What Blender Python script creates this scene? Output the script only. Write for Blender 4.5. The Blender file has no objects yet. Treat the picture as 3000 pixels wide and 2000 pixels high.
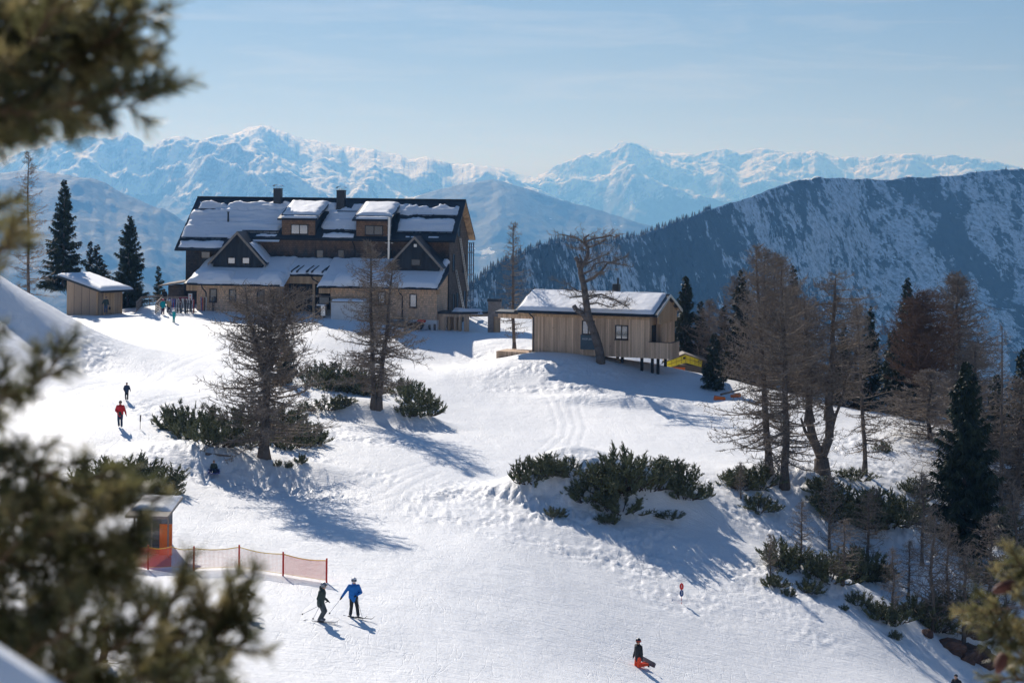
import bpy, bmesh, math, random
import numpy as np
from mathutils import Vector, Matrix
R = math.radians
SC = bpy.context.scene
COL = SC.collection
# ------------------------------------------------------------------ camera
F, CX, HV = 4573.0, 1176.0, 430.0          # focal length and optical axis in units of a 2352 wide picture
RC, RS = math.cos(R(0.6)), math.sin(R(0.6))
cam = bpy.data.objects.new('camera', bpy.data.cameras.new('camera'))
COL.objects.link(cam)
cam.matrix_world = Matrix(((RC, -RS, 0, 0), (0, 0, -1, 0), (RS, RC, 0, 0), (0, 0, 0, 1)))
cam.data.lens = 70.0
cam.data.sensor_width = 36.0
cam.data.shift_y = -(784 - HV) / 2352.0
cam.data.clip_start = 0.2
cam.data.clip_end = 90000
cam.data.dof.use_dof = True
cam.data.dof.focus_distance = 135
cam.data.dof.aperture_fstop = 4.3
SC.camera = cam
# ------------------------------------------------------------------ sky, sun, exposure
SUN_EL, SUN_AZ = 32.5, -21.5
world = bpy.data.worlds.new('World')
SC.world = world
world.use_nodes = True
wn, wl = world.node_tree.nodes, world.node_tree.links
sky = wn.new('ShaderNodeTexSky')
sky.sky_type = 'NISHITA'
sky.sun_disc = False
sky.sun_elevation = R(SUN_EL)
sky.sun_rotation = R(SUN_AZ)
sky.altitude = 1900
sky.air_density = 1.0
sky.dust_density = 0.6
sky.ozone_density = 1.6
wbg = wn['Background']
wbg.inputs['Strength'].default_value = 0.064
# thin cirrus streaks
tc = wn.new('ShaderNodeTexCoord')
mp = wn.new('ShaderNodeMapping')
mp.inputs['Scale'].default_value = (6.0, 6.0, 60.0)
mp.inputs['Rotation'].default_value = (0, R(-3), 0)
mp.inputs['Location'].default_value = (1.7, 0.4, 0.6)
wl.new(tc.outputs['Generated'], mp.inputs['Vector'])
nz = wn.new('ShaderNodeTexNoise')
nz.inputs['Scale'].default_value = 1.3
nz.inputs['Detail'].default_value = 7
nz.inputs['Roughness'].default_value = 0.62
nz.inputs['Distortion'].default_value = 0.6
wl.new(mp.outputs[0], nz.inputs['Vector'])
rp = wn.new('ShaderNodeMapRange')
rp.inputs['From Min'].default_value = 0.50
rp.inputs['From Max'].default_value = 0.80
rp.inputs['To Max'].default_value = 0.42
wl.new(nz.outputs['Fac'], rp.inputs['Value'])
mx = wn.new('ShaderNodeMixRGB')
mx.inputs['Color2'].default_value = (10.5, 10.9, 11.2, 1)
wl.new(rp.outputs[0], mx.inputs['Fac'])
tint = wn.new('ShaderNodeMixRGB')
tint.blend_type = 'MULTIPLY'
tint.inputs['Fac'].default_value = 1
sepz = wn.new('ShaderNodeSeparateXYZ')
wl.new(tc.outputs['Generated'], sepz.inputs[0])
trp = wn.new('ShaderNodeValToRGB')
trp.color_ramp.elements[0].position = 0.06
trp.color_ramp.elements[0].color = (0.56, 0.57, 0.54, 1)
trp.color_ramp.elements[1].position = 0.45
trp.color_ramp.elements[1].color = (0.52, 0.92, 1.06, 1)
wl.new(sepz.outputs['Z'], trp.inputs[0])
tsc = wn.new('ShaderNodeMixRGB'); tsc.blend_type = 'MULTIPLY'; tsc.inputs['Fac'].default_value = 1
tsc.inputs['Color2'].default_value = (1.12, 1.12, 1.35, 1)
wl.new(trp.outputs[0], tsc.inputs['Color1'])
wl.new(tsc.outputs[0], tint.inputs['Color2'])
wl.new(sky.outputs[0], tint.inputs['Color1'])
wl.new(tint.outputs[0], mx.inputs['Color1'])
wl.new(mx.outputs[0], wbg.inputs['Color'])
sl = bpy.data.lights.new('sun', 'SUN')
sl.energy = 5.0
sl.angle = R(0.5)
sl.color = (1.0, 0.965, 0.93)
sun = bpy.data.objects.new('sun', sl)
COL.objects.link(sun)
sdir = Vector((math.sin(R(SUN_AZ)) * math.cos(R(SUN_EL)), math.cos(R(SUN_AZ)) * math.cos(R(SUN_EL)), math.sin(R(SUN_EL))))
sun.rotation_euler = sdir.to_track_quat('Z', 'Y').to_euler()
SC.view_settings.view_transform = 'Standard'
SC.view_settings.look = 'None'
SC.view_settings.exposure = 0.06
SC.view_settings.gamma = 1.0
SC.render.engine = 'CYCLES'
SC.cycles.use_denoising = True
SC.cycles.max_bounces = 6
SC.cycles.diffuse_bounces = 3
SC.cycles.glossy_bounces = 2
SC.cycles.transmission_bounces = 4
SC.cycles.transparent_max_bounces = 6
SC.cycles.volume_bounces = 0
# ------------------------------------------------------------------ helpers
def uv2pq(u, v):
    a = (u - CX) / F; b = (HV - v) / F
    return a * RC - b * RS, a * RS + b * RC
def at(u, v, Y):
    p, q = uv2pq(u, v)
    return Vector((p * Y, Y, q * Y))
def _h(ix, iy, s):
    h = (ix.astype(np.int64) * 374761393 + iy.astype(np.int64) * 668265263 + s * 1442695041) & 0xffffffff
    h = ((h ^ (h >> 13)) * 1274126177) & 0xffffffff
    h = (h ^ (h >> 16)) & 0xffffff
    return h / float(0xffffff)
def vnoise(x, y, s=0):
    xi = np.floor(x); yi = np.floor(y); fx = x - xi; fy = y - yi
    fx = fx * fx * fx * (fx * (fx * 6 - 15) + 10); fy = fy * fy * fy * (fy * (fy * 6 - 15) + 10)
    a = _h(xi, yi, s); b = _h(xi + 1, yi, s); c = _h(xi, yi + 1, s); d = _h(xi + 1, yi + 1, s)
    return (a + (b - a) * fx) * (1 - fy) + (c + (d - c) * fx) * fy
def fbm(x, y, o=5, s=0, g=0.5):
    t = 0; a = 1; n = 0
    for i in range(o):
        t = t + a * (vnoise(x, y, s + i * 17) - 0.5); n += a; a *= g; x = x * 2.03 + 11.3; y = y * 2.03 - 7.1
    return t / n * 2
def ridged(x, y, o=6, s=0, g=0.5):
    t = 0; a = 1; n = 0; w = 1.0
    for i in range(o):
        r = 1 - np.abs(vnoise(x, y, s + i * 13) * 2 - 1); r = r * r
        t = t + a * r * w; n += a; w = np.clip(r * 1.6, 0, 1); a *= g
        x, y = x * 1.98 * 0.9 - y * 0.5, x * 0.5 + y * 1.98 * 0.9
    return t / n
def setp(o, label=None, cat=None, group=None, kind=None):
    if label: o['label'] = label
    if cat: o['category'] = cat
    if group: o['group'] = group
    if kind: o['kind'] = kind
    return o
def mesh_np(name, V, Fc, mat=None, smooth=False):
    """V (n,3), Fc (m,k) with k 3 or 4"""
    V = np.asarray(V, dtype=np.float32); Fc = np.asarray(Fc, dtype=np.int32)
    me = bpy.data.meshes.new(name); k = Fc.shape[1]
    me.vertices.add(len(V)); me.vertices.foreach_set('co', V.ravel())
    me.loops.add(Fc.size); me.loops.foreach_set('vertex_index', Fc.ravel())
    me.polygons.add(len(Fc)); me.polygons.foreach_set('loop_start', np.arange(0, Fc.size, k, dtype=np.int32))
    if smooth: me.polygons.foreach_set('use_smooth', np.ones(len(Fc), dtype=bool))
    me.update(calc_edges=True)
    if mat: me.materials.append(mat)
    return me
def link(name, me, parent=None, loc=None, rz=None):
    o = bpy.data.objects.new(name, me); COL.objects.link(o)
    if parent: o.parent = parent
    if loc is not None: o.location = loc
    if rz is not None: o.rotation_euler = (0, 0, rz)
    return o
def empty(name, loc, rz=0, label=None, cat=None, group=None):
    o = bpy.data.objects.new(name, None); COL.objects.link(o); o.location = loc; o.rotation_euler = (0, 0, rz)
    return setp(o, label, cat, group)
def grid_mesh(name, X, Y, Z, mat):
    n, m = X.shape
    V = np.stack([X, Y, Z], -1).reshape(-1, 3)
    i = np.arange(n * m).reshape(n, m)
    Fc = np.stack([i[:-1, :-1], i[:-1, 1:], i[1:, 1:], i[1:, :-1]], -1).reshape(-1, 4)
    return mesh_np(name, V, Fc, mat, True)
def tubes(segs, sides=3):
    """segs rows: x0 y0 z0 x1 y1 z1 r0 r1 -> vertices, quads (open tapered prisms)"""
    S = np.asarray(segs, dtype=np.float64).reshape(-1, 8)
    a = S[:, :3]; b = S[:, 3:6]; d = b - a
    L = np.linalg.norm(d, axis=1, keepdims=True); d = d / np.maximum(L, 1e-9)
    h = np.where(np.abs(d[:, 2:3]) < 0.9, np.array([[0, 0, 1.0]]), np.array([[1.0, 0, 0]]))
    u = np.cross(d, h); u /= np.maximum(np.linalg.norm(u, axis=1, keepdims=True), 1e-9)
    w = np.cross(d, u); n = len(S); V = np.zeros((n, 2 * sides, 3))
    for k in range(sides):
        t = 2 * math.pi * k / sides; e = u * math.cos(t) + w * math.sin(t)
        V[:, k] = a + e * S[:, 6:7]; V[:, sides + k] = b + e * S[:, 7:8]
    base = (np.arange(n) * 2 * sides)[:, None]
    fs = [base + np.array([[k, (k + 1) % sides, sides + (k + 1) % sides, sides + k]]) for k in range(sides)]
    if sides >= 4:
        for k in range(1, sides - 2, 2):
            fs.append(base + np.array([[0, k + 2 if k + 2 < sides else k + 1, k + 1, k]]))
            fs.append(base + sides + np.array([[0, k, k + 1, k + 2 if k + 2 < sides else k + 1]]))
    return V.reshape(-1, 3), np.concatenate(fs, 0)
def blades(segs):
    """flat tapered strips (one quad each), rows as tubes()"""
    S = np.asarray(segs, dtype=np.float64).reshape(-1, 8)
    a = S[:, :3]; b = S[:, 3:6]; d = b - a
    rnd = np.random.RandomState(len(S) % 9973).normal(size=d.shape)
    u = np.cross(d, rnd); u /= np.maximum(np.linalg.norm(u, axis=1, keepdims=True), 1e-9)
    V = np.stack([a - u * S[:, 6:7], a + u * S[:, 6:7], b + u * S[:, 7:8], b - u * S[:, 7:8]], 1)
    base = (np.arange(len(S)) * 4)[:, None]
    return V.reshape(-1, 3), base + np.array([[0, 1, 2, 3]])
def merge(parts):
    Vs, Fs, o = [], [], 0
    for V, Fc in parts:
        Vs.append(V); Fs.append(Fc + o); o += len(V)
    return np.concatenate(Vs), np.concatenate(Fs)
# ------------------------------------------------------------------ materials
def mat(name, col=(0.5, 0.5, 0.5), rough=0.7, metal=0.0, spec=0.4):
    m = bpy.data.materials.new(name); m.use_nodes = True
    b = m.node_tree.nodes['Principled BSDF']
    b.inputs['Base Color'].default_value = (*col, 1)
    b.inputs['Roughness'].default_value = rough
    b.inputs['Metallic'].default_value = metal
    b.inputs['Specular IOR Level'].default_value = spec
    return m
class NT:
    def __init__(s, m): s.t = m.node_tree; s.b = s.t.nodes['Principled BSDF']; s.tc = s.t.nodes.new('ShaderNodeTexCoord')
    def n(s, k, **kw):
        x = s.t.nodes.new('ShaderNode' + k)
        for a, b in kw.items(): setattr(x, a, b)
        return x
    def l(s, a, b): s.t.links.new(a, b)
    def mapping(s, scale=(1, 1, 1), rot=(0, 0, 0), src='Object'):
        m = s.n('Mapping'); m.inputs['Scale'].default_value = scale; m.inputs['Rotation'].default_value = rot
        s.l(s.tc.outputs[src], m.inputs['Vector']); return m.outputs[0]
    def noise(s, vec, scale=1.0, det=5, rough=0.55, dist=0.0):
        x = s.n('TexNoise'); x.inputs['Scale'].default_value = scale; x.inputs['Detail'].default_value = det
        x.inputs['Roughness'].default_value = rough; x.inputs['Distortion'].default_value = dist
        s.l(vec, x.inputs['Vector']); return x.outputs['Fac']
    def ramp(s, fac, stops):
        r = s.n('ValToRGB'); e = r.color_ramp.elements
        while len(e) < len(stops): e.new(0.5)
        for k, (p, c) in enumerate(stops):
            e[k].position = p; e[k].color = (*c, 1) if len(c) == 3 else c
        s.l(fac, r.inputs['Fac']); return r.outputs['Color']
    def rng(s, v, a, b, c=0.0, d=1.0):
        r = s.n('MapRange'); r.inputs['From Min'].default_value = a; r.inputs['From Max'].default_value = b
        r.inputs['To Min'].default_value = c; r.inputs['To Max'].default_value = d
        s.l(v, r.inputs['Value']); return r.outputs[0]
    def math(s, op, a, b=None):
        r = s.n('Math', operation=op)
        for k, x in enumerate((a, b)):
            if x is None: continue
            if isinstance(x, (int, float)): r.inputs[k].default_value = x
            else: s.l(x, r.inputs[k])
        return r.outputs[0]
    def mix(s, f, a, b, blend='MIX'):
        r = s.n('MixRGB', blend_type=blend)
        for k, x in zip(('Fac', 'Color1', 'Color2'), (f, a, b)):
            if isinstance(x, (int, float)): r.inputs[k].default_value = x
            elif isinstance(x, tuple): r.inputs[k].default_value = (*x, 1)
            else: s.l(x, r.inputs[k])
        return r.outputs[0]
    def bump(s, h, st=0.5, dist=0.1, prev=None):
        r = s.n('Bump'); r.inputs['Strength'].default_value = st; r.inputs['Distance'].default_value = dist
        s.l(h, r.inputs['Height'])
        if prev is not None: s.l(prev, r.inputs['Normal'])
        return r.outputs[0]
    def col(s, c): s.l(c, s.b.inputs['Base Color'])
    def nor(s, c): s.l(c, s.b.inputs['Normal'])
SNOW = (0.85, 0.865, 0.88)
def varied(name, c1, c2, scale=3.0, rough=0.8, stretch=(1, 1, 1), bumpd=0.0):
    m = mat(name, c1, rough); t = NT(m)
    f = t.noise(t.mapping(stretch), scale, 5)
    t.col(t.ramp(f, [(0.3, c1), (0.7, c2)]))
    if bumpd: t.nor(t.bump(f, 0.6, bumpd))
    return m
# ------------------------------------------------------------------ near terrain: the snowy alp
CP = []
def row(v, *uy):
    for u, Y in uy: CP.append(tuple(at(u, v, Y)))
row(1568, (0, 72), (600, 78), (1176, 84), (1470, 92.5), (1800, 100), (2000, 103), (2190, 112), (2352, 119))
row(1430, (0, 81), (740, 89.5), (1176, 96.5), (1470, 104), (1800, 111), (1950, 113), (2100, 121), (2352, 129))
row(1300, (0, 93), (445, 100), (750, 103), (1176, 108), (1470, 116.5), (1700, 120), (1800, 121), (1900, 126.5), (2150, 132.5), (2352, 139))
row(1200, (0, 103), (300, 107), (600, 114.5), (900, 118), (1176, 119), (1400, 123), (1600, 126), (1800, 132.5), (2000, 138), (2352, 147))
row(1110, (0, 116), (300, 119), (600, 126), (900, 127), (1176, 132), (1450, 135), (1800, 138), (2000, 143), (2352, 153))
row(1050, (0, 125), (300, 127), (607, 132), (900, 137), (1176, 143), (1600, 147), (1900, 151), (2150, 155), (2352, 161))
row(980, (0, 132), (275, 134), (500, 143), (862, 151), (1176, 161), (1500, 163), (1900, 166), (2123, 169), (2280, 167))
row(900, (0, 146), (300, 149), (600, 160), (900, 171), (1176, 180), (1450, 178), (1660, 181), (1830, 184))
row(830, (100, 163), (300, 168), (500, 176), (700, 182), (900, 195), (1100, 199.5), (1250, 193), (1378, 187), (1500, 190))
row(856, (1540, 189), (1620, 187))
row(780, (200, 183), (400, 190), (600, 196), (800, 200), (1000, 208), (1130, 204))
row(737, (200, 206), (400, 210), (600, 213), (800, 211))
CP += [tuple(at(u, v, Y)) for u, v, Y in ((350, 702, 222), (240, 722, 217), (1100, 752, 226), (1180, 765, 221),
    (0, 626, 166), (60, 672, 173), (120, 704, 181), (0, 745, 157), (100, 790, 166), (1570, 852, 193), (1640, 872, 186), (2060, 950, 172))]
CP += [(2.3, 190.0, -15.35), (7.3, 188.2, -15.9), (12.0, 186.4, -17.4), (4.5, 196, -15.6), (12, 195, -17.5), (-45, 192, -14.5), (-58, 165, -6), (-48, 160, -8.3), (-60, 130, -8), (-60, 100, -12), (-60, 200, -14),
       (-40, 250, -17.5), (-20, 252, -17.5), (-5, 250, -21), (-30, 300, -45), (10, 252, -27), (8, 238, -17.6), (20, 222, -22),
       (14, 300, -62), (28.6, 201, -26), (33, 230, -44), (38, 190, -30), (45, 183, -32), (55, 215, -50), (19, 206, -21.5), (22, 230, -38),
       (-10, 0, -1.75), (10, 0, -1.8), (0, 10, -3.7), (-12, 10, -3.7), (12, 10, -4), (0, 25, -9.2), (0, 45, -14.8), (0, 60, -17.4),
       (-15, 45, -14.4), (18, 45, -15.6), (22, 60, -19), (40, 60, -23), (45, 90, -28), (60, 120, -36), (60, 160, -38), (80, 200, -60), (-40, 40, -11),
       (-40, 70, -13.5), (40, 20, -10), (-40, 0, -2), (80, 60, -33), (-90, 100, -8), (-90, 200, -14), (-80, 300, -50), (80, 300, -90)]
CP = np.array(CP)
def _phi(r2): return 0.5 * r2 * np.log(r2 + 1e-9)
def _fit(P, z, lam):
    n = len(P); d2 = ((P[:, None] - P[None]) ** 2).sum(-1)
    A = np.zeros((n + 3, n + 3)); A[:n, :n] = _phi(d2) + lam * np.eye(n)
    A[:n, n] = 1; A[:n, n + 1:] = P; A[n, :n] = 1; A[n + 1:, :n] = P.T
    return np.linalg.solve(A, np.concatenate([z, np.zeros(3)]))
TS = 50.0
TP = CP[:, :2] / TS
TW = _fit(TP, CP[:, 2], 0.004)
def base_z(X, Y):
    X = np.asarray(X, float); Y = np.asarray(Y, float); x = X.ravel() / TS; y = Y.ravel() / TS
    out = np.zeros_like(x); n = len(TP)
    for i in range(0, len(x), 20000):
        xx = x[i:i + 20000]; yy = y[i:i + 20000]
        d2 = (xx[:, None] - TP[None, :, 0]) ** 2 + (yy[:, None] - TP[None, :, 1]) ** 2
        out[i:i + 20000] = _phi(d2) @ TW[:n] + TW[n] + TW[n + 1] * xx + TW[n + 2] * yy
    return out.reshape(X.shape)
def bumpf(X, Y, cx, cy, rx, ry, h, rot=0, k=2.0):
    dx = X - cx; dy = Y - cy; c, s = math.cos(rot), math.sin(rot)
    a = (dx * c + dy * s) / rx; b = (-dx * s + dy * c) / ry
    return h * np.exp(-(a * a + b * b) ** k)
def pos0(u, v):   # first hit of a picture ray on the base surface
    p, q = uv2pq(u, v); Y = np.arange(55, 262, 0.1)
    z = base_z(p * Y, Y); k = np.argmax(z >= q * Y)
    return p * Y[k], Y[k]
MOUNDS = []
def mound(u, v, rx, ry, h, rot=0, k=1.6):
    x, y = pos0(u, v); MOUNDS.append((x, y, rx, ry, h, rot, k))
mound(1400, 1150, 6.4, 3.4, 3.0, 0.05, 1.6)
mound(1270, 1120, 3.2, 2.4, 0.9)
mound(1560, 1140, 3.0, 2.4, 0.8)
mound(870, 955, 4.6, 2.6, 1.3)
mound(600, 1080, 5.5, 3.0, 0.9)
mound(430, 1060, 3.6, 3.0, 0.7)
mound(1420, 925, 7.0, 1.6, 0.6, -0.3)
mound(1890, 1120, 5.5, 2.6, 0.9)
mound(2040, 1230, 5.5, 2.6, 1.2, -0.3)
mound(1960, 1370, 6.0, 2.2, 0.8, -0.5)
mound(2230, 1480, 3.4, 2.0, 1.6)
mound(2150, 1330, 3.4, 2.4, 1.0)
LUMPS = []
GRID_OK = True
def lump(u, v, rx, ry, a): 
    a *= 1.3; x, y = pos0(u, v); LUMPS.append((x, y, rx, ry, a))
lump(560, 1095, 9, 5, 0.2); lump(420, 960, 5, 5, 0.12); lump(700, 1090, 6, 5, 0.16); lump(800, 1000, 6, 5, 0.12)
lump(1250, 1180, 9, 6, 0.24); lump(1400, 1250, 10, 5, 0.16); lump(1120, 1130, 4, 5, 0.12); lump(1650, 1150, 7, 6, 0.14)
lump(1320, 870, 10, 4, 0.22); lump(1550, 920, 10, 4, 0.1); lump(1150, 820, 6, 4, 0.1); lump(2020, 1050, 14, 10, 0.14); lump(1700, 1400, 7, 5, 0.1)
lump(2050, 1250, 12, 10, 0.22); lump(1950, 1380, 9, 5, 0.14); lump(2250, 1400, 10, 9, 0.22); lump(60, 700, 8, 12, 0.1)
TRACKS = []
def track(pts, wd=0.14, dp=0.03, sp=0.25):
    q = [pos0(u, v) for u, v in pts]; r = []
    for a, b in zip(q[:-1], q[1:]): r.append(a)
    r.append(q[-1]); TRACKS.append((r, wd * .9, dp * .38, sp))
track([(1240, 890), (1275, 930), (1290, 970), (1285, 1000), (1240, 1040)], .2, .06, .4); track([(1270, 870), (1320, 930), (1335, 980), (1320, 1020), (1260, 1060), (1180, 1100)], .2, .06, .4)
track([(700, 800), (620, 850), (480, 900), (330, 930), (200, 960)], .25, .05, .5); track([(560, 760), (420, 830), (260, 880), (60, 930)], .25, .05, .5)
track([(1060, 1100), (1000, 1150), (960, 1200)], .2, .04, .4)
track([(1000, 1080), (900, 1130), (800, 1160), (700, 1200)], .22, .06, .5); track([(1010, 1060), (900, 1090), (800, 1130), (650, 1150)], .22, .05, .5)
track([(1500, 1420), (1620, 1455), (1740, 1510), (1820, 1560)]); track([(1400, 1400), (1560, 1460), (1700, 1530)]); track([(1700, 1420), (1800, 1480), (1900, 1560)]); track([(900, 1450), (1080, 1480), (1300, 1530)]); track([(1290, 1450), (1400, 1480), (1520, 1560)])
track([(400, 745), (520, 775), (600, 830), (660, 850)], .2, .04, .4)
def detail_z(X, Y):
    z = np.zeros_like(X)
    for m in MOUNDS: z += bumpf(X, Y, *m)
    msk = np.zeros_like(X)
    for (x, y, rx, ry, a) in LUMPS: msk = np.maximum(msk, a * np.clip(1.35 - ((X - x) / rx) ** 2 - ((Y - y) / ry) ** 2, 0, 1))
    n1 = fbm(X * 2.6, Y * 1.9, 4, 5, 0.6); n2 = ridged(X * 1.9 + n1 * 0.4, Y * 1.3, 3, 9)
    msk = msk * np.clip(0.75 + 1.5 * fbm(X / 3.5, Y / 3.5, 3, 61), 0.08, 1.4); z += msk * (n1 * 0.7 + (n2 - 0.4) * 0.6 + 0.5 * fbm(X * 0.8, Y * 0.7, 3, 63))
    for pts, wd, dp, sp in TRACKS:
        for off in (-sp, sp):
            for (xa, ya), (xb, yb) in zip(pts[:-1], pts[1:]):
                dx, dy = xb - xa, yb - ya; L = math.hypot(dx, dy); nx, ny = -dy / L, dx / L
                xo, yo = xa + nx * off, ya + ny * off
                m_ = (X > min(xa, xb) - 3) & (X < max(xa, xb) + 3) & (Y > min(ya, yb) - 3) & (Y < max(ya, yb) + 3)
                if not m_.any(): continue
                x_, y_ = X[m_] - xo, Y[m_] - yo; t_ = np.clip((x_ * dx + y_ * dy) / (L * L), 0, 1); d_ = np.hypot(x_ - t_ * dx, y_ - t_ * dy)
                z[m_] -= dp * np.exp(-(d_ / wd) ** 2)
    z += 0.25 * fbm(X / 14, Y / 14, 3, 31) + 0.045 * fbm(X * 0.5, Y * 0.22, 3, 77)
    return z
def gz(X, Y):
    X = np.atleast_1d(np.asarray(X, float)); Y = np.atleast_1d(np.asarray(Y, float))
    return base_z(X, Y) + detail_z(X, Y)
def ground(u, v):
    """world point where the picture ray meets the snow"""
    p, q = uv2pq(u, v); Y = np.arange(55, 262, 0.08)
    z = gz(p * Y, Y); g = z - q * Y; k = int(np.argmax(g >= 0)) if (g >= 0).any() else int(np.argmax(g + (Y < 110) * -99))
    return Vector((p * Y[k], Y[k], z[k]))
def on(X, Y): return Vector((X, Y, float(gz(X, Y)[0])))
def beyond(u, Y):
    p, _ = uv2pq(u, 700); return on(p * Y, Y)

def snow_mat():
    m = mat('snow', SNOW, 0.55, 0, 0.25); t = NT(m)
    ob = t.mapping()
    big = t.noise(ob, 0.09, 4)
    # packed piste: fine streaks that follow the run, broken by cross tracks
    wv = t.n('Vector' + 'Math', operation='ADD') if False else None
    s1 = t.noise(t.mapping((2.6, 0.35, 1), (0, 0, R(-35))), 1.0, 5, 0.6, 1.5)
    s2 = t.noise(t.mapping((0.22, 3.4, 1), (0, 0, R(-9))), 1.0, 6, 0.65, 0.8)
    gr = t.noise(ob, 5.0, 4, 0.7)
    ch = t.noise(ob, 1.7, 5, 0.6, 0.3)
    h = t.math('ADD', t.math('MULTIPLY', s1, 0.16), t.math('MULTIPLY', s2, 0.62))
    h = t.math('ADD', h, t.math('MULTIPLY', gr, 0.36))
    h = t.math('ADD', h, t.math('MULTIPLY', ch, 0.35))
    def lines(vec, w_, seed_):
        n_ = t.noise(vec, 1.0, 3, 0.5, 0.4); return t.rng(t.math('ABSOLUTE', t.math('SUBTRACT', n_, 0.5)), 0.0, w_, 1, 0)
    la = lines(t.mapping((0.16, 1.5, 1), (0, 0, R(-12))), 0.022, 1); lb = lines(t.mapping((1.3, 0.20, 1), (0, 0, R(-38))), 0.02, 2); lc = lines(t.mapping((0.22, 1.7, 1), (0, 0, R(32))), 0.016, 3)
    pm = t.rng(t.noise(ob, 0.12, 4), 0.40, 0.60); ln_ = t.math('ADD', la, t.math('ADD', t.math('MULTIPLY', lb, pm), t.math('MULTIPLY', lc, 0.6)))
    h = t.math('SUBTRACT', h, t.math('MULTIPLY', ln_, 0.11))
    cr = t.noise(ob, 1.1, 6, 0.68); h = t.math('ADD', h, t.math('MULTIPLY', cr, 0.55))
    t.nor(t.bump(h, 0.85, 0.13))
    base = t.ramp(big, [(0.3, (0.84, 0.85, 0.86)), (0.7, (0.90, 0.905, 0.91))])
    t.col(t.mix(t.math('MULTIPLY', t.rng(t.noise(t.mapping((0.5, 2.2, 1), (0, 0, R(-10))), 0.9, 7, 0.75), 0.45, 0.75), 0.35), base, (0.66, 0.68, 0.70)))
    return m
M_SNOW = snow_mat()
M_SNOWR = mat('roof_snow', (0.86, 0.875, 0.90), 0.6, 0, 0.2)
_t = NT(M_SNOWR); _t.nor(_t.bump(_t.noise(_t.mapping(), 1.2, 5), 0.5, 0.1))
ys = np.concatenate([np.linspace(0.5, 60, 60), np.linspace(60.3, 250, 720), np.linspace(252, 420, 50)])
ps = np.concatenate([np.linspace(-0.9, -0.30, 50), np.linspace(-0.2985, 0.2985, 760), np.linspace(0.30, 0.9, 50)])
PG, YG = np.meshgrid(ps, ys)
XG = PG * YG
# widen the strip close to the camera
XG = XG + np.sign(PG) * np.clip(np.abs(PG) - 0.3, 0, 1) * 60
ZG = base_z(XG, YG) + detail_z(XG, YG)
far = np.clip((YG - 258) / 160, 0, 1); ZG = ZG * (1 - far) + (-170 - 40 * fbm(XG / 60, YG / 60, 3, 3)) * far
side = np.clip((np.abs(XG) - 75) / 120, 0, 1); ZG = ZG - side * side * 60
ZG = np.minimum(ZG, np.where(YG < 12, -1.6 - 0.02 * YG, 50))
terrain = setp(link('snow_ground', grid_mesh('snow_ground', XG, YG, ZG, M_SNOW)), kind='structure')
# ------------------------------------------------------------------ mountains
def interp_prof(P):
    us = np.array([a for a, b in P], float); vs = np.array([b for a, b in P], float)
    pq = [uv2pq(a, b) for a, b in P]; pp = np.array([x[0] for x in pq]); qq = np.array([x[1] for x in pq])
    return lambda p: np.interp(p, pp, qq)
def range_mesh(name, prof, ycrest, yfront, yback, zfoot, nspur, amp, seed, material, p0=-0.5, p1=0.5, nu=1100, nv=260, rough=1.0, lean=0.0, fine=1.0, power=1.0, soft=0.0):
    pf = interp_prof(prof)
    p = np.linspace(p0, p1, nu); t = np.concatenate([np.linspace(0, 1, int(nv * 0.86)), np.linspace(1.02, 1.45, nv - int(nv * 0.86))])
    PP, T = np.meshgrid(p, t)
    yc = ycrest(p)[None]; yf = yfront(p)[None]
    Y = np.where(T <= 1, yf + (yc - yf) * T, yc + (yback - yc) * (T - 1) / 0.45)
    X = PP * Y
    zc = pf(p)[None] * yc
    k = np.ones(31) / 31
    prof_s = np.convolve(np.pad(pf(p), 15, mode='edge'), k, 'valid')[None] * yc
    up = np.clip(T, 0, 1) ** power
    Z = zfoot + (prof_s - zfoot) * up
    Z = np.where(T > 1, prof_s - (prof_s - zfoot) * (T - 1) * 1.6, Z)
    sp = nspur
    wx = fbm(X / sp, Y / sp, 3, seed) * sp * 0.45; wy = fbm(X / sp + 9, Y / sp, 3, seed + 5) * sp * 0.6
    r = ridged((X + wx + lean * Y) / sp, (Y + wy) / (sp * 2.6), 8, seed + 9, 0.49)
    env = np.clip(1.15 - T, 0.12, 1) ** 0.6 * np.clip(T * 3 + 0.2, 0, 1)
    env = np.where(T > 1, 0.3, env) * (1 - soft * np.clip((T - 0.8) / 0.2, 0, 1))
    Z = Z + (r - 0.45) * amp * env * 1.9
    Z = Z + fbm(X / (sp * 0.22), Y / (sp * 0.22), 6, seed + 40, 0.6) * amp * 0.14 * rough
    if fine: Z = Z + (ridged(X / (sp * 0.13), Y / (sp * 0.13), 4, seed + 70) - 0.4) * amp * 0.12 * fine
    Q = Z / Y; qm = Q.max(0); kk = np.ones(41) / 41
    qs = np.convolve(np.pad(qm, 20, mode='edge'), kk, 'valid')
    w = np.clip((T - 0.25) / 0.6, 0, 1); w = w * w * (3 - 2 * w)
    Z = Z + (pf(p) - qs)[None] * Y * w
    Q = (Z / Y).max(0)
    Z = Z + ((pf(p) - Q) * 0.5)[None] * Y * w
    return link(name, grid_mesh(name, X, Y, Z, material)), (X, Y, Z)
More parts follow.
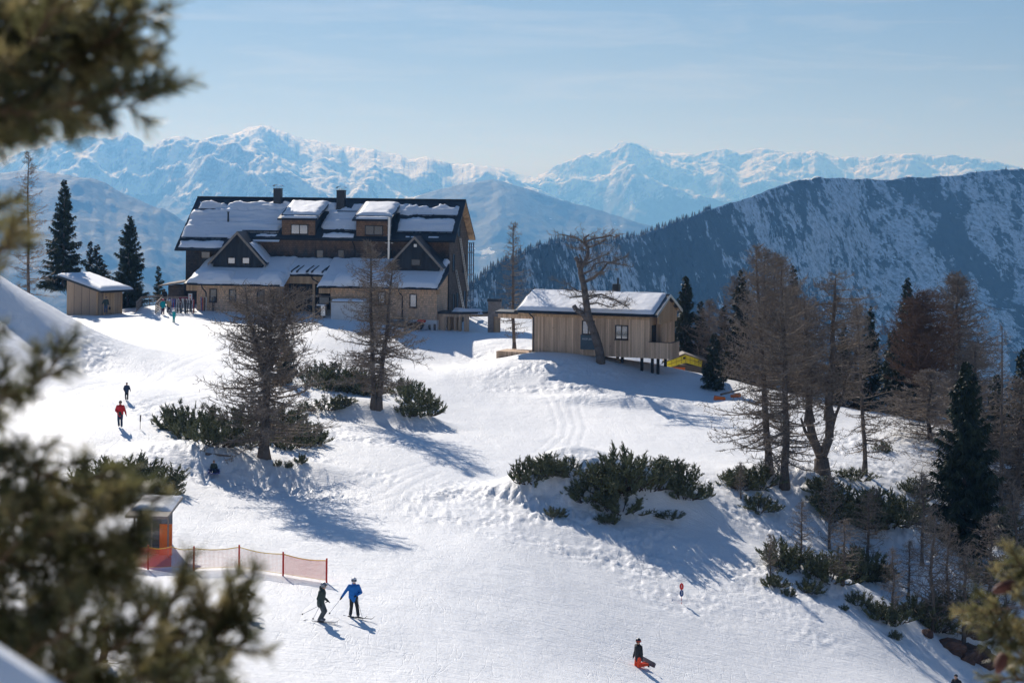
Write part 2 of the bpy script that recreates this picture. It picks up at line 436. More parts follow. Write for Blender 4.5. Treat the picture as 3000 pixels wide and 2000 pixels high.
def rock_snow(name, tree_lo, tree_hi, slope_lo=0.62, slope_hi=0.78, sc=0.002, forest=(0.018, 0.030, 0.022), rock=(0.10, 0.095, 0.09), scat=0.02, scat_lo=0.5, scat_hi=0.56, tz=0.15, clearing=True):
    """snow with rock on the steep parts and forest below the tree line"""
    m = mat(name, SNOW, 0.7, 0, 0.1); t = NT(m)
    g = t.n('NewGeometry'); sx = t.n('SeparateXYZ'); t.l(g.outputs['Normal'], sx.inputs[0]); px = t.n('SeparateXYZ'); t.l(g.outputs['Position'], px.inputs[0])
    ob = t.mapping()
    n1 = t.noise(ob, sc, 8, 0.65); n2 = t.noise(ob, scat, 6, 0.7)
    nz_ = t.math('ADD', sx.outputs['Z'], t.math('MULTIPLY', t.math('SUBTRACT', n1, 0.5), 0.7))
    rk = t.rng(nz_, slope_hi, slope_lo)
    rk = t.math('MULTIPLY', rk, t.rng(n2, 0.42, 0.55))
    c = t.mix(rk, SNOW, rock)
    alt = t.math('ADD', px.outputs['Z'], t.math('MULTIPLY', t.math('SUBTRACT', n1, 0.5), (tree_hi - tree_lo) * 1.6))
    fo = t.rng(alt, tree_hi, tree_lo)
    st = t.math('SUBTRACT', t.math('ADD', fo, t.math('MULTIPLY', n2, 1.0)), 0.5)
    f2 = t.rng(st, scat_lo, scat_hi)
    n3 = t.noise(ob, scat * 0.8, 9, 0.75)
    c2 = t.mix(f2, c, t.ramp(n3, [(0.46, forest), (0.66, (0.055, 0.075, 0.08)), (0.80, (0.26, 0.29, 0.32))]))
    if clearing:
        cl = t.rng(t.noise(t.mapping((1, 1, 2.2)), sc * 3.2, 5, 0.55), 0.69, 0.705)
        c2 = t.mix(cl, c2, SNOW)
    t.col(c2)
    t.nor(t.bump(t.math('ADD', n2, t.noise(ob, scat * 0.35, 8, 0.6)), 0.85, 0.5 / scat))
    return m
BASEZ = -950.0
P_LEFT = [(-700, 330), (-300, 350), (0, 372), (60, 345), (140, 322), (200, 312), (250, 316), (275, 314), (292, 303), (310, 316), (345, 335), (385, 317), (412, 312), (440, 320), (480, 315), (520, 309), (555, 301),
          (575, 292), (600, 288), (622, 291), (650, 302), (700, 319), (740, 325), (800, 339), (860, 342), (880, 350), (920, 356), (940, 366), (980, 360), (1010, 368), (1040, 379), (1080, 375), (1130, 388),
          (1200, 420), (1300, 462), (1420, 495), (1600, 560), (1900, 640), (2400, 700), (3200, 760)]
P_RIGHT = [(-700, 420), (300, 430), (900, 420), (1080, 388), (1120, 381), (1170, 390), (1200, 402), (1232, 405), (1270, 385), (1300, 372), (1335, 358), (1370, 350), (1400, 344), (1420, 331), (1445, 324), (1470, 331), (1500, 343), (1540, 353), (1580, 351), (1610, 353),
           (1640, 345), (1665, 342), (1700, 352), (1750, 340), (1800, 349), (1850, 350), (1872, 346), (1920, 359), (1960, 362), (2000, 361), (2050, 354), (2090, 352), (2150, 358), (2200, 356), (2250, 364), (2320, 378), (2352, 386), (2600, 400), (3200, 420)]
P_MIDL = [(-700, 380), (-200, 400), (0, 404), (60, 392), (110, 396), (160, 402), (220, 415), (270, 440), (330, 462), (390, 492), (450, 530), (520, 575), (620, 640), (900, 760), (3200, 900)]
P_NEAR = [(-700, 1100), (900, 800), (1000, 730), (1090, 655), (1120, 622), (1160, 598), (1200, 580), (1250, 560), (1300, 552), (1350, 556), (1400, 553), (1450, 543), (1500, 528), (1560, 508), (1620, 484), (1680, 466), (1740, 446), (1800, 424), (1840, 413), (1880, 409), (1930, 409),
          (2000, 412), (2050, 412), (2090, 406), (2120, 408), (2150, 405), (2200, 403), (2230, 396), (2280, 391), (2352, 388), (2500, 380), (2800, 392), (3200, 420)]
P_FOOT = [(-700, 640), (300, 700), (700, 560), (900, 470), (1000, 440), (1080, 425), (1150, 418), (1200, 432), (1300, 463), (1400, 490), (1500, 519), (1560, 535), (1700, 570), (1900, 640), (3200, 800)]
cst = lambda y: (lambda p: np.full_like(p, float(y)))
m_far = rock_snow('far_mountain', -300, 160, 0.66, 0.84, 0.0011, rock=(0.05, 0.05, 0.055), scat=0.007)
far_r, _ = range_mesh('mountain_far_right', P_RIGHT, cst(21000), cst(13500), 26000, BASEZ, 3600, 1000, 3, m_far, lean=1.1, nv=440, nu=2000, p0=-0.36, p1=0.36, fine=0.5)
far_l, _ = range_mesh('mountain_far_left', P_LEFT, cst(15500), cst(9500), 20000, BASEZ, 3000, 920, 21, m_far, lean=1.1, nv=440, nu=2000, p0=-0.36, p1=0.36, fine=0.5)
m_mid = rock_snow('forested_slope', 60, 330, 0.4, 0.5, 0.0012, scat=0.035, forest=(0.012, 0.022, 0.018))
foot, _ = range_mesh('mountain_foothill', P_FOOT, cst(10500), cst(6500), 12500, BASEZ, 1500, 260, 33, m_mid, nu=700, nv=200)
mid_l, _ = range_mesh('mountain_middle', P_MIDL, cst(8200), cst(4300), 9700, BASEZ, 1300, 240, 45, m_mid, nu=700, nv=200, lean=0.3)
# the near mountain side, covered by dwarf pine and rock bands
def near_mat():
    m = mat('near_mountain', SNOW, 0.7, 0, 0.1); t = NT(m)
    g = t.n('NewGeometry'); sx = t.n('SeparateXYZ'); t.l(g.outputs['Normal'], sx.inputs[0]); px = t.n('SeparateXYZ'); t.l(g.outputs['Position'], px.inputs[0])
    big = t.noise(t.mapping((1, 0.45, 0.45), (0, 0, R(-12))), 0.0062, 4, 0.5, 0.8)
    mid = t.noise(t.mapping((1, 0.6, 0.6)), 0.030, 6, 0.66, 0.6)
    fin = t.noise(t.mapping(), 0.075, 5, 0.7)
    s = t.math('ADD', t.math('MULTIPLY', big, 1.0), t.math('MULTIPLY', mid, 0.8))
    s = t.math('ADD', s, t.math('MULTIPLY', fin, 0.8))
    s = t.math('SUBTRACT', s, t.math('MULTIPLY', sx.outputs['Z'], 0.25))
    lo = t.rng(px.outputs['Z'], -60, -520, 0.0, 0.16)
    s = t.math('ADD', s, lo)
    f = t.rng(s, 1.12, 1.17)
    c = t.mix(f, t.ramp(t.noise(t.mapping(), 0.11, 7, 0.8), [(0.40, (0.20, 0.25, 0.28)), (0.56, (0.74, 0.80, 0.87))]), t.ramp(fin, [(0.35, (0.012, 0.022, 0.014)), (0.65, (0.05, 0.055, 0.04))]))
    t.col(c); t.nor(t.bump(t.math('ADD', mid, t.math('MULTIPLY', fin, 0.4)), 0.7, 9.0))
    return m
def yc_near(p):
    u = p * F + CX
    return np.interp(u, [-700, 900, 1100, 1400, 1700, 2000, 2352, 3200], [1500, 1500, 1600, 2050, 2500, 2900, 3100, 3300])
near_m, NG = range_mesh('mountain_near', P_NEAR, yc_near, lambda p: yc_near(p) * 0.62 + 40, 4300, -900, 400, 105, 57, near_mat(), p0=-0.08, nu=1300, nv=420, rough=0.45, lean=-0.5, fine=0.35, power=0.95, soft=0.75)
for o in (far_r, far_l, foot, mid_l, near_m): setp(o, kind='structure')
def distant_forest():
    X, Y, Z = NG; rs = np.random.RandomState(4); n, m = X.shape; k = 60000
    i = rs.randint(2, int(n * 0.86), k); j = rs.randint(0, m, k); x, y, z = X[i, j], Y[i, j], Z[i, j]
    T = i / (n * 0.86); nn = fbm(x / 160, y / 160, 4, 91); u = x / y
    left = np.clip((0.14 - u) / 0.10, 0, 1)
    keep = (nn + left * 0.5 - T * 0.25 + rs.uniform(-.3, .3, k) > 0.22) & (u > -0.03) & (u < 0.33)
    ii = np.where(keep)[0][:7500]; x, y, z = x[ii] + rs.uniform(-2, 2, len(ii)), y[ii], z[ii]
    # a line of trees standing on the skyline of the lower left shoulder
    row = int(n * 0.855); js = np.where((X[row] / Y[row] > -0.02) & (X[row] / Y[row] < 0.10))[0]; js = rs.choice(js, 300)
    x = np.concatenate([x, X[row, js] + rs.uniform(-3, 3, 300)]); y = np.concatenate([y, Y[row, js]]); z = np.concatenate([z, Z[row, js]]); N = len(x)
    h = rs.uniform(3, 9, N); V = []; Fc = []; o = 0; sd = 5
    for t0, t1, r in ((0.05, .5, .22), (.3, .78, .16), (.55, 1.0, .10)):
        ring = np.zeros((N, sd + 1, 3))
        for q in range(sd):
            a = 2 * math.pi * q / sd + rs.uniform(0, 1, N); rr = h * r * rs.uniform(.7, 1.2, N)
            ring[:, q] = np.stack([x + rr * np.cos(a), y + rr * np.sin(a), z + h * t0], -1)
        ring[:, sd] = np.stack([x, y, z + h * t1], -1); V.append(ring.reshape(-1, 3)); b = (np.arange(N) * (sd + 1))[:, None] + o
        for q in range(sd): Fc.append(b + np.array([[q, (q + 1) % sd, sd]]))
        o += N * (sd + 1)
    fm = mat('distant_spruce', (0.012, 0.022, 0.014), 0.8); setp(link('distant_forest', mesh_np('distant_forest', np.concatenate(V), np.concatenate(Fc), fm)), kind='stuff')
distant_forest()
# valley floor out to the horizon
vf = mat('valley', (0.10, 0.13, 0.13), 0.9); _t = NT(vf)
_t.col(_t.mix(_t.rng(_t.noise(_t.mapping(), 0.0009, 6), 0.5, 0.6), (0.02, 0.035, 0.028), SNOW))
gv = mesh_np('valley_floor', [(-60000, -400, BASEZ + 20), (60000, -400, BASEZ + 20), (60000, 60000, BASEZ + 20), (-60000, 60000, BASEZ + 20)], [(0, 1, 2, 3)], vf)
setp(link('valley_floor', gv), kind='structure')
# ------------------------------------------------------------------ haze
def haze():
    x0, x1, y0, y1, z0, z1 = -61000, 61000, -3000, 61000, BASEZ - 200, 800
    V = [(x, y, z) for z in (z0, z1) for y in (y0, y1) for x in (x0, x1)]
    Fc = [(0, 2, 3, 1), (4, 5, 7, 6), (0, 1, 5, 4), (2, 6, 7, 3), (0, 4, 6, 2), (1, 3, 7, 5)]
    m = bpy.data.materials.new('haze'); m.use_nodes = True; n = m.node_tree.nodes; n.clear()
    o = n.new('ShaderNodeOutputMaterial'); v = n.new('ShaderNodeVolumePrincipled')
    v.inputs['Color'].default_value = HAZE_COL
    v.inputs['Density'].default_value = HAZE_D
    v.inputs['Anisotropy'].default_value = HAZE_G
    v.inputs['Absorption Color'].default_value = (0.88, 0.76, 0.3, 1)
    m.node_tree.links.new(v.outputs[0], o.inputs['Volume'])
    h = link('haze', mesh_np('haze', V, Fc, m)); setp(h, kind='stuff')
HAZE_COL, HAZE_D, HAZE_G = (0.14, 0.385, 0.86, 1), 1.15e-4, 0.34
haze()
# ------------------------------------------------------------------ building helpers
class MB:
    def __init__(s): s.v = []; s.f = []
    def add(s, V, Fc):
        o = len(s.v); s.v += [tuple(a) for a in V]; s.f += [tuple(i + o for i in a) for a in Fc]; return s
    def box(s, x0, x1, y0, y1, z0, z1):
        V = [(x, y, z) for z in (z0, z1) for y in (y0, y1) for x in (x0, x1)]
        return s.add(V, [(0, 2, 3, 1), (4, 5, 7, 6), (0, 1, 5, 4), (2, 6, 7, 3), (0, 4, 6, 2), (1, 3, 7, 5)])
    def slab(s, P, t, up=(0, 0, 1)):
        """polygon P pushed down by t"""
        n = len(P); Q = [(p[0] - up[0] * t, p[1] - up[1] * t, p[2] - up[2] * t) for p in P]
        return s.add(list(P) + Q, [tuple(range(n)), tuple(range(2 * n - 1, n - 1, -1))] + [(i, i + n, (i + 1) % n + n, (i + 1) % n) for i in range(n)])
    def bar(s, a, b, r=0.05, r2=None, sides=6):
        V, Fc = tubes([(*a, *b, r, r if r2 is None else r2)], sides)
        n = sides; return s.add(V, [tuple(map(int, f)) for f in Fc if len(set(f)) == 4][:n] + [tuple(range(n - 1, -1, -1)), tuple(range(n, 2 * n))])
    def path(s, pts, r, sides=6):
        for a, b in zip(pts[:-1], pts[1:]): s.bar(a, b, r, None, sides)
        return s
    def sphere(s, c, r, n=8, sq=(1, 1, 1)):
        V = []; Fc = []
        for i in range(n // 2 + 1):
            for j in range(n):
                a = math.pi * i / (n // 2); b = 2 * math.pi * j / n
                V.append((c[0] + r * sq[0] * math.sin(a) * math.cos(b), c[1] + r * sq[1] * math.sin(a) * math.sin(b), c[2] + r * sq[2] * math.cos(a)))
        for i in range(n // 2):
            for j in range(n): Fc.append((i * n + j, (i + 1) * n + j, (i + 1) * n + (j + 1) % n, i * n + (j + 1) % n))
        return s.add(V, Fc)
    def me(s, name, mat_, bevel=0):
        m = bpy.data.meshes.new(name); m.from_pydata(s.v, [], s.f)
        bm = bmesh.new(); bm.from_mesh(m); bmesh.ops.recalc_face_normals(bm, faces=bm.faces)
        bm.to_mesh(m); bm.free(); m.materials.append(mat_); return m
    def build(s, name, mat_, parent=None, **kw): return link(name, s.me(name, mat_), parent, **kw)
def shingle_mat(name, warm, grey, zlo=0, zhi=1, amt=0.6, sx=0.30, sy=0.22):
    m = mat(name, warm, 0.85, 0, 0.2); t = NT(m)
    b = t.n('TexBrick'); b.offset = 0.5; b.inputs['Scale'].default_value = 1.0
    b.inputs['Mortar Size'].default_value = 0.016; b.inputs['Mortar Smooth'].default_value = 0.3
    b.inputs['Brick Width'].default_value = sx; b.inputs['Row Height'].default_value = sy
    b.inputs['Color1'].default_value = (0.72, 0.72, 0.72, 1); b.inputs['Color2'].default_value = (1.15, 1.1, 1.05, 1); b.inputs['Mortar'].default_value = (0.52, 0.5, 0.48, 1)
    s = t.n('SeparateXYZ'); t.l(t.tc.outputs['Object'], s.inputs[0]); c = t.n('CombineXYZ')
    t.l(t.math('ADD', s.outputs['X'], s.outputs['Y']), c.inputs['X']); t.l(s.outputs['Z'], c.inputs['Y']); t.l(c.outputs[0], b.inputs['Vector'])
    ns = t.noise(t.mapping((1.6, 1.6, 0.35)), 1.4, 6, 0.65); n2 = t.noise(t.mapping(), 0.35, 4)
    f = t.rng(s.outputs['Z'], zlo, zhi)
    f = t.math('ADD', t.math('MULTIPLY', f, amt), t.math('SUBTRACT', t.math('ADD', ns, t.math('MULTIPLY', n2, 0.6)), 0.8 - (1 - amt) * 0.5))
    base = t.mix(t.rng(f, 0.15, 0.85), grey, warm)
    t.col(t.mix(1.0, base, b.outputs['Color'], 'MULTIPLY'))
    t.nor(t.bump(b.outputs['Color'], 0.9, 0.03)); return m
def plank_mat(name, c1, c2, w=0.16, horiz=False, tz=None):
    m = mat(name, c1, 0.75, 0, 0.25); t = NT(m)
    s = t.n('SeparateXYZ'); t.l(t.tc.outputs['Object'], s.inputs[0])
    a = s.outputs['Z'] if horiz else t.math('ADD', s.outputs['X'], s.outputs['Y'])
    q = t.math('DIVIDE', a, w); fl = t.math('FLOOR', q); fr = t.math('FRACT', q)
    wn_ = t.n('TexWhiteNoise', noise_dimensions='1D'); t.l(fl, wn_.inputs['W'])
    gr = t.noise(t.mapping((9, 9, 0.7) if not horiz else (0.7, 0.7, 9)), 1.6, 5, 0.65)
    kn = t.rng(t.noise(t.mapping((1, 1, 1)), 3.4, 2), 0.68, 0.74)
    base = t.mix(t.math('ADD', t.math('MULTIPLY', wn_.outputs['Value'], 0.75), t.math('MULTIPLY', gr, 0.5)), tuple(x * 0.72 for x in c1), c2)
    gap = t.rng(fr, 0.0, 0.09, 1, 0)
    wz = t.noise(t.mapping((2.5, 2.5, 0.3)), 0.8, 6, 0.7); base = t.mix(t.rng(wz, 0.45, 0.75, 0, 0.6), base, tuple(0.45 * x + 0.05 for x in c1))
    base = t.mix(t.math('MULTIPLY', kn, 0.5), base, (0.09, 0.05, 0.03))
    t.col(t.mix(gap, base, (0.035, 0.028, 0.02)))
    t.nor(t.bump(t.math('SUBTRACT', t.math('MULTIPLY', gr, 0.3), gap), 0.7, 0.03)); return m
M_SHM = shingle_mat('weathered_shingle', (0.26, 0.16, 0.10), (0.06, 0.06, 0.062), 6.4, 9.2, 0.8)
M_SHW = shingle_mat('wing_shingle', (0.84, 0.55, 0.33), (0.62, 0.48, 0.38), 0.5, 3.6, 0.45, 0.15, 0.24)
M_SHG = shingle_mat('gable_end_shingle', (0.15, 0.12, 0.10), (0.08, 0.075, 0.07), -1, 12, 0.5, 0.5, 0.28)
M_ROOF = varied('roof_metal', (0.022, 0.027, 0.034), (0.035, 0.042, 0.05), 1.2, 0.5)
M_DARKW = plank_mat('dark_cladding', (0.022, 0.026, 0.032), (0.034, 0.040, 0.048), 0.3)
M_TRIM = varied('grey_trim_wood', (0.22, 0.19, 0.16), (0.30, 0.26, 0.22), 4, 0.8)
M_WOOD = plank_mat('fresh_wood', (0.56, 0.35, 0.19), (0.64, 0.43, 0.25), 0.2)
M_HUT = plank_mat('hut_plank', (0.50, 0.33, 0.21), (0.80, 0.58, 0.40), 0.17)
M_SHED = plank_mat('shed_plank', (0.36, 0.27, 0.20), (0.55, 0.40, 0.27), 0.22)
M_FRAME = mat('window_frame', (0.03, 0.024, 0.022), 0.5)
M_GLASS = mat('window_glass', (0.02, 0.024, 0.028), 0.06, 0, 1.0)
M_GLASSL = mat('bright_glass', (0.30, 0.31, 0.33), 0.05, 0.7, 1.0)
M_PLAST = varied('white_plaster', (0.62, 0.62, 0.62), (0.72, 0.72, 0.71), 1.5, 0.85)
M_STEEL = mat('steel', (0.55, 0.56, 0.57), 0.28, 1.0)
M_DARK = mat('dark_metal', (0.025, 0.03, 0.036), 0.45, 0.4)
M_BLACK = mat('black', (0.012, 0.012, 0.014), 0.6)
M_BLUEM = mat('blue_painted_metal', (0.05, 0.10, 0.17), 0.45, 0.3)
M_STONE = varied('rough_stone', (0.20, 0.17, 0.15), (0.34, 0.29, 0.25), 3.5, 0.9, (1, 1, 1), 0.06)
class Site:
    """a building: an Empty turned by psi, with a solver from picture rays to its own planes y = const"""
    def __init__(s, name, O, psi, **kw):
        s.O = Vector(O); s.c, s.s = math.cos(R(psi)), math.sin(R(psi))
        s.e = empty(name, O, -R(psi), **kw)
    def L(s, u, v, y=0.0):
        p, q = uv2pq(u, v)
        x = (p * (s.O.y + y * s.c) - s.O.x - y * s.s) / (s.c + p * s.s)
        Y = s.O.y - x * s.s + y * s.c
        return x, q * Y - s.O.z
    def W(s, x, y, z): return Vector((s.O.x + x * s.c + y * s.s, s.O.y - x * s.s + y * s.c, s.O.z + z))
    def X(s, u, y=0.0): return s.L(u, 600, y)[0]
def window(par, x0, x1, z0, z1, y, mull=0, bright=False, fr=0.09, name='window', sill=True, axis='x'):
    m = MB(); d0, d1 = y - 0.07, y + 0.10
    def B(a0, a1, c0, c1, e0, e1):
        if axis == 'x': m.box(a0, a1, c0, c1, e0, e1)
        else: m.box(y - (c0 - y) - 0.0, y - (c1 - y), a0, a1, e0, e1)
    B(x0, x0 + fr, d0, d1, z0, z1); B(x1 - fr, x1, d0, d1, z0, z1)
    B(x0 + fr, x1 - fr, d0, d1, z1 - fr, z1); B(x0 + fr, x1 - fr, d0, d1, z0, z0 + fr)
    for k in range(mull):
        c = x0 + (x1 - x0) * (k + 1) / (mull + 1); B(c - fr * 0.5, c + fr * 0.5, d0 + 0.02, d1 - 0.02, z0 + fr, z1 - fr)
    o = m.build(name, M_FRAME, par)
    g = MB()
    m = g; B(x0 + fr * 0.9, x1 - fr * 0.9, y - 0.02, y + 0.06, z0 + fr * 0.9, z1 - fr * 0.9)
    g.build('pane', M_GLASSL if bright else M_GLASS, o)
    if sill:
        m = MB(); B(x0 - 0.06, x1 + 0.06, y - 0.14, y - 0.072, z0 - 0.07, z0 + 0.01); m.build('sill', M_FRAME, o)
    return o
def snow_sheet(par, x0, x1, a0, a1, plane, th=0.25, seed=0, rag=0.5, step=0.12, name='roof_snow', edge=0.5, wind=0.0, cut=None):
    """snow lying on a plane z = plane(x, a) between x0..x1 and a0..a1; the outline is eaten by noise"""
    xs = np.arange(x0, x1 + step, step); as_ = np.arange(a0, a1 + step, step)
    A, X = np.meshgrid(as_, xs, indexing='ij')
    d = np.minimum(np.minimum(X - x0, x1 - X), np.minimum(A - a0, a1 - A))
    n = fbm(X * 0.8 + seed, A * 0.8, 4, 100 + seed); n2 = fbm(X * 3 + seed, A * 3, 3, 200 + seed)
    e = d + rag * (n * 0.8 + n2 * 0.25) - rag * 0.25
    h = th * np.clip(e / edge, -0.6, 1); h = np.where(e > 0, th * np.sin(np.clip(e / edge, 0, 1) * math.pi / 2) ** 0.8, h)
    h = h + np.where(e > 0.1, 0.05 * n + wind * np.clip(fbm(X * 0.35, A * 3.2, 3, 300 + seed), -0.2, 1), 0)
    if cut is not None: h = np.where(cut(X, A), -0.1, h)
    h = np.where(d < 0.01, -0.1, np.maximum(h, -0.12))
    Z = plane(X, A) + h
    return link(name, grid_mesh(name, X, A, Z, M_SNOWR), par)

# ------------------------------------------------------------------ the big lodge
LG = Site('mountain_lodge', (-36.82, 225.28, -14.5), 10, label='large weathered shingle lodge with a long snow covered roof, two dormers and dark gables', cat='lodge')
lodge = LG.e
LL = 30.4
def rz(y): return 13.0 - 0.76 * abs(5.25 - y)
w = MB()
P = [(0, 0, -3), (0, 10.5, -3), (0, 10.5, rz(10.5) - 0.3), (0, 5.25, 12.7), (0, 0, rz(0) - 0.3)]
n5 = 5
w.add(P + [(LL - 0.02, y, z) for _, y, z in P], [(0, 1, 2, 3, 4), (9, 8, 7, 6, 5), (0, 4, 9, 5), (1, 6, 7, 2), (4, 3, 8, 9), (3, 2, 7, 8)])
w.build('wall', M_SHM, lodge)
g = MB(); g.add([(LL, y, z) for _, y, z in P] + [(LL + 0.06, y, z) for _, y, z in P], [(0, 1, 2, 3, 4), (9, 8, 7, 6, 5), (0, 4, 9, 5), (1, 6, 7, 2), (4, 3, 8, 9), (3, 2, 7, 8)])
gend = g.build('gable_wall', M_SHG, lodge)
# main roof
r = MB(); xe = 6.1
front = [(-0.5, -2.35, rz(-2.35)), (xe, -2.35, rz(-2.35)), (xe, -0.6, rz(-0.6)), (LL + 0.8, -0.6, rz(-0.6)), (LL + 0.8, 5.25, 13.0), (-0.5, 5.25, 13.0)]
r.slab(front, 0.24); r.slab([(-0.5, 5.253, 13.0), (LL + 0.8, 5.253, 13.0), (LL + 0.8, 11.1, rz(11.1)), (-0.5, 11.1, rz(11.1))], 0.24)
r.box(-0.5, LL + 0.8, 5.1, 5.4, 12.99, 13.08)
roof = r.build('roof', M_ROOF, lodge)
# timber verge boards of the gable end
vb = MB()
for s_ in (-1, 1):
    ye = 5.25 + s_ * 5.75
    vb.slab([(LL + 0.08, 5.25, 12.74), (LL + 0.78, 5.25, 12.74), (LL + 0.78, ye, rz(ye) - 0.26), (LL + 0.08, ye, rz(ye) - 0.26)], 0.05)
for yb in (0.6, 3.0, 5.25, 7.6, 9.9): vb.box(LL + 0.07, LL + 0.7, yb - 0.09, yb + 0.09, rz(yb) - 0.56, rz(yb) - 0.33)
vb.build('verge_boards', M_WOOD, lodge)
mp_ = lambda X, A: 13.0 - 0.76 * np.abs(5.25 - A) - 0.02
snow_sheet(roof, -0.1, 10.8, 2.9, 4.7, mp_, 0.34, 1, 0.8, wind=0.2)
snow_sheet(roof, -0.45, 11.1, -1.0, 3.6, mp_, 0.24, 2, 0.6, wind=0.2, cut=lambda X, A: (A < 0.15) & (X > 6.2))
snow_sheet(roof, -0.3, 5.0, -2.25, -1.1, mp_, 0.18, 3, 0.3)
snow_sheet(roof, 8.2, 10.8, -0.5, 0.0, mp_, 0.12, 4, 0.4)
snow_sheet(roof, 15.4, 19.9, 0.4, 3.9, mp_, 0.22, 5, 0.7, wind=.1)
snow_sheet(roof, 15.9, 19.7, -0.5, 0.3, mp_, 0.16, 6, 0.3)
snow_sheet(roof, 23.9, LL + 0.35, 2.75, 4.5, mp_, 0.28, 7, 0.7, wind=0.12)
snow_sheet(roof, 24.2, LL + 0.3, 0.35, 2.55, mp_, 0.24, 8, 0.45, wind=0.1)
for k, (a, b) in enumerate(((25.4, 27.4), (28.0, 30.4))): snow_sheet(roof, a, b, -0.35, 0.02, mp_, 0.08, 9 + k, 0.35)
# snow guards
for (x0, x1, y) in ((-0.3, 5.2, -1.0), (-0.1, 2.4, 3.18), (6.6, 11.1, 0.12), (15.8, 19.6, 0.38), (16.8, 19.4, 3.1), (24.4, LL + 0.4, 0.30), (25.6, LL + 0.4, 2.68)):
    sg = MB(); z = rz(y); sg.bar((x0, y, z + 0.22), (x1, y, z + 0.22), 0.055); sg.bar((x0, y, z + 0.1), (x1, y, z + 0.1), 0.045)
    for q in np.arange(x0, x1 + 0.01, 0.8): sg.box(q - 0.02, q + 0.02, y - 0.03, y + 0.2, z - 0.05, z + 0.26)
    sg.build('snow_guard', M_DARK, roof)
# dormers
def dormer(x0, x1, win, seed):
    m = MB(); zt = 10.55
    m.add([(x0, -0.15, 5.6), (x1, -0.15, 5.6), (x1, -0.15, zt), (x0, -0.15, zt), (x0, 4.6, 5.6), (x1, 4.6, 5.6), (x1, 4.6, zt + 1.6), (x0, 4.6, zt + 1.6)],
          [(0, 1, 2, 3), (1, 5, 6, 2), (0, 3, 7, 4), (3, 2, 6, 7), (4, 7, 6, 5), (0, 4, 5, 1)])
    d = m.build('dormer', M_SHM, lodge)
    for xx in (x0 - 0.05, x1 + 0.002): c = MB(); c.add([(xx, -0.1, 8.3), (xx + 0.05, -0.1, 8.3), (xx + 0.05, -0.1, zt), (xx, -0.1, zt), (xx, 4.6, 11.2), (xx + 0.05, 4.6, 11.2), (xx + 0.05, 4.6, zt + 1.6), (xx, 4.6, zt + 1.6)],
          [(0, 1, 2, 3), (1, 5, 6, 2), (0, 3, 7, 4), (3, 2, 6, 7), (4, 7, 6, 5), (0, 4, 5, 1)]); c.build('cheek', M_ROOF, d)
    pl = lambda y: 10.78 + 0.34 * (y + 0.5)
    t = MB(); t.slab([(x0 - 0.4, -0.55, pl(-0.55)), (x1 + 0.4, -0.55, pl(-0.55)), (x1 + 0.4, 4.75, pl(4.75)), (x0 - 0.4, 4.75, pl(4.75))], 0.2)
    rr = t.build('roof', M_ROOF, d)
    snow_sheet(d, x0 - 0.35, x1 + 0.35, 0.12, 4.72, lambda X, A: 10.77 + 0.34 * (A + 0.5), 0.38, seed, 0.25, edge=0.6)
    snow_sheet(d, x0 - 0.1, x1 + 0.3, -0.5, 0.08, lambda X, A: 10.77 + 0.34 * (A + 0.5), 0.2, seed + 1, 0.15, edge=0.2)
    gq = MB(); gq.bar((x0 - 0.2, 0.06, pl(0.06) + 0.15), (x1 + 0.3, 0.06, pl(0.06) + 0.15), 0.05); gq.bar((x0 - 0.4, -0.6, pl(-0.6) - 0.12), (x1 + 0.4, -0.6, pl(-0.6) - 0.12), 0.08)
    gq.build('gutter', M_DARK, d)
    window(d, *win[0], *win[1], -0.16, 1, win[2])
a = LG.L(668, 538, -.16); b = LG.L(708, 515.5, -.16)
dormer(LG.X(647, -.15), LG.X(723, -.15), ((a[0], b[0]), (a[1], b[1]), True), 30)
a = LG.L(838, 540, -.16); b = LG.L(880, 518, -.16)
dormer(LG.X(818, -.15), LG.X(890, -.15), ((a[0], b[0]), (a[1], b[1]), False), 40)
# snow running from the dormers up to the ridge strip
snow_sheet(roof, LG.X(650, 3) - 0.6, LG.X(723, 3) + 2.2, 3.3, 4.75, mp_, 0.22, 51, 0.5)
snow_sheet(roof, LG.X(800, 3), LG.X(914, 3) + 0.9, 3.2, 4.7, mp_, 0.22, 52, 0.5)
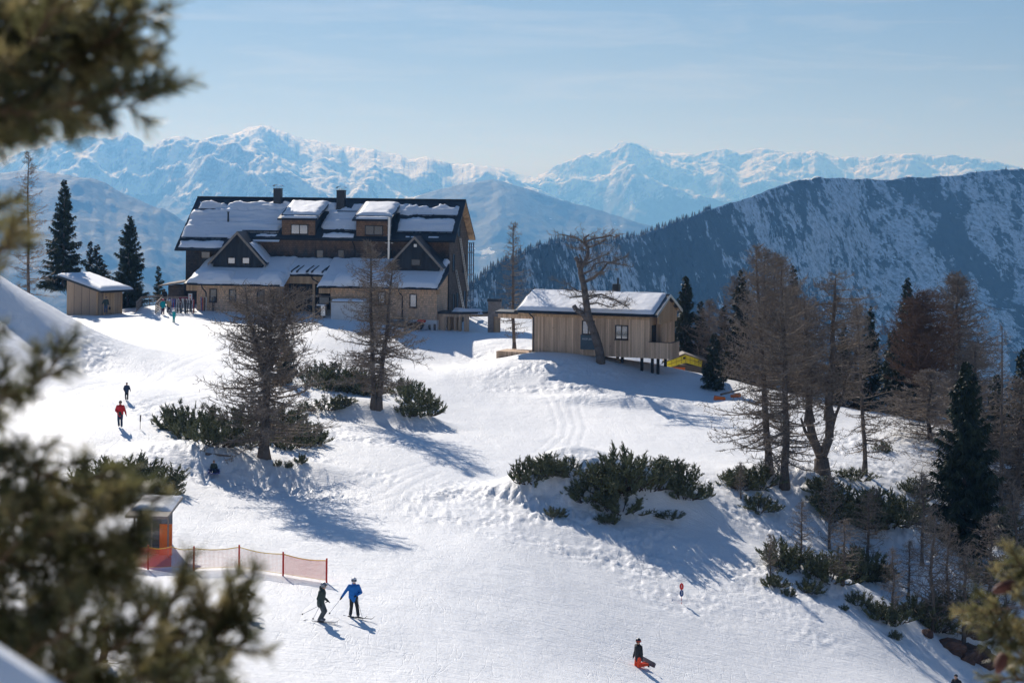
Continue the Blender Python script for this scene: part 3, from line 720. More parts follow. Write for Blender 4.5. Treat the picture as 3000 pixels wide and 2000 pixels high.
# dark front gables standing on the wing roof
def gable(cx, hw, zb, zt, wins, dot, y=-3.2, back=1.6):
    m = MB(); m.add([(cx - hw + 0.3, y, zb - 1.4), (cx + hw - 0.3, y, zb - 1.4), (cx + hw - 0.3, y, zb + 0.2), (cx, y, zt - 0.25), (cx - hw + 0.3, y, zb + 0.2)] +
                    [(cx - hw + 0.3, back, zb - 1.4), (cx + hw - 0.3, back, zb - 1.4), (cx + hw - 0.3, back, zb + 0.2), (cx, back, zt - 0.25), (cx - hw + 0.3, back, zb + 0.2)],
                    [(4, 3, 2, 1, 0), (5, 6, 7, 8, 9), (0, 1, 6, 5), (1, 2, 7, 6), (2, 3, 8, 7), (3, 4, 9, 8), (4, 0, 5, 9)])
    g_ = m.build('gable', M_DARKW, lodge); sl = (zt - zb) / hw
    for s_ in (-1, 1):
        t = MB(); t.slab([(cx, y - 0.35, zt), (cx, back, zt), (cx + s_ * (hw + 0.15), back, zb - 0.15 * sl), (cx + s_ * (hw + 0.15), y - 0.35, zb - 0.15 * sl)][::s_], 0.16)
        t.build('roof', M_ROOF, g_)
        t = MB(); t.slab([(cx, y - 0.40, zt + 0.01), (cx, y - 0.352, zt + 0.01), (cx + s_ * (hw + 0.2), y - 0.352, zb - 0.2 * sl), (cx + s_ * (hw + 0.2), y - 0.40, zb - 0.2 * sl)][::s_], 0.34)
        t.build('barge_board', M_TRIM, g_)
    for (u0, v0, u1, v1, br) in wins:
        a = LG.L(u0, v1, y); b = LG.L(u1, v0, y); window(g_, a[0], b[0], a[1], b[1], y, 0, br, 0.08)
    a = LG.L(*dot[:2], y); q = MB(); q.box(a[0] - 0.16, a[0] + 0.16, y - 0.05, y, a[1] - 0.16, a[1] + 0.16); q.build('vent' if dot[2] == 0 else 'lamp', M_BLACK if dot[2] == 0 else M_STEEL, g_)
    return g_
g1 = gable(LG.X(546, -3.2), 3.15, 5.94, 9.3, ((523, 591, 541, 606, True), (556, 591, 574, 606, True)), (544.5, 556, 0))
g2 = gable(LG.X(953, -3.2), 3.0, 5.84, 9.05, ((944, 595, 966, 610, False),), (954, 564, 1), back=2.2)
snow_sheet(g1, LG.X(578, -1.4), LG.X(612, -1.4) + 0.5, -2.9, 0.4, lambda X, A: 9.3 - (X - LG.X(546, -3.2)) * (3.36 / 3.15), 0.22, 60, 0.4)
# chimneys, stove pipe, vent
def chimney(u0, u1, vt, y):
    x0, z1 = LG.L(u0, vt, y); x1, _ = LG.L(u1, vt, y)
    m = MB(); m.box(x0, x1, y, y + 0.75, 10.5, z1); m.box(x0 - 0.05, x1 + 0.05, y - 0.05, y + 0.8, z1, z1 + 0.07)
    c = m.build('chimney', M_ROOF, lodge)
    q = MB(); xm = (x0 + x1) / 2
    for dx in (-0.3, -0.1, 0.1, 0.3):
        for yy in (y + 0.1, y + 0.65): q.bar((xm + dx, yy, z1 + 0.07), (xm + dx, yy, z1 + 0.32), 0.02)
    n = 8
    for k in range(n):
        a0 = math.pi * k / n; a1 = math.pi * (k + 1) / n; f = lambda t: (xm - 0.55 * math.cos(t), z1 + 0.32 + 0.2 * math.sin(t))
        (xa, za), (xb, zb_) = f(a0), f(a1); q.slab([(xa, y - 0.05, za), (xb, y - 0.05, zb_), (xb, y + 0.8, zb_), (xa, y + 0.8, za)], 0.025)
    q.build('cowl', M_STEEL, c)
chimney(628, 645, 434, 3.9); chimney(773, 791, 438, 3.6)
x, z0 = LG.L(893.5, 592, -0.55); _, z1 = LG.L(893.5, 499, -0.55)
m = MB(); m.bar((x, -0.55, z0 - 0.5), (x, -0.55, z1), 0.2, None, 12)
for t in (0.2, 0.55, 0.78): m.bar((x, -0.55, z0 + (z1 - z0) * t), (x, -0.55, z0 + (z1 - z0) * t + 0.12), 0.25, None, 12)
m.box(x - 0.45, x + 0.45, -0.62, -0.1, z0 + 1.6, z0 + 1.66)
m.build('stove_pipe', M_STEEL, lodge)
x, z = LG.L(524, 516, 1.4); m = MB(); m.bar((x, 1.4, rz(1.4) - 0.1), (x, 1.4, rz(1.4) + 1.25), 0.1); m.bar((x, 1.4, rz(1.4) + 1.25), (x, 1.4, rz(1.4) + 1.32), 0.17); m.build('vent_pipe', M_DARK, lodge)
# upper windows on the facade
for (u0, v0, u1, v1, br) in ((461, 577, 484, 594, False), (679, 572, 698, 592, False), (726, 573, 744, 593, False), (775, 573, 792, 593, False), (826, 573, 842, 593, False), (586, 572, 604, 590, False), (655, 575, 664, 590, False)):
    a = LG.L(u0, v1, 0); b = LG.L(u1, v0, 0); window(lodge, a[0], b[0], a[1], b[1], 0.0, 0, br, 0.1, sill=False)
# wings
YW = -5.7
XR = 30.3; XA = LG.X(453, YW); XB = 12.6; XC = LG.X(760, YW)
lz = lambda y: 6.3 + 0.43 * y
def wing(x0, x1):
    m = MB(); m.add([(x0, YW, -3), (x1, YW, -3), (x1, YW, lz(YW) - 0.2), (x0, YW, lz(YW) - 0.2), (x0, -0.004, -3), (x1, -0.004, -3), (x1, -0.004, lz(0) - 0.2), (x0, -0.004, lz(0) - 0.2)],
          [(0, 1, 2, 3), (1, 5, 6, 2), (0, 3, 7, 4), (3, 2, 6, 7), (4, 7, 6, 5), (0, 4, 5, 1)])
    return m.build('wing_wall', M_SHW, lodge)
wa = wing(XA, XB); wb = wing(XC, XR)
m = MB(); m.box(XA - 0.03, XB + 0.03, YW - 0.04, YW + 0.3, -3, 0.55); m.build('plinth', M_PLAST, wa)
m = MB(); m.box(LG.X(905, YW), XR + 0.04, YW - 0.05, -2, -3, 0.1); m.build('plinth', M_PLAST, wb)
m = MB()
m.slab([(2.0, -6.3, lz(-6.3)), (12.9, -6.3, lz(-6.3)), (12.9, -0.003, lz(0)), (3.2, -0.003, lz(0))], 0.2)
m.slab([(12.9, -3.75, lz(-3.75)), (17.3, -3.75, lz(-3.75)), (17.3, -0.003, lz(0)), (12.9, -0.003, lz(0))], 0.18)
m.slab([(17.3, -6.3, lz(-6.3)), (30.5, -6.3, lz(-6.3)), (30.95, -2.6, lz(-2.6)), (30.38, -0.003, lz(0)), (17.3, -0.003, lz(0))], 0.2)
wr = m.build('wing_roof', M_ROOF, lodge)
lp = lambda X, A: 6.3 + 0.43 * A - 0.02
cx1, cx2 = LG.X(546, -3.2), LG.X(953, -3.2)
cutg = lambda X, A: ((np.abs(X - cx1) < 2.8) | (np.abs(X - cx2) < 2.65)) & (A > -3.15)
snow_sheet(wr, 2.1, 13.3, -6.35, -0.02, lambda X, A: lp(X, A) - np.clip(3.4 - X, 0, 2) * 0.12 * np.clip(A + 6.4, 0, 9), 0.42, 61, 0.25, edge=0.45, cut=cutg)
snow_sheet(wr, 12.8, 17.5, -3.8, -0.02, lp, 0.30, 62, 0.3, edge=0.5)
snow_sheet(wr, 17.1, 30.5, -6.35, -0.02, lp, 0.40, 63, 0.22, edge=0.45, cut=cutg)
# tiles showing through where the snow has slid above the entrance
m = MB()
for k, x in enumerate((13.4, 14.0, 15.1, 15.7, 16.9)):
    m.slab([(x, -3.7, lz(-3.7) + 0.34), (x + 0.13, -3.7, lz(-3.7) + 0.34), (x + 0.13 + 0.5, -2.4 + 0.2 * (k % 2), lz(-2.4) + 0.36), (x + 0.5, -2.4, lz(-2.4) + 0.36)], 0.2)
m.build('bare_strip', M_ROOF, wr)
# drifts banked on the wing roof by the gutter
for k, (u0, u1, yy) in enumerate(((445, 540, -5.2), (592, 655, -5.0), (770, 850, -5.0))):
    x0 = LG.X(u0, yy); x1 = LG.X(u1, yy); snow_sheet(wr, x0, x1, -6.2, -3.9, lambda X, A: lp(X, A) + 0.34, 0.42, 70 + k, 0.3, edge=0.9)
gt = MB()
gt.bar((2.0, -6.36, lz(-6.3) - 0.12), (12.95, -6.36, lz(-6.3) - 0.12), 0.09); gt.bar((12.8, -3.8, lz(-3.75) - 0.12), (17.4, -3.8, lz(-3.75) - 0.12), 0.08); gt.bar((17.3, -6.36, lz(-6.3) - 0.12), (30.5, -6.36, lz(-6.3) - 0.12), 0.09)
gt.bar((-0.5, -2.4, rz(-2.4) - 0.12), (xe, -2.4, rz(-2.4) - 0.12), 0.08); gt.bar((xe, -0.66, rz(-0.6) - 0.14), (LL + 0.8, -0.66, rz(-0.6) - 0.14), 0.08)
gt.build('gutter', M_DARK, lodge)
for (u, y, zt, zb_) in ((474, YW - 0.08, 3.5, -0.4), (925, YW - 0.08, 3.5, -1.2)):
    x = LG.X(u, y); m = MB(); m.path([(x - 0.35, -6.3, zt), (x - 0.3, -6.2, zt - 0.4), (x, y, zt - 0.9), (x, y, zb_)], 0.06); m.build('downpipe', M_DARK, lodge)
x = LG.X(722, -3.7); m = MB(); m.path([(x - 0.3, -3.75, 4.6), (x - 0.2, -3.75, 4.2), (x + 0.5, -3.6, 3.8), (x + 0.6, -3.5, 0)], 0.06); m.build('downpipe', M_DARK, lodge)
for u, s_ in ((816, 1), (817, 1)):
    pass
x = LG.X(817, -0.2); m = MB(); m.path([(x - 0.3, -0.6, 8.3), (x - 0.1, -0.25, 7.6), (x, -0.2, 6.0)], 0.06); m.build('downpipe', M_DARK, lodge)
# recessed entrance: dark glazing, beam and post
m = MB(); m.box(XB, XC, -1.6, -1.3, -3, 4.9); m.build('entrance_wall', M_BLACK, lodge)
m = MB()
for u in (672, 690, 706): xx = LG.X(u, -1.6); m.box(xx - 0.05, xx + 0.05, -1.7, -1.602, -0.5, 4)
m.box(XB, XC, -1.72, -1.602, 2.25, 2.35); m.build('glazing_bars', M_FRAME, lodge)
m = MB(); m.box(XB + 0.02, 17.2, -3.65, -3.4, 3.65, 4.45); m.build('beam', M_WOOD, lodge)
x = LG.X(721.5, -3.6); m = MB(); m.box(x - 0.13, x + 0.13, -3.66, -3.38, -2, 3.65); m.build('post', M_WOOD, lodge)
m = MB(); m.box(XC - 1.9, XC, -4.6, -4.5, -0.5, 0.9); m.build('counter', M_TRIM, lodge); m = MB(); m.box(XC - 1.95, XC, -4.62, -4.48, 2.3, 2.4); m.build('shelf', M_TRIM, lodge)
m = MB(); m.box(XA - 1.2, XA, YW - 0.1, YW + 0.5, 2.75, 3.35); m.build('corbel', M_WOOD, lodge); m = MB(); m.box(XC - 1.3, XC, YW - 0.1, YW + 0.5, 2.75, 3.3); m.build('corbel', M_WOOD, lodge)
m = MB(); m.box(XR + 0.002, XR + 0.4, YW - 0.3, YW + 0.1, 2.9, 3.4); m.build('corbel', M_WOOD, lodge)
for (u0, v0, u1, v1, br) in ((481, 663, 499, 693, False), (526, 664, 543, 693, False), (590, 665, 608, 694, False), (620, 665, 636, 694, False), (868, 670, 886, 700, True), (940.5, 675, 958, 706, True)):
    a = LG.L(u0, v1, YW); b = LG.L(u1, v0, YW); window(lodge, a[0], b[0], a[1], b[1], YW, 0, br, 0.11)
for (u0, v0, u1, v1) in ((984, 746, 989, 764), (996, 744, 1001, 774)):
    a = LG.L(u0, v1, YW - .06); b = LG.L(u1, v0, YW - .06); window(lodge, a[0], b[0], a[1], b[1], YW - 0.06, 0, False, 0.05, sill=False)
# gable end windows and the steel fire stair behind
for (y0, y1, z0, z1) in ((2.0, 3.0, 0.6, 2.6), (4.0, 5.0, 0.6, 2.6), (8.0, 9.2, 0.4, 2.6), (1.6, 2.8, 5.0, 7.0), (4.4, 5.6, 8.8, 10.6), (7.6, 8.8, 4.6, 6.8)):
    window(lodge, y0, y1, z0, z1, LL + 0.06, 0, False, 0.1, axis='y', sill=False)
m = MB()
for x, y in ((LL - 0.15, 10.7), (LL + 0.3, 11.2), (LL - 0.15, 12.4), (LL + 0.3, 12.6)): m.bar((x, y, -2), (x, y, 8.0), 0.07)
for z in (1.4, 4.4, 7.0):
    for dz in (0, 0.5, 1.0): m.path([(LL - 0.15, 10.7, z + dz), (LL + 0.3, 11.2, z + dz), (LL + 0.3, 12.6, z + dz)], 0.035)
    m.slab([(LL - 0.2, 10.6, z - 0.1), (LL + 0.35, 11.1, z - 0.1), (LL + 0.35, 12.7, z - 0.1), (LL - 0.2, 12.5, z - 0.1)], 0.08)
m.build('fire_stair', M_BLUEM, lodge)
# little left annex roof and rear corner
m = MB(); m.box(-1.9, 0.0, -0.4, 3.0, -2, 3.0); m.build('annex', M_SHG, lodge)
m = MB(); m.slab([(-2.9, -1.0, 3.0), (0.2, -1.0, 3.5), (0.0, 3.2, 3.7), (-2.9, 3.2, 3.2)], 0.15); m.build('annex_roof', M_STONE, lodge)
def ladder(p0, p1, wdt, label, rungs):
    p0, p1 = Vector(p0), Vector(p1); d = (p1 - p0); lat = Vector((LG.s, LG.c, 0)) * wdt / 2
    o = empty('ladder', p0, 0, label, 'ladder', 'ladders leaning on the gable end')
    m = MB()
    for s_ in (-1, 1): m.bar(lat * s_, lat * s_ + d, 0.045)
    m.build('rails', M_STEEL, o); m = MB()
    for k in range(rungs): t = (k + 0.5) / rungs; m.bar(d * t - lat, d * t + lat, 0.03)
    m.build('rungs', M_STEEL, o)
ladder(LG.W(LL + 0.55, 8.3, 2.6), LG.W(LL + 0.22, 5.0, 8.7), 0.75, 'upper metal ladder hanging on the lodge gable wall, reaching under the roof', 22)
ladder(LG.W(LL + 1.3, 4.3, -1.3), LG.W(LL + 0.25, 2.7, 5.2), 0.75, 'lower metal ladder leaning on the lodge gable wall above the porch', 20)
# ------------------------------------------------------------------ porch between lodge and pillar
PO = Site('entrance_porch', tuple(LG.W(30.5, -3.4, 0)), 8, label='wooden entrance porch with a flat snowy roof beside the lodge', cat='porch')
po = PO.e
ztop = PO.L(1050, 716, -1.2)[1]
xa, xb = PO.X(994, -1.5), PO.X(1118, -1.5)
m = MB(); m.slab([(xa, -1.8, ztop), (PO.X(1060, -1.8), -1.8, ztop), (xb, 0.2, ztop), (xb, 1.6, ztop), (xa + 0.7, 1.6, ztop)], 0.22); m.build('roof', M_ROOF, po)
m = MB(); m.slab([(xa + 0.1, -1.7, ztop - 0.222), (PO.X(1060, -1.7), -1.7, ztop - 0.222), (xb, 0.1, ztop - 0.222), (xb, 0.5, ztop - 0.222), (xa + 0.5, 0.5, ztop - 0.222)], 0.3); m.build('fascia', M_HUT, po)
snow_sheet(po, xa + 1.9, xb - 0.6, -1.2, 1.5, lambda X, A: ztop + 0 * X - 0.03 * np.abs(X), 0.35, 80, 0.5, edge=0.6, cut=lambda X, A: A < -1.2 + 0.35 * np.clip(X - PO.X(1060, 0), 0, 9))
m = MB(); m.box(xa + 0.3, PO.X(1026, -1.4), -1.45, -1.3, -5, ztop - 0.5); m.box(PO.X(1026, -.4), PO.X(1060, -.4), 0.3, 0.4, -5, ztop - 0.5); m.build('wall', M_HUT, po)
for u in (1033, 1047, 1058, 1070, 1076):
    x = PO.X(u, -1.3); m = MB(); m.box(x - 0.13, x + 0.13, -1.4, -1.14, -5, ztop - 0.522); m.build('post', M_HUT if u != 1033 else M_WOOD, po)
# stone chimney pillar and beam towards the hut
PX = Site('stone_pillar', tuple(LG.W(36.5, -6.2, -1.4)), 8, label='tall stone chimney pillar standing between the porch and the wooden hut', cat='pillar')
x0, zt = PX.L(1121, 686, 0); x1, zb_ = PX.L(1149, 786, 0)
m = MB(); m.box(x0, x0 + 0.62, 0, 0.8, zb_ - 1, zt - 0.3); m.box(x0, x1, 0.003, 0.8, zt - 1.9, zt - 0.302); m.build('shaft', M_STONE, PX.e)
m = MB(); m.box(x0 - 0.08, x1 + 0.08, -0.08, 0.88, zt - 0.3, zt); m.build('cap_stone', M_ROOF, PX.e)
m = MB(); m.box(x0 + 0.63, x1 - 0.1, 0.1, 0.7, zb_ - 1, zt - 1.9); m.build('timber_door', M_WOOD, PX.e)
# ------------------------------------------------------------------ the wooden hut
HT = Site('wooden_hut', (0.4, 190, -11.73), 20, label='pale wooden hut on stilts with thick white snow on its roof', cat='hut')
hut = HT.e; RH = 4.4; HL = 14.1; RS_ = 1.67
m = MB(); m.slab([(0, 0, 0), (HL, 0, 0), (HL, RH, RS_), (0, RH, RS_)], 0.18); m.slab([(0, RH + .003, RS_), (HL, RH + .003, RS_), (HL, 2 * RH, 0), (0, 2 * RH, 0)], 0.18)
m.box(-0.02, HL + 0.02, RH - 0.1, RH + 0.1, RS_ - 0.02, RS_ + 0.05)
hr = m.build('roof', M_ROOF, hut)
hp = lambda X, A: RS_ - np.abs(RH - A) * (RS_ / RH) - 0.02
snow_sheet(hr, 0.1, HL - 0.35, 0.02, 4.3, hp, 0.30, 90, 0.08, edge=0.35)
snow_sheet(hr, 0.1, HL - 0.3, 4.4, 8.7, hp, 0.30, 91, 0.08, edge=0.35)
m = MB()
for s_ in (0, 1):
    a = (HL + 0.003, 0 if s_ == 0 else 2 * RH, 0.06); b = (HL + 0.003, RH, RS_ + 0.06)
    m.slab([a, b, (HL + 0.06, b[1], b[2]), (HL + 0.06, a[1], a[2])], 0.28)
m.build('barge_board', M_STEEL, hr)
m = MB(); m.bar((-0.05, -0.08, -0.12), (HL, -0.08, -0.12), 0.09); m.path([(1.4, -0.08, -0.15), (1.5, 0.3, -0.45), (1.62, 0.72, -0.7), (1.62, 0.72, -4.2)], 0.06); m.build('gutter', M_DARK, hut)
wx0 = HT.X(1224, 0.85); wx1 = HT.X(1494, 0.85); zf = HT.L(1400, 811, 0.85)[1]
m = MB(); m.box(wx0, wx1, 0.85, 7.9, zf, -0.1); hw_ = m.build('wall', M_HUT, hut)
# gable top and the side under the roof end
m = MB(); yb0, yb1 = 0.9, 7.9
m.add([(wx1 + .6, yb0 + .5, -1.0), (wx1 + .6, yb1, -1.0), (wx1 + .6, yb1, -.1), (wx1 + .6, RH, RS_ - .25), (wx1 + .6, yb0 + .5, .05)] + [(wx1 + .7, yb0 + .5, -1.0), (wx1 + .7, yb1, -1.0), (wx1 + .7, yb1, -.1), (wx1 + .7, RH, RS_ - .25), (wx1 + .7, yb0 + .5, .05)],
      [(0, 1, 2, 3, 4), (9, 8, 7, 6, 5), (0, 5, 6, 1), (1, 6, 7, 2), (2, 7, 8, 3), (3, 8, 9, 4), (4, 9, 5, 0)])
m.build('gable_wall', M_WOOD, hut)
m = MB(); m.box(wx1 + 0.002, HL - 0.5, 3.2, 7.9, zf, -0.1); m.build('side_wall', M_HUT, hut)
m = MB()
for yy in (1.2, 3.0, RH, 6.0, 7.6): m.box(wx1 - 0.2, HL - 0.05, yy - 0.08, yy + 0.08, min(0, 0) + RS_ - abs(RH - yy) * .38 - .45, RS_ - abs(RH - yy) * .38 - .2)
m.box(0.1, wx1, 0.6, 0.78, -0.55, -0.3)
m.build('rafters', M_WOOD, hut)
m = MB(); m.box(wx0 - 0.3, wx1 + 0.05, 0.82, 7.9, zf - 0.32, zf - 0.002); m.build('floor_beam', M_HUT, hut)
for (u0, v0, u1, v1) in ((1336.5, 736, 1366, 768), (1413, 747, 1443, 779)):
    a = HT.L(u0, v1, .85); b = HT.L(u1, v0, .85); window(hut, a[0], b[0], a[1], b[1], 0.85, 1, True, 0.1)
m = MB(); m.box(wx1 - 0.02, wx1 + 0.04, 1.5, 2.9, zf + 0.02, zf + 2.7); m.build('door', M_BLACK, hut)
bz = zf - 0.15
m = MB(); bx1 = HT.X(1548, 0.9)
m.box(wx1 + 0.06, bx1, 0.4, 3.1, bz - 0.15, bz)
m.box(wx1 + 0.06, bx1, 0.4, 0.47, bz, bz + 1.35); m.box(bx1 - 0.07, bx1, 0.472, 3.1, bz, bz + 1.35)
m.build('balcony', M_HUT, hut)
m = MB(); m.box(wx1 + 0.04, bx1 + 0.04, 0.36, 0.52, bz + 1.352, bz + 1.42); m.box(bx1 - 0.12, bx1 + 0.04, 0.522, 3.12, bz + 1.352, bz + 1.42); m.build('handrail', M_DARK, hut)
for u, y in ((1431, 2.0), (1476, 1.2), (1500, 1.2), (1513, 1.2), (1530, 5.0), (1420, 6), (1380, 5)):
    x = HT.X(u, y); m = MB(); m.box(x - 0.12, x + 0.12, y, y + 0.24, zf - 3.6, zf - 0.322); m.build('stilt', M_BLACK, hut)
x, z = HT.L(1416, 645, 5.5); m = MB(); m.box(x - 0.32, x + 0.32, 5.2, 5.8, 0.5, z - 0.3); m.bar((x + 0.15, 5.5, z - 0.3), (x + 0.15, 5.5, z + 0.3), 0.1); m.build('chimney', M_DARK, hut)
m = MB(); m.box(HT.X(1146, 2.6), wx0 - 0.01, 2.5, 2.8, -0.95, -0.55); m.build('link_beam', M_HUT, hut)
m = MB(); m.slab([(HT.X(1140, 2.2), 2.0, -0.3), (0.3, 2.0, -0.3), (0.3, 4.2, -0.2), (HT.X(1150, 4.2), 4.2, -0.2)], 0.2); m.build('link_roof', M_ROOF, hut)
_w = [HT.W(x_, 1.6, 0) for x_ in (HT.X(1142, 1.6), HT.X(1180, 1.6), wx0)]; zd = max(float(gz(w_.x, w_.y)[0]) for w_ in _w) - HT.O.z + 0.10
m = MB(); m.box(HT.X(1142, 1.6), wx0 - 0.01, 1.6, 4.6, zd - 0.9, zd); m.build('terrace_deck', M_HUT, hut)
# name board under the left window
M_BOARD = varied('board_blue', (0.035, 0.07, 0.10), (0.05, 0.095, 0.13), 2, 0.4)
a = HT.L(1333, 802, .7); b = HT.L(1368, 770, .7)
bd = empty('name_board', HT.W(a[0], 0.70, a[1]), -R(20), 'dark blue board with pale letters under the hut window, half behind the leaning tree', 'sign')
m = MB(); m.box(0, b[0] - a[0], 0, 0.05, 0, b[1] - a[1]); m.build('board', M_BOARD, bd)
M_LET = mat('letter_white', (0.5, 0.55, 0.58), 0.6)
def text(parent, s_, loc, size, m_, rot=(R(90), 0, 0), name='lettering', align='CENTER', ext=0.004):
    c = bpy.data.curves.new(name, 'FONT'); c.body = s_; c.size = size; c.align_x = align; c.align_y = 'CENTER'; c.extrude = ext
    o = bpy.data.objects.new(name, c); COL.objects.link(o); o.parent = parent; o.location = loc; o.rotation_euler = rot; c.materials.append(m_)
    dg = bpy.context.evaluated_depsgraph_get(); me = bpy.data.meshes.new_from_object(o.evaluated_get(dg)); me.name = name
    bpy.data.objects.remove(o); o = link(name, me, parent, loc); o.rotation_euler = rot; return o
text(bd, 'HOFLER', ((b[0] - a[0]) / 2 - 0.1, -0.012, (b[1] - a[1]) * 0.72), 0.27, M_LET)
# planks stacked under the hut
for k in range(6):
    x, z = HT.L(1392 + 7 * k, 812 + 4 * k, 1.5); pp = HT.W(x, 1.3 + 0.3 * (k % 3), 0)
    m = MB(); m.box(-1.6, 1.4 - 0.2 * k, -0.12, 0.12, 0, 0.10); o = m.build('timber_plank', M_TRIM, None)
    o.location = (pp.x, pp.y, HT.O.z + zf - 0.75 - 0.18 * k); o.rotation_euler = (0, R(2), -R(20 + 3 * k))
    setp(o, ('topmost', 'second highest', 'third from the top', 'third from the bottom', 'second lowest', 'lowest')[k] + ' weathered plank of the stepped pile under the stilted hut', 'plank', 'planks under the hut')
# ------------------------------------------------------------------ small shed on the left
SO = at(222.8, 719, 213.5)
shed = empty('storage_shed', SO, 0, 'small wooden shed with a sloping snow covered roof behind the spruce row', 'shed')
A_ = Vector((-math.cos(R(38)), math.sin(R(38)), 0)); B_ = Vector((math.sin(R(38)), math.cos(R(38)), 0))
def SP(a, b, z): v = A_ * a + B_ * b; return (v.x, v.y, z)
la, lb = 5.0, 3.4
hz = lambda a: 2.35 + 0.2 * a
m = MB(); Q = [(0, 0), (la, 0), (la, lb), (0, lb)]
m.add([SP(a, b, -1) for a, b in Q] + [SP(a, b, hz(a)) for a, b in Q], [(0, 1, 2, 3), (4, 7, 6, 5), (0, 4, 5, 1), (1, 5, 6, 2), (2, 6, 7, 3), (3, 7, 4, 0)]); m.build('wall', M_SHED, shed)
m = MB(); m.slab([SP(a, b, hz(a) + .28) for a, b in ((-1.0, -0.35), (la + 1.3, -0.35), (la + 1.3, lb + 0.9), (-1.0, lb + 0.9))], 0.22); sr = m.build('roof', M_DARK, shed)
# snow sheet in shed axes
def shed_snow():
    n = 46; a = np.linspace(-1.0, la + 1.25, n); b = np.linspace(-0.33, lb + 0.88, n); A2, B2 = np.meshgrid(a, b)
    d = np.minimum(np.minimum(A2 + 1.0, la + 1.25 - A2), np.minimum(B2 + .33, lb + .88 - B2))
    e = d + 0.12 * fbm(A2, B2, 3, 5); h = np.where(d < 0.01, -0.05, 0.34 * np.sin(np.clip((e + .05) / 0.8, 0, 1) * math.pi / 2) + 0.03)
    Z = hz(A2) + 0.28 + h; X = A_.x * A2 + B_.x * B2; Y = A_.y * A2 + B_.y * B2
    return link('roof_snow', grid_mesh('roof_snow', X[:, ::-1], Y[:, ::-1], Z[:, ::-1], M_SNOWR), sr)
shed_snow()
m = MB()
for a, b in ((0, 0), (0, 1.0), (0, 3.35)):
    p = SP(-0.04, b, 0); m = MB(); m.box(p[0] - 0.09, p[0] + 0.09, p[1] - 0.09, p[1] + 0.09, -1, hz(0) + .05); m.build('door_post', M_WOOD, shed)
m = MB(); m.add([SP(-0.05, 1.15, 0.0), SP(-0.05, 2.3, 0.0), SP(-0.05, 2.3, 2.1), SP(-0.05, 1.15, 2.1), SP(-0.1, 1.15, 0.0), SP(-0.1, 2.3, 0.0), SP(-0.1, 2.3, 2.1), SP(-0.1, 1.15, 2.1)], [(0, 1, 2, 3), (7, 6, 5, 4), (0, 4, 5, 1), (1, 5, 6, 2), (2, 6, 7, 3), (3, 7, 4, 0)]); m.build('door', M_WOOD, shed)
# white box building beside the entrance
WB = Site('service_box', tuple(LG.W(18.2, -8.0, -0.5)), 10, label='white plastered service building with a snowy flat lid beside the lodge entrance', cat='outbuilding')
x0, z0 = WB.L(760, 745, 0); x1, z1 = WB.L(838, 693, 0)
m = MB(); m.box(x0, x1, 0, 2.2, z0 - 1, z1 - 0.12); m.build('wall', M_PLAST, WB.e)
m = MB(); m.box(x0 - 0.15, x1 + 0.1, -0.12, 2.25, z1 - 0.12, z1); m.build('roof', M_TRIM, WB.e)
snow_sheet(WB.e, x0, x1 + 0.1, -0.1, 2.2, lambda X, A: z1 + 0 * X - 0.02, 0.22, 95, 0.1, edge=0.3)
# ------------------------------------------------------------------ trees
def bark_mat(name, c1, c2, sc=6, rough=0.9):
    m = mat(name, c1, rough, 0, 0.15); t = NT(m); f = t.noise(t.mapping((3, 3, 0.6)), sc, 6, 0.7)
    t.col(t.ramp(f, [(0.3, c1), (0.7, c2)])); t.nor(t.bump(f, 0.9, 0.05)); return m
M_BARK = bark_mat('larch_bark', (0.08, 0.068, 0.06), (0.21, 0.175, 0.15))
M_TWIG = bark_mat('larch_twig', (0.14, 0.115, 0.092), (0.34, 0.28, 0.225), 1.5)
M_TWIGR = bark_mat('reddish_twig', (0.095, 0.058, 0.038), (0.22, 0.14, 0.095), 1.5)
def leaf_mat(name, c1, c2, sc=1.2, tr=0.0):
    m = mat(name, c1, 0.65, 0, 0.3); t = NT(m); f = t.noise(t.mapping(), sc, 5, 0.7)
    t.col(t.ramp(f, [(0.3, c1), (0.7, c2)])); return m
M_SPR = leaf_mat('spruce_needle', (0.012, 0.024, 0.014), (0.045, 0.065, 0.03))
M_SPRB = leaf_mat('brownish_spruce', (0.016, 0.024, 0.012), (0.055, 0.065, 0.03))  # slightly browner needle tone for some spruces and stone pines
M_MUGO = leaf_mat('dwarf_pine_needle', (0.036, 0.050, 0.022), (0.20, 0.21, 0.10), 2.5)
M_MUGOB = bark_mat('dwarf_pine_wood', (0.05, 0.035, 0.025), (0.10, 0.07, 0.05))
def nrm(a):
    l = math.sqrt(a[0] * a[0] + a[1] * a[1] + a[2] * a[2]) or 1; return (a[0] / l, a[1] / l, a[2] / l)
def add3(a, b, k=1.0): return (a[0] + b[0] * k, a[1] + b[1] * k, a[2] + b[2] * k)
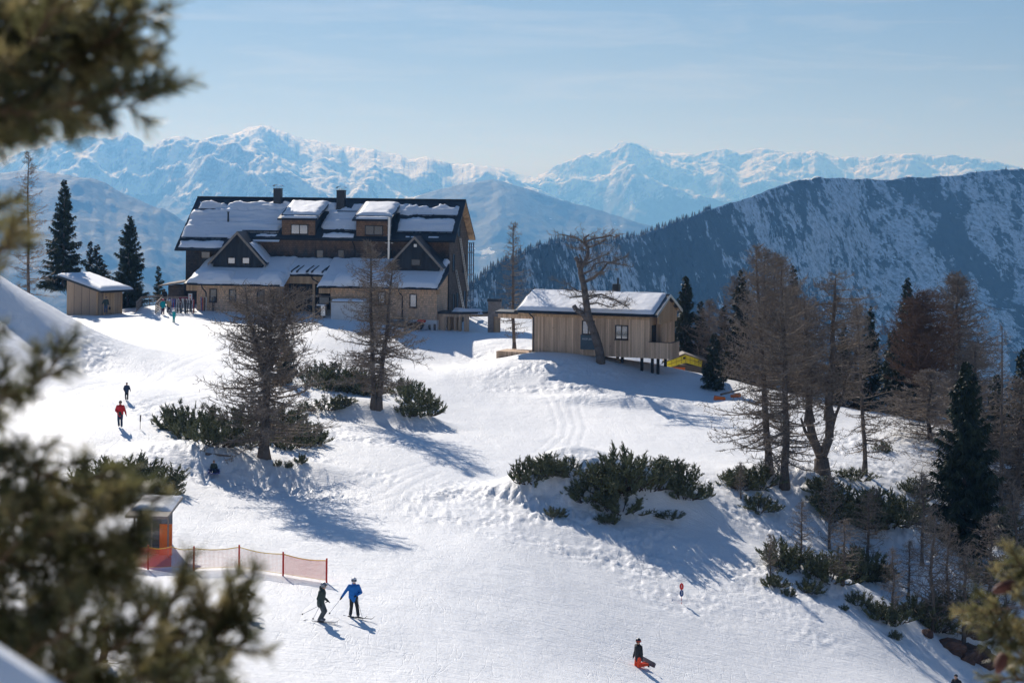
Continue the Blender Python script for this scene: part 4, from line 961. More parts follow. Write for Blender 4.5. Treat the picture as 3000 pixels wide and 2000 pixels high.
def twigs(rg, pts, L, sp, thick, thin, r=0.012, ter=4, spread=0.9, upv=0.15, tl=0.3, flat=0.5):
    """side twigs along a limb polyline"""
    for a, b in zip(pts[:-1], pts[1:]):
        d = (b[0] - a[0], b[1] - a[1], b[2] - a[2]); l = math.sqrt(sum(x * x for x in d)); dn = nrm(d); n = max(1, int(l / sp))
        lat = nrm((dn[1], -dn[0], 0.001))
        for i in range(n):
            t = (i + rg.random()) / n; p = add3(a, d, t)
            s = 1 if rg.random() < 0.5 else -1
            dr = nrm((dn[0] * 0.6 + lat[0] * s * spread + rg.gauss(0, .25), dn[1] * 0.6 + lat[1] * s * spread + rg.gauss(0, .25), dn[2] * 0.5 + upv + rg.gauss(0, flat)))
            ln = L * (0.4 + 0.8 * rg.random()); m = add3(p, dr, ln * 0.5); dr2 = nrm((dr[0], dr[1], dr[2] + rg.gauss(0.1, 0.25))); e = add3(m, dr2, ln * 0.5)
            thick.append((*p, *m, r, r * 0.75)); thick.append((*m, *e, r * 0.75, r * 0.35))
            for k in range(ter):
                q = add3(p, dr, ln * 0.5 * rg.random()) if k % 2 else add3(m, dr2, ln * 0.5 * rg.random())
                dd = nrm((dr[0] * .6 + rg.gauss(0, .6), dr[1] * .6 + rg.gauss(0, .6), dr[2] * .5 + rg.gauss(0, .6)))
                thin.append((*q, *add3(q, dd, tl * (0.5 + rg.random())), r * 1.0, r * 0.45))
def limb(rg, p, az, L, el0, curve, segs=5, wob=0.12):
    pts = [p]; el = el0; q = p
    for k in range(segs):
        el += curve / segs + rg.gauss(0, wob * 0.5); az += rg.gauss(0, wob)
        q = (q[0] + math.cos(az) * math.cos(el) * L / segs, q[1] + math.sin(az) * math.cos(el) * L / segs, q[2] + math.sin(el) * L / segs); pts.append(q)
    return pts
def trunk_line(rg, h, lean=(0, 0), n=10, wob=0.05):
    pts = []; x = y = 0
    for k in range(n + 1):
        t = k / n; pts.append((lean[0] * t + x, lean[1] * t + y, h * t)); x += rg.gauss(0, wob); y += rg.gauss(0, wob)
    return pts
def poly_at(pts, t):
    f = t * (len(pts) - 1); k = min(int(f), len(pts) - 2); f -= k; a, b = pts[k], pts[k + 1]
    return tuple(a[i] + (b[i] - a[i]) * f for i in range(3))
def larch_segs(seed, h, prof, nb=110, r0=0.22, lean=(0, 0), droop=-0.25, curve=0.5, sp=0.22, ter=4, L2=0.55, base=(0, 0, 0), t0=0.12, rt=0.017, tl=0.28):
    rg = random.Random(seed); tr = [tuple(a + b for a, b in zip(p, base)) for p in trunk_line(rg, h, lean)]
    trunk = []; n = len(tr) - 1
    for k in range(n):
        f = lambda t: r0 * (1 - t) ** 0.8 + 0.025
        trunk.append((*tr[k], *tr[k + 1], f(k / n) * (1.5 if k == 0 else 1), f((k + 1) / n)))
    thick, thin = [], []; pt = [a for a, _ in prof]; pr = [b for _, b in prof]
    for i in range(nb):
        t = t0 + (1 - t0) * ((i + rg.random()) / nb) ** 0.92; p = poly_at(tr, min(t, 0.995)); L = float(np.interp(t, pt, pr)) * (0.65 + 0.65 * rg.random()) * 1.12
        if L < 0.12: continue
        pts = limb(rg, p, rg.random() * 6.283, L, droop * (1.3 - t * 2.0) + rg.gauss(0, .12), curve * (0.6 + rg.random() * .8), 5, 0.13)
        rb = min(0.012 + 0.016 * L, 0.07)
        for k in range(5): thick.append((*pts[k], *pts[k + 1], rb * (1 - k / 5.5), rb * (1 - (k + 1) / 5.5)))
        twigs(rg, pts[0:], min(L2, L * 0.45 + 0.12), sp, thick, thin, rt, ter, tl=tl)
    return trunk, thick, thin
def tree_obj(name, loc, trunk, thick, thin, mt, mc, label, cat='tree', group=None, sides=7, rzv=0):
    o = empty(name, loc, rzv, label, cat, group)
    V, Fc = tubes(trunk, sides); link('trunk', mesh_np('trunk', V, Fc, mt, True), o)
    V, Fc = merge([tubes(thick, 3), blades(thin)]) if len(thin) else tubes(thick, 3)
    link('crown', mesh_np('crown', V, Fc, mc), o); return o
def copy_tree(o, loc, sc=1.0, rzv=0.0, label=None):
    c = o.copy(); COL.objects.link(c); c.location = loc; c.scale = (sc, sc, sc) if not isinstance(sc, tuple) else sc; c.rotation_euler = (0, 0, rzv)
    if label: c['label'] = label
    for ch in o.children:
        d = ch.copy(); COL.objects.link(d); d.parent = c
    return c
def hgt(u, vtop, P):  # height of something standing at P whose tip shows at vtop
    return (uv2pq(u, vtop)[1] - uv2pq(u, pqv(P))[1]) * P.y
def pqv(P):
    p, q = P.x / P.y, P.z / P.y; return HV - F * (-p * RS + q * RC)
# --- the two larches in front of the lodge
P = ground(607, 1052); P.z -= 0.3; h = hgt(607, 640, P)
T, A1, B1 = larch_segs(11, h * 0.93, [(0, 1.2), (.15, 3.6), (.42, 3.5), (.6, 2.7), (.8, 1.9), (1, 0.5)], 210, 0.34, (0.4, 0), -0.30, 0.55, 0.2, 5, 0.8)
T2, A2_, B2_ = larch_segs(12, h * 0.5, [(0, 1.2), (.5, 2.6), (1, 0.6)], 60, 0.2, (-1.6, 0.3), 0.1, 0.5, 0.2, 5, 0.7, (0.1, 0, h * 0.45), 0.15)
T3, A3, B3 = larch_segs(13, h * 0.42, [(0, 1.2), (.5, 2.6), (1, 0.6)], 50, 0.17, (1.9, 0.3), 0.1, 0.5, 0.2, 5, 0.7, (0.25, 0, h * 0.52), 0.15)
tree_obj('larch', P, T + T2 + T3, A1 + A2_ + A3, B1 + B2_ + B3, M_BARK, M_TWIG, 'big bare larch with a bushy forked crown standing on the mound left of the piste')
P = ground(862, 938); P.z -= 0.2; h = hgt(862, 555, P)
pb = [(0, 1.5), (.12, 2.2), (.3, 3.3), (.46, 2.9), (.55, 1.9), (.8, 1.4), (1, 0.25)]
T, A1, B1 = larch_segs(14, h, pb, 150, 0.2, (-0.3, 0), -0.25, 0.35, 0.2, 5, 0.6, (-0.15, 0, 0))
T2, A2_, B2_ = larch_segs(15, h * 0.88, [(0, 1.4), (.3, 3.0), (.5, 2.6), (.6, 1.7), (1, 0.25)], 110, 0.22, (0.75, 0.1), -0.25, 0.35, 0.2, 5, 0.6, (0.25, 0.05, 0))
tree_obj('larch', P, T + T2, A1 + A2_, B1 + B2_, M_BARK, M_TWIG, 'bare twin stemmed larch with a narrow pointed top in front of the lodge right wing')
P = ground(1182, 812); P.z -= 0.2; h = hgt(1182, 512, P)
T, A1, B1 = larch_segs(16, h, [(0, .8), (.2, 1.6), (.45, 1.9), (.7, 1.25), (1, .15)], 105, 0.17, (-0.2, 0), -0.1, 0.3, 0.28, 3, 0.4)
tree_obj('larch', P, T, A1, B1, M_BARK, M_TWIG, 'slender see-through larch beside the stone pillar')
# --- the gnarled leaning larch in front of the hut
P = ground(1378, 834); P.z -= 0.3; k_ = P.y / F
def gp(u, v, dy=0): return ((u - 1378) * k_, dy, (834 - v) * k_ + 0.3)
rg = random.Random(5); trunk, thick, thin = [], [], []
def gn(pts, r0, r1, dst=None):
    n = len(pts) - 1
    for k in range(n): (trunk if dst is None else dst).append((*pts[k], *pts[k + 1], r0 + (r1 - r0) * k / n, r0 + (r1 - r0) * (k + 1) / n))
def br(pts, r0, L=0.6, sp=0.2, sub=True, ter=4):
    gn(pts, r0, r0 * 0.3)
    twigs(rg, pts, L, sp, thick, thin, 0.018, ter, 0.9, 0.15, 0.3)
    if sub:
        for a, b in zip(pts[:-1], pts[1:]):
            for t in range(2):
                q = tuple(a[i] + (b[i] - a[i]) * rg.random() for i in range(3)); dd = (b[0] - a[0], b[1] - a[1])
                az = math.atan2(dd[1], dd[0]) + rg.gauss(0, 0.9); pl = limb(rg, q, az, 0.8 + rg.random() * 1.0, rg.gauss(0.25, .4), 0.3, 4, 0.2)
                gn(pl, 0.03, 0.012, thick); twigs(rg, pl, 0.45, 0.14, thick, thin, 0.015, ter, 0.9, 0.1, 0.28)
gn([gp(1380, 836), gp(1378, 815), gp(1374, 795), gp(1364, 765), gp(1353, 738), gp(1348, 715), gp(1344, 690), gp(1341, 668), gp(1338, 650), gp(1332, 632), gp(1330, 612)], 0.44, 0.23)
gn([gp(1352, 738), gp(1338, 722), gp(1322, 712), gp(1316, 702)], 0.30, 0.2)
gn([gp(1330, 614), gp(1326, 600), gp(1318, 592)], 0.3, 0.16); gn([gp(1330, 614), gp(1334, 600), gp(1328, 585)], 0.2, 0.06)
br([gp(1332, 618), gp(1344, 596), gp(1349, 578), gp(1342, 560), gp(1338, 548), gp(1350, 540)], 0.2)
br([gp(1340, 560), gp(1326, 550), gp(1306, 544, .3), gp(1288, 540, .5)], 0.1)
br([gp(1342, 556), gp(1362, 548, -.3), gp(1382, 545, -.4), gp(1400, 540, -.4), gp(1410, 546, -.4)], 0.11)
br([gp(1346, 570), gp(1362, 566, .6), gp(1382, 556, .9), gp(1392, 548, 1)], 0.09)
br([gp(1344, 578), gp(1330, 570, .4), gp(1312, 572, .6)], 0.07)
br([gp(1340, 648), gp(1360, 640), gp(1380, 622), gp(1392, 606, .3), gp(1412, 600, .5), gp(1440, 588, .5)], 0.15)
br([gp(1338, 630), gp(1356, 620, -.5), gp(1362, 606, -.8), gp(1384, 600, -1), gp(1420, 606, -1), gp(1450, 612, -1)], 0.11)
br([gp(1334, 612), gp(1356, 602, .8), gp(1380, 590, 1.2), gp(1400, 584, 1.2)], 0.1)
br([gp(1343, 672), gp(1326, 670), gp(1310, 660, .3), gp(1300, 652, .5)], 0.08, sp=0.3)
br([gp(1345, 680), gp(1320, 682), gp(1306, 686)], 0.1, sp=0.35, ter=3)
br([gp(1346, 682), gp(1380, 676), gp(1410, 688, -.5), gp(1432, 700, -.8), gp(1442, 706, -.8)], 0.10)
br([gp(1348, 700), gp(1372, 696), gp(1400, 706, .4), gp(1426, 700, .5)], 0.08)
br([gp(1346, 690), gp(1366, 680, -.8), gp(1392, 684, -1), gp(1414, 694, -1.2)], 0.07)
br([gp(1342, 694), gp(1330, 702), gp(1332, 712, .3), gp(1344, 716, .4)], 0.05, sub=False)
tree_obj('gnarled_larch', P, trunk, thick, thin, M_BARK, M_TWIG, 'old leaning larch with a twisted thick trunk in front of the wooden hut', sides=8)
# --- the larch cluster on the right hill
def larch_at(u, v, ut, vt, prof, seed, nb, r0, label, **kw):
    P = ground(u, v); P.z -= 0.25; h = hgt(ut, vt, P); ln = (ut - u) / F * P.y
    kw.setdefault('sp', 0.21); T, A, B = larch_segs(seed, h, prof, nb, r0, (ln, 0), **kw)
    return tree_obj('larch', P, T, A, B, M_BARK, M_TWIG, label)
pr1 = [(0, 2.0), (.12, 3.6), (.25, 3.6), (.36, 2.6), (.5, 2.3), (.75, 1.6), (1, .25)]
larch_at(1767, 1085, 1727, 566, pr1, 21, 150, 0.25, 'tall bare larch, leftmost trunk of the cluster on the right hill', droop=-0.5, curve=0.7, ter=4, L2=0.6)
larch_at(1802, 1116, 1783, 596, [(0, 1.6), (.12, 3.2), (.3, 3.0), (.42, 3.0), (.6, 3.1), (.8, 1.9), (1, .3)], 22, 190, 0.27, 'tall bare larch with the thickest straight trunk in the middle of the right cluster', droop=-0.4, curve=0.65, ter=5, L2=0.7)
larch_at(1985, 1088, 1962, 696, [(0, 1.2), (.2, 2.4), (.5, 2.0), (1, .3)], 23, 100, 0.16, 'thin bare larch, rightmost trunk of the cluster on the right hill', droop=-0.25, curve=0.4)
# forked larch: two heavy stems out of one foot
P = ground(1889, 1086); P.z -= 0.3; kk = P.y / F; h = hgt(1889, 640, P)
f0 = lambda u, v, dy=0: ((u - 1889) * kk, dy, (1086 - v) * kk + .3)
foot_ = [(*f0(1889, 1090), *f0(1886, 1052), .62, .5), (*f0(1886, 1052), *f0(1868, 1010), .34, .3), (*f0(1868, 1010), *f0(1858, 970), .3, .27), (*f0(1886, 1052), *f0(1904, 1005), .36, .32), (*f0(1904, 1005), *f0(1904, 965), .32, .29),
         (*f0(1868, 1020), *f0(1848, 990), .16, .12), (*f0(1848, 990), *f0(1838, 960), .12, .07)]
Ta, Aa, Ba = larch_segs(24, (970 - 690) * kk, [(0, 1.2), (.3, 2.6), (.7, 2.3), (1, .5)], 115, 0.26, (-0.4, .2), 0.0, 0.4, 0.2, 5, 0.7, f0(1858, 970), 0.05)
Tb, Ab, Bb = larch_segs(25, (965 - 630) * kk, [(0, 1.6), (.3, 2.4), (.6, 2.2), (.82, 2.6), (1, .6)], 110, 0.28, (0.15, -.2), 0.1, 0.35, 0.22, 5, 0.7, f0(1904, 965), 0.05)
Tc, Ac, Bc = larch_segs(26, (990 - 800) * kk, [(0, 0.8), (.5, 1.6), (1, .4)], 30, 0.1, (1.6, .2), 0.1, 0.35, 0.22, 4, 0.6, f0(1908, 990), 0.05)
tree_obj('larch', P, foot_ + Ta + Tb + Tc, Aa + Ab + Ac, Ba + Bb + Bc, M_BARK, M_TWIG, 'forked larch whose two heavy stems spread from one foot on the right hill', sides=8)
# larches beyond the crest: dense brown columns behind the cluster
bgT = larch_segs(31, 12.0, [(0, 1.6), (.3, 2.6), (.7, 2.1), (1, .3)], 170, 0.16, (0.2, 0), 0.0, 0.45, 0.24, 5, 0.6)
P0 = beyond(1757, 176)
def far_pos(u, vt, h, Y): q = uv2pq(u, vt)[1]; p = uv2pq(u, vt)[0]; return Vector((p * Y, Y, q * Y - h))
bg = tree_obj('larch', far_pos(1757, 574, 16, 190), *bgT, M_BARK, M_TWIG, 'bare brown larch, second of the three slim tips behind the right cluster', group='larches beyond the right crest')
bg.scale = (1.25, 1.25, 16 / 12)
for i, (u, vt, hh, Y, s_, lb) in enumerate(((1780, 585, 15, 192, 1.0, 'bare brown larch, rightmost of the three slim tips behind the right cluster'), (1700, 640, 13, 196, 1.1, 'bare larch at the left edge of the right cluster behind the yellow tent'),
        (1830, 660, 13, 186, 1.2, 'bushy larch behind the forked larch, left of its crown'), (1965, 712, 11, 184, 1.1, 'bare larch crown behind the thin rightmost trunk of the cluster'),
        (2181, 630, 17, 190, 1.35, 'tall grey larch left of a twin behind the reddish bushy larch'), (2203, 636, 17, 187, 1.4, 'tall grey larch right of its twin behind the reddish bushy larch'),
        (2250, 790, 10, 168, 1.2, 'smaller bare larch beside the big dark spruce on the right'), (2140, 850, 8, 160, 1.3, 'low spreading larch below the reddish bushy one'),
        (2335, 870, 12, 148, 1.3, 'bushy brown larch at the right picture edge above the slope'), (1625, 690, 9, 200, .8, 'small larch just left of the pine beside the yellow tent'),
        (2240, 880, 9, 150, 1.3, 'brown tangled larch directly behind the big dark spruce'), (2080, 900, 8, 172, 1.3, 'low brown larch at the foot of the tall spruce pair on the right'))):
    copy_tree(bg, far_pos(u, vt, hh, Y), (s_ * 1.15, s_ * 1.15, hh / 12), i * 1.3, lb)
P = far_pos(2120, 668, 9.5, 172); rr = larch_segs(41, 9.5, [(0, 2.0), (.3, 2.9), (.6, 2.6), (.85, 1.9), (1, .9)], 230, 0.2, (0, 0), 0.3, 0.35, 0.15, 6, 0.6, rt=0.016)
tree_obj('larch', P, *rr, M_BARK, M_TWIGR, 'rounded reddish brown bushy larch left of the two tall grey larches')
larch_at(2299, 1195, 2297, 748, [(0, .3), (.3, .5), (.5, 1.2), (1, .25)], 42, 60, 0.14, 'very tall thin larch with a crooked pole trunk near the right picture edge', ter=2, L2=0.35)
# left larch behind the knoll
P = far_pos(67, 350, 19, 204); T = larch_segs(43, 19, [(0, 2.2), (.4, 2.2), (.7, 1.7), (1, .15)], 130, 0.18, (0, 0), -0.1, 0.4, 0.24, 4, 0.5)
tree_obj('larch', P, *T, M_BARK, M_TWIG, 'bare larch behind the left knoll, partly covered by blurred pine twigs')
# --- spruces
def spruce_segs(seed, h, r, nb=150, dens=1.0, open_=0.0):
    rg = random.Random(seed); tr = trunk_line(rg, h, (0, 0), 8, 0.02); trunk = [(*tr[k], *tr[k + 1], 0.02 + r * 0.07 * (1 - k / 8), 0.02 + r * 0.07 * (1 - (k + 1) / 8)) for k in range(8)]
    thick, thin = [], []
    for i in range(nb):
        t = 0.03 + 0.96 * (i + rg.random()) / nb; p = poly_at(tr, t); L = (r * (1 - t) ** 0.72 + 0.1) * (0.6 + 0.55 * rg.random()) * (1 if rg.random() > open_ else .5)
        az = rg.random() * 6.283; el = -0.35 + 0.75 * t + rg.gauss(0, .1); pts = limb(rg, p, az, L, el, 0.45, 4, 0.06)
        rb = 0.015 + 0.01 * L
        for k in range(4): thick.append((*pts[k], *pts[k + 1], rb * (1 - k / 5), rb * (1 - (k + 1) / 5)))
        n = int((5 + L * 13) * dens)
        for k in range(n):
            tt = (0.12 + 0.88 * (k + rg.random()) / n); q = poly_at(pts, min(tt, .999)); w = (0.16 + 0.34 * L * (1 - tt * 0.75)) * (0.5 + rg.random() * .8)
            s = 1 if rg.random() < .5 else -1; a2 = az + s * (0.5 + rg.random() * .7)
            dz = -0.35 - 0.5 * rg.random()
            e = (q[0] + math.cos(a2) * w, q[1] + math.sin(a2) * w, q[2] + dz * w); thin.append((*q, *e, 0.055, 0.02))
            if rg.random() < .7: thin.append((*q, q[0] + math.cos(az) * .1 * w, q[1] + math.sin(az) * .1 * w, q[2] - (0.2 + .35 * rg.random()) * min(1, L), 0.055, 0.02))
    return trunk, thick, thin
def spruce(u, vt, h, Y, r, seed, label, nb=150, dens=1.0, m=None, P=None, open_=0.0):
    return tree_obj('spruce', P or far_pos(u, vt, h, Y), *spruce_segs(seed, h, r, nb, dens, open_), M_BARK, m or M_SPR, label)
spruce(147, 412, 12.5, 226, 2.6, 51, 'tall dark spruce behind the left shed, left of the row', 210, 1.4)
spruce(296, 495, 10.6, 224, 2.6, 52, 'broad dark spruce between the small shed and the railing', 190, 1.3)
sm = spruce(207.6, 553, 6, 232, 1.0, 53, 'thin young spruce, left of two rising behind the shed roof', 90, 1.0)
copy_tree(sm, far_pos(223, 560, 6.2, 232), (1.35, 1.35, 1.03), 1.0, 'young spruce, right of two rising behind the shed roof')
copy_tree(sm, far_pos(240, 605, 4.2, 231), (1.3, 1.3, .7), 2.0, 'short young spruce nestled left of the broad dark spruce')
copy_tree(sm, far_pos(364, 610, 4.2, 236), (.9, .9, .7), 3.0, 'lone little spruce left of the lodge above the railing')
spruce(1575, 633, 9.5, 202, 2.0, 54, 'dark dense stone pine right of the hut balcony', 190, 1.5, M_SPRB)
spruce(1703, 618, 12, 194, 2.1, 55, 'dark spruce behind the left trunks of the right cluster', 170, 1.2, M_SPRB)
spruce(1823, 609, 13, 192, 1.6, 56, 'narrow dark spruce tip showing above the middle of the right cluster', 170, 1.2, M_SPRB)
spruce(1999, 701, 12, 182, 1.9, 57, 'dark spruce right behind the thin rightmost larch trunk', 160, 1.2)
spruce(2085, 637, 14.5, 180, 3.0, 58, 'tall dark spruce with drooping tiers, left of the spruce pair on the right', 190, 1.1)
copy_tree(bpy.data.objects['spruce.008'] if 'spruce.008' in bpy.data.objects else sm, far_pos(2108, 640, 13.5, 184), (.7, .7, 13.5 / 14.5), 2.0, 'tall narrow spruce, right of the spruce pair on the right')
spruce(2348, 799, 11, 152, 2.4, 59, 'dark spruce cut by the right picture edge', 170, 1.2)
spruce(1660, 700, 11, 200, 1.9, 71, 'dark spruce half hidden left of the right cluster, behind its low branches', 150, 1.2, M_SPRB)
spruce(1610, 690, 9, 204, 1.7, 72, 'dark stone pine just right of the dense pine by the hut balcony', 150, 1.2, M_SPRB)
spruce(1940, 745, 10, 184, 1.8, 73, 'low dark spruce between the forked larch and the thin rightmost larch', 150, 1.2)
spruce(2050, 760, 11, 176, 2.3, 74, 'broad dark spruce under the tall drooping spruce on the right', 150, 1.2)
spruce(2290, 860, 10, 158, 2.2, 75, 'dark spruce behind the very thin tall larch near the right edge', 150, 1.2)
Pb = ground(2215, 1262); Pb.z -= .3
spruce(0, 0, hgt(2228, 829, Pb), 0, 3.1, 60, 'biggest and darkest spruce, standing full height on the right slope', 300, 1.7, P=Pb)
Pb = ground(1640, 893); spruce(0, 0, hgt(1637, 765, Pb), 0, 1.2, 61, 'small dark pine right of the yellow tent', 110, 1.5, M_SPRB, P=Pb)
Pb = ground(655, 880); spruce(0, 0, hgt(655, 770, Pb), 0, 1.3, 62, 'small green spruce growing behind the big forked larch', 90, 1.4, P=Pb)
# --- young bare saplings on the right bank
sap = None
SAP = [(1838, 1292, 1150, 'between the larch cluster and the dwarf pine thicket'), (2118, 1300, 1085, 'pale tall sapling left of the biggest spruce'), (1770, 1330, 1225, 'at the left edge of the bank'), (1990, 1300, 1130, 'beside the large dwarf pine'),
       (2050, 1420, 1260, 'low on the bank above the gully'), (2145, 1450, 1180, 'with a dark foot, right part of the bank'), (2210, 1490, 1250, 'next to the brown rocks'), (1905, 1260, 1090, 'just under the forked larch'), (2180, 1420, 1200, 'in the shade of the biggest spruce'),
       (2270, 1400, 1180, 'right of the biggest spruce'), (2330, 1380, 1120, 'by the right picture edge'), (1702, 1145, 1060, 'thin twig left of the cluster'), (2085, 1370, 1240, 'middle of the bank'), (2310, 1480, 1330, 'behind the cone twig'),
       (2012, 1230, 1120, 'upper bank above the thicket'), (1935, 1345, 1190, 'within the lower thicket')]
for i, (u, v, vt, lb) in enumerate(SAP):
    P = ground(u, v); h = hgt(u, vt, P)
    if sap is None:
        S_ = larch_segs(70, 4.0, [(0, .5), (.3, .85), (.7, .6), (1, .1)], 60, 0.05, (0.1, 0), 0.2, 0.4, 0.16, 3, 0.3, t0=.08, rt=0.010, tl=.2)
        sap = tree_obj('larch_sapling', P, *S_, M_BARK, M_TWIG, 'bare larch sapling ' + lb, group='saplings on the right bank'); sap.scale = (h / 4,) * 3; 
    else: copy_tree(sap, P, h / 4 if i % 3 else (h / 3.2, h / 3.2, h / 4), i * 2.1, 'bare larch sapling ' + lb)
# --- dwarf pines
def mugo_segs(seed, w, h, n=60, dens=1.0):
    rg = random.Random(seed); wood, thick, thin = [], [], []
    for i in range(n):
        az = rg.random() * 6.283; rad = rg.random() ** .6; r0 = rad * 0.35 * w; p = (math.cos(az) * r0, math.sin(az) * r0 * .8, -0.15)
        L = h * (1.15 - 0.45 * rad) * (0.7 + 0.5 * rg.random()) + 0.35 * w * rad * .5
        pts = limb(rg, p, az + rg.gauss(0, .5), L, 1.1 - 0.95 * rad + rg.gauss(0, .25), 0.5, 4, 0.28)
        for k in range(4): wood.append((*pts[k], *pts[k + 1], 0.035 * (1 - k / 5), 0.035 * (1 - (k + 1) / 5)))
        for k in range(int(13 * dens)):
            t = 0.3 + 0.7 * rg.random() if k else 1.0
            q = poly_at(pts, min(t, .999)); az2 = az + rg.gauss(0, 1.2)
            d = nrm((math.cos(az2) * .55, math.sin(az2) * .55, 0.6 + rg.gauss(0, .35))); ln = 0.13 + 0.24 * rg.random(); e = add3(q, d, ln); q2 = add3(q, d, ln * .35)
            thick.append((*q, *q2, 0.02, 0.036)); thick.append((*q2, *e, 0.036, 0.012))
            for j in range(9):
                b = add3(q, d, ln * (0.1 + .9 * rg.random())); dd = nrm((d[0] + rg.gauss(0, .8), d[1] + rg.gauss(0, .8), d[2] + rg.gauss(0, .6))); thin.append((*b, *add3(b, dd, .12), 0.014, 0.005))
    return wood, thick, thin
MV = [mugo_segs(80 + i, 2.4, 1.1, 44, 1.1) for i in range(4)]
MVM = []
for wd, tk, th in MV:
    V, Fc = tubes(wd, 4); a = mesh_np('stems', V, Fc, M_MUGOB); V, Fc = merge([tubes(tk, 4), blades(th)]); b = mesh_np('foliage', V, Fc, M_MUGO); MVM.append((a, b))
mg_n = 0
def mugo(u, v, w, h, label, fy=1.0):
    global mg_n
    P = ground(u, v); o = empty('dwarf_pine', P, mg_n * 1.7, label, 'dwarf pine', 'dwarf pines on the snow'); w *= 1.0; h *= 0.80; o.scale = (w / 2.4, w / 2.4 * fy, h / 1.1)
    link('stems', MVM[mg_n % 4][0], o); link('foliage', MVM[mg_n % 4][1], o); mg_n += 1
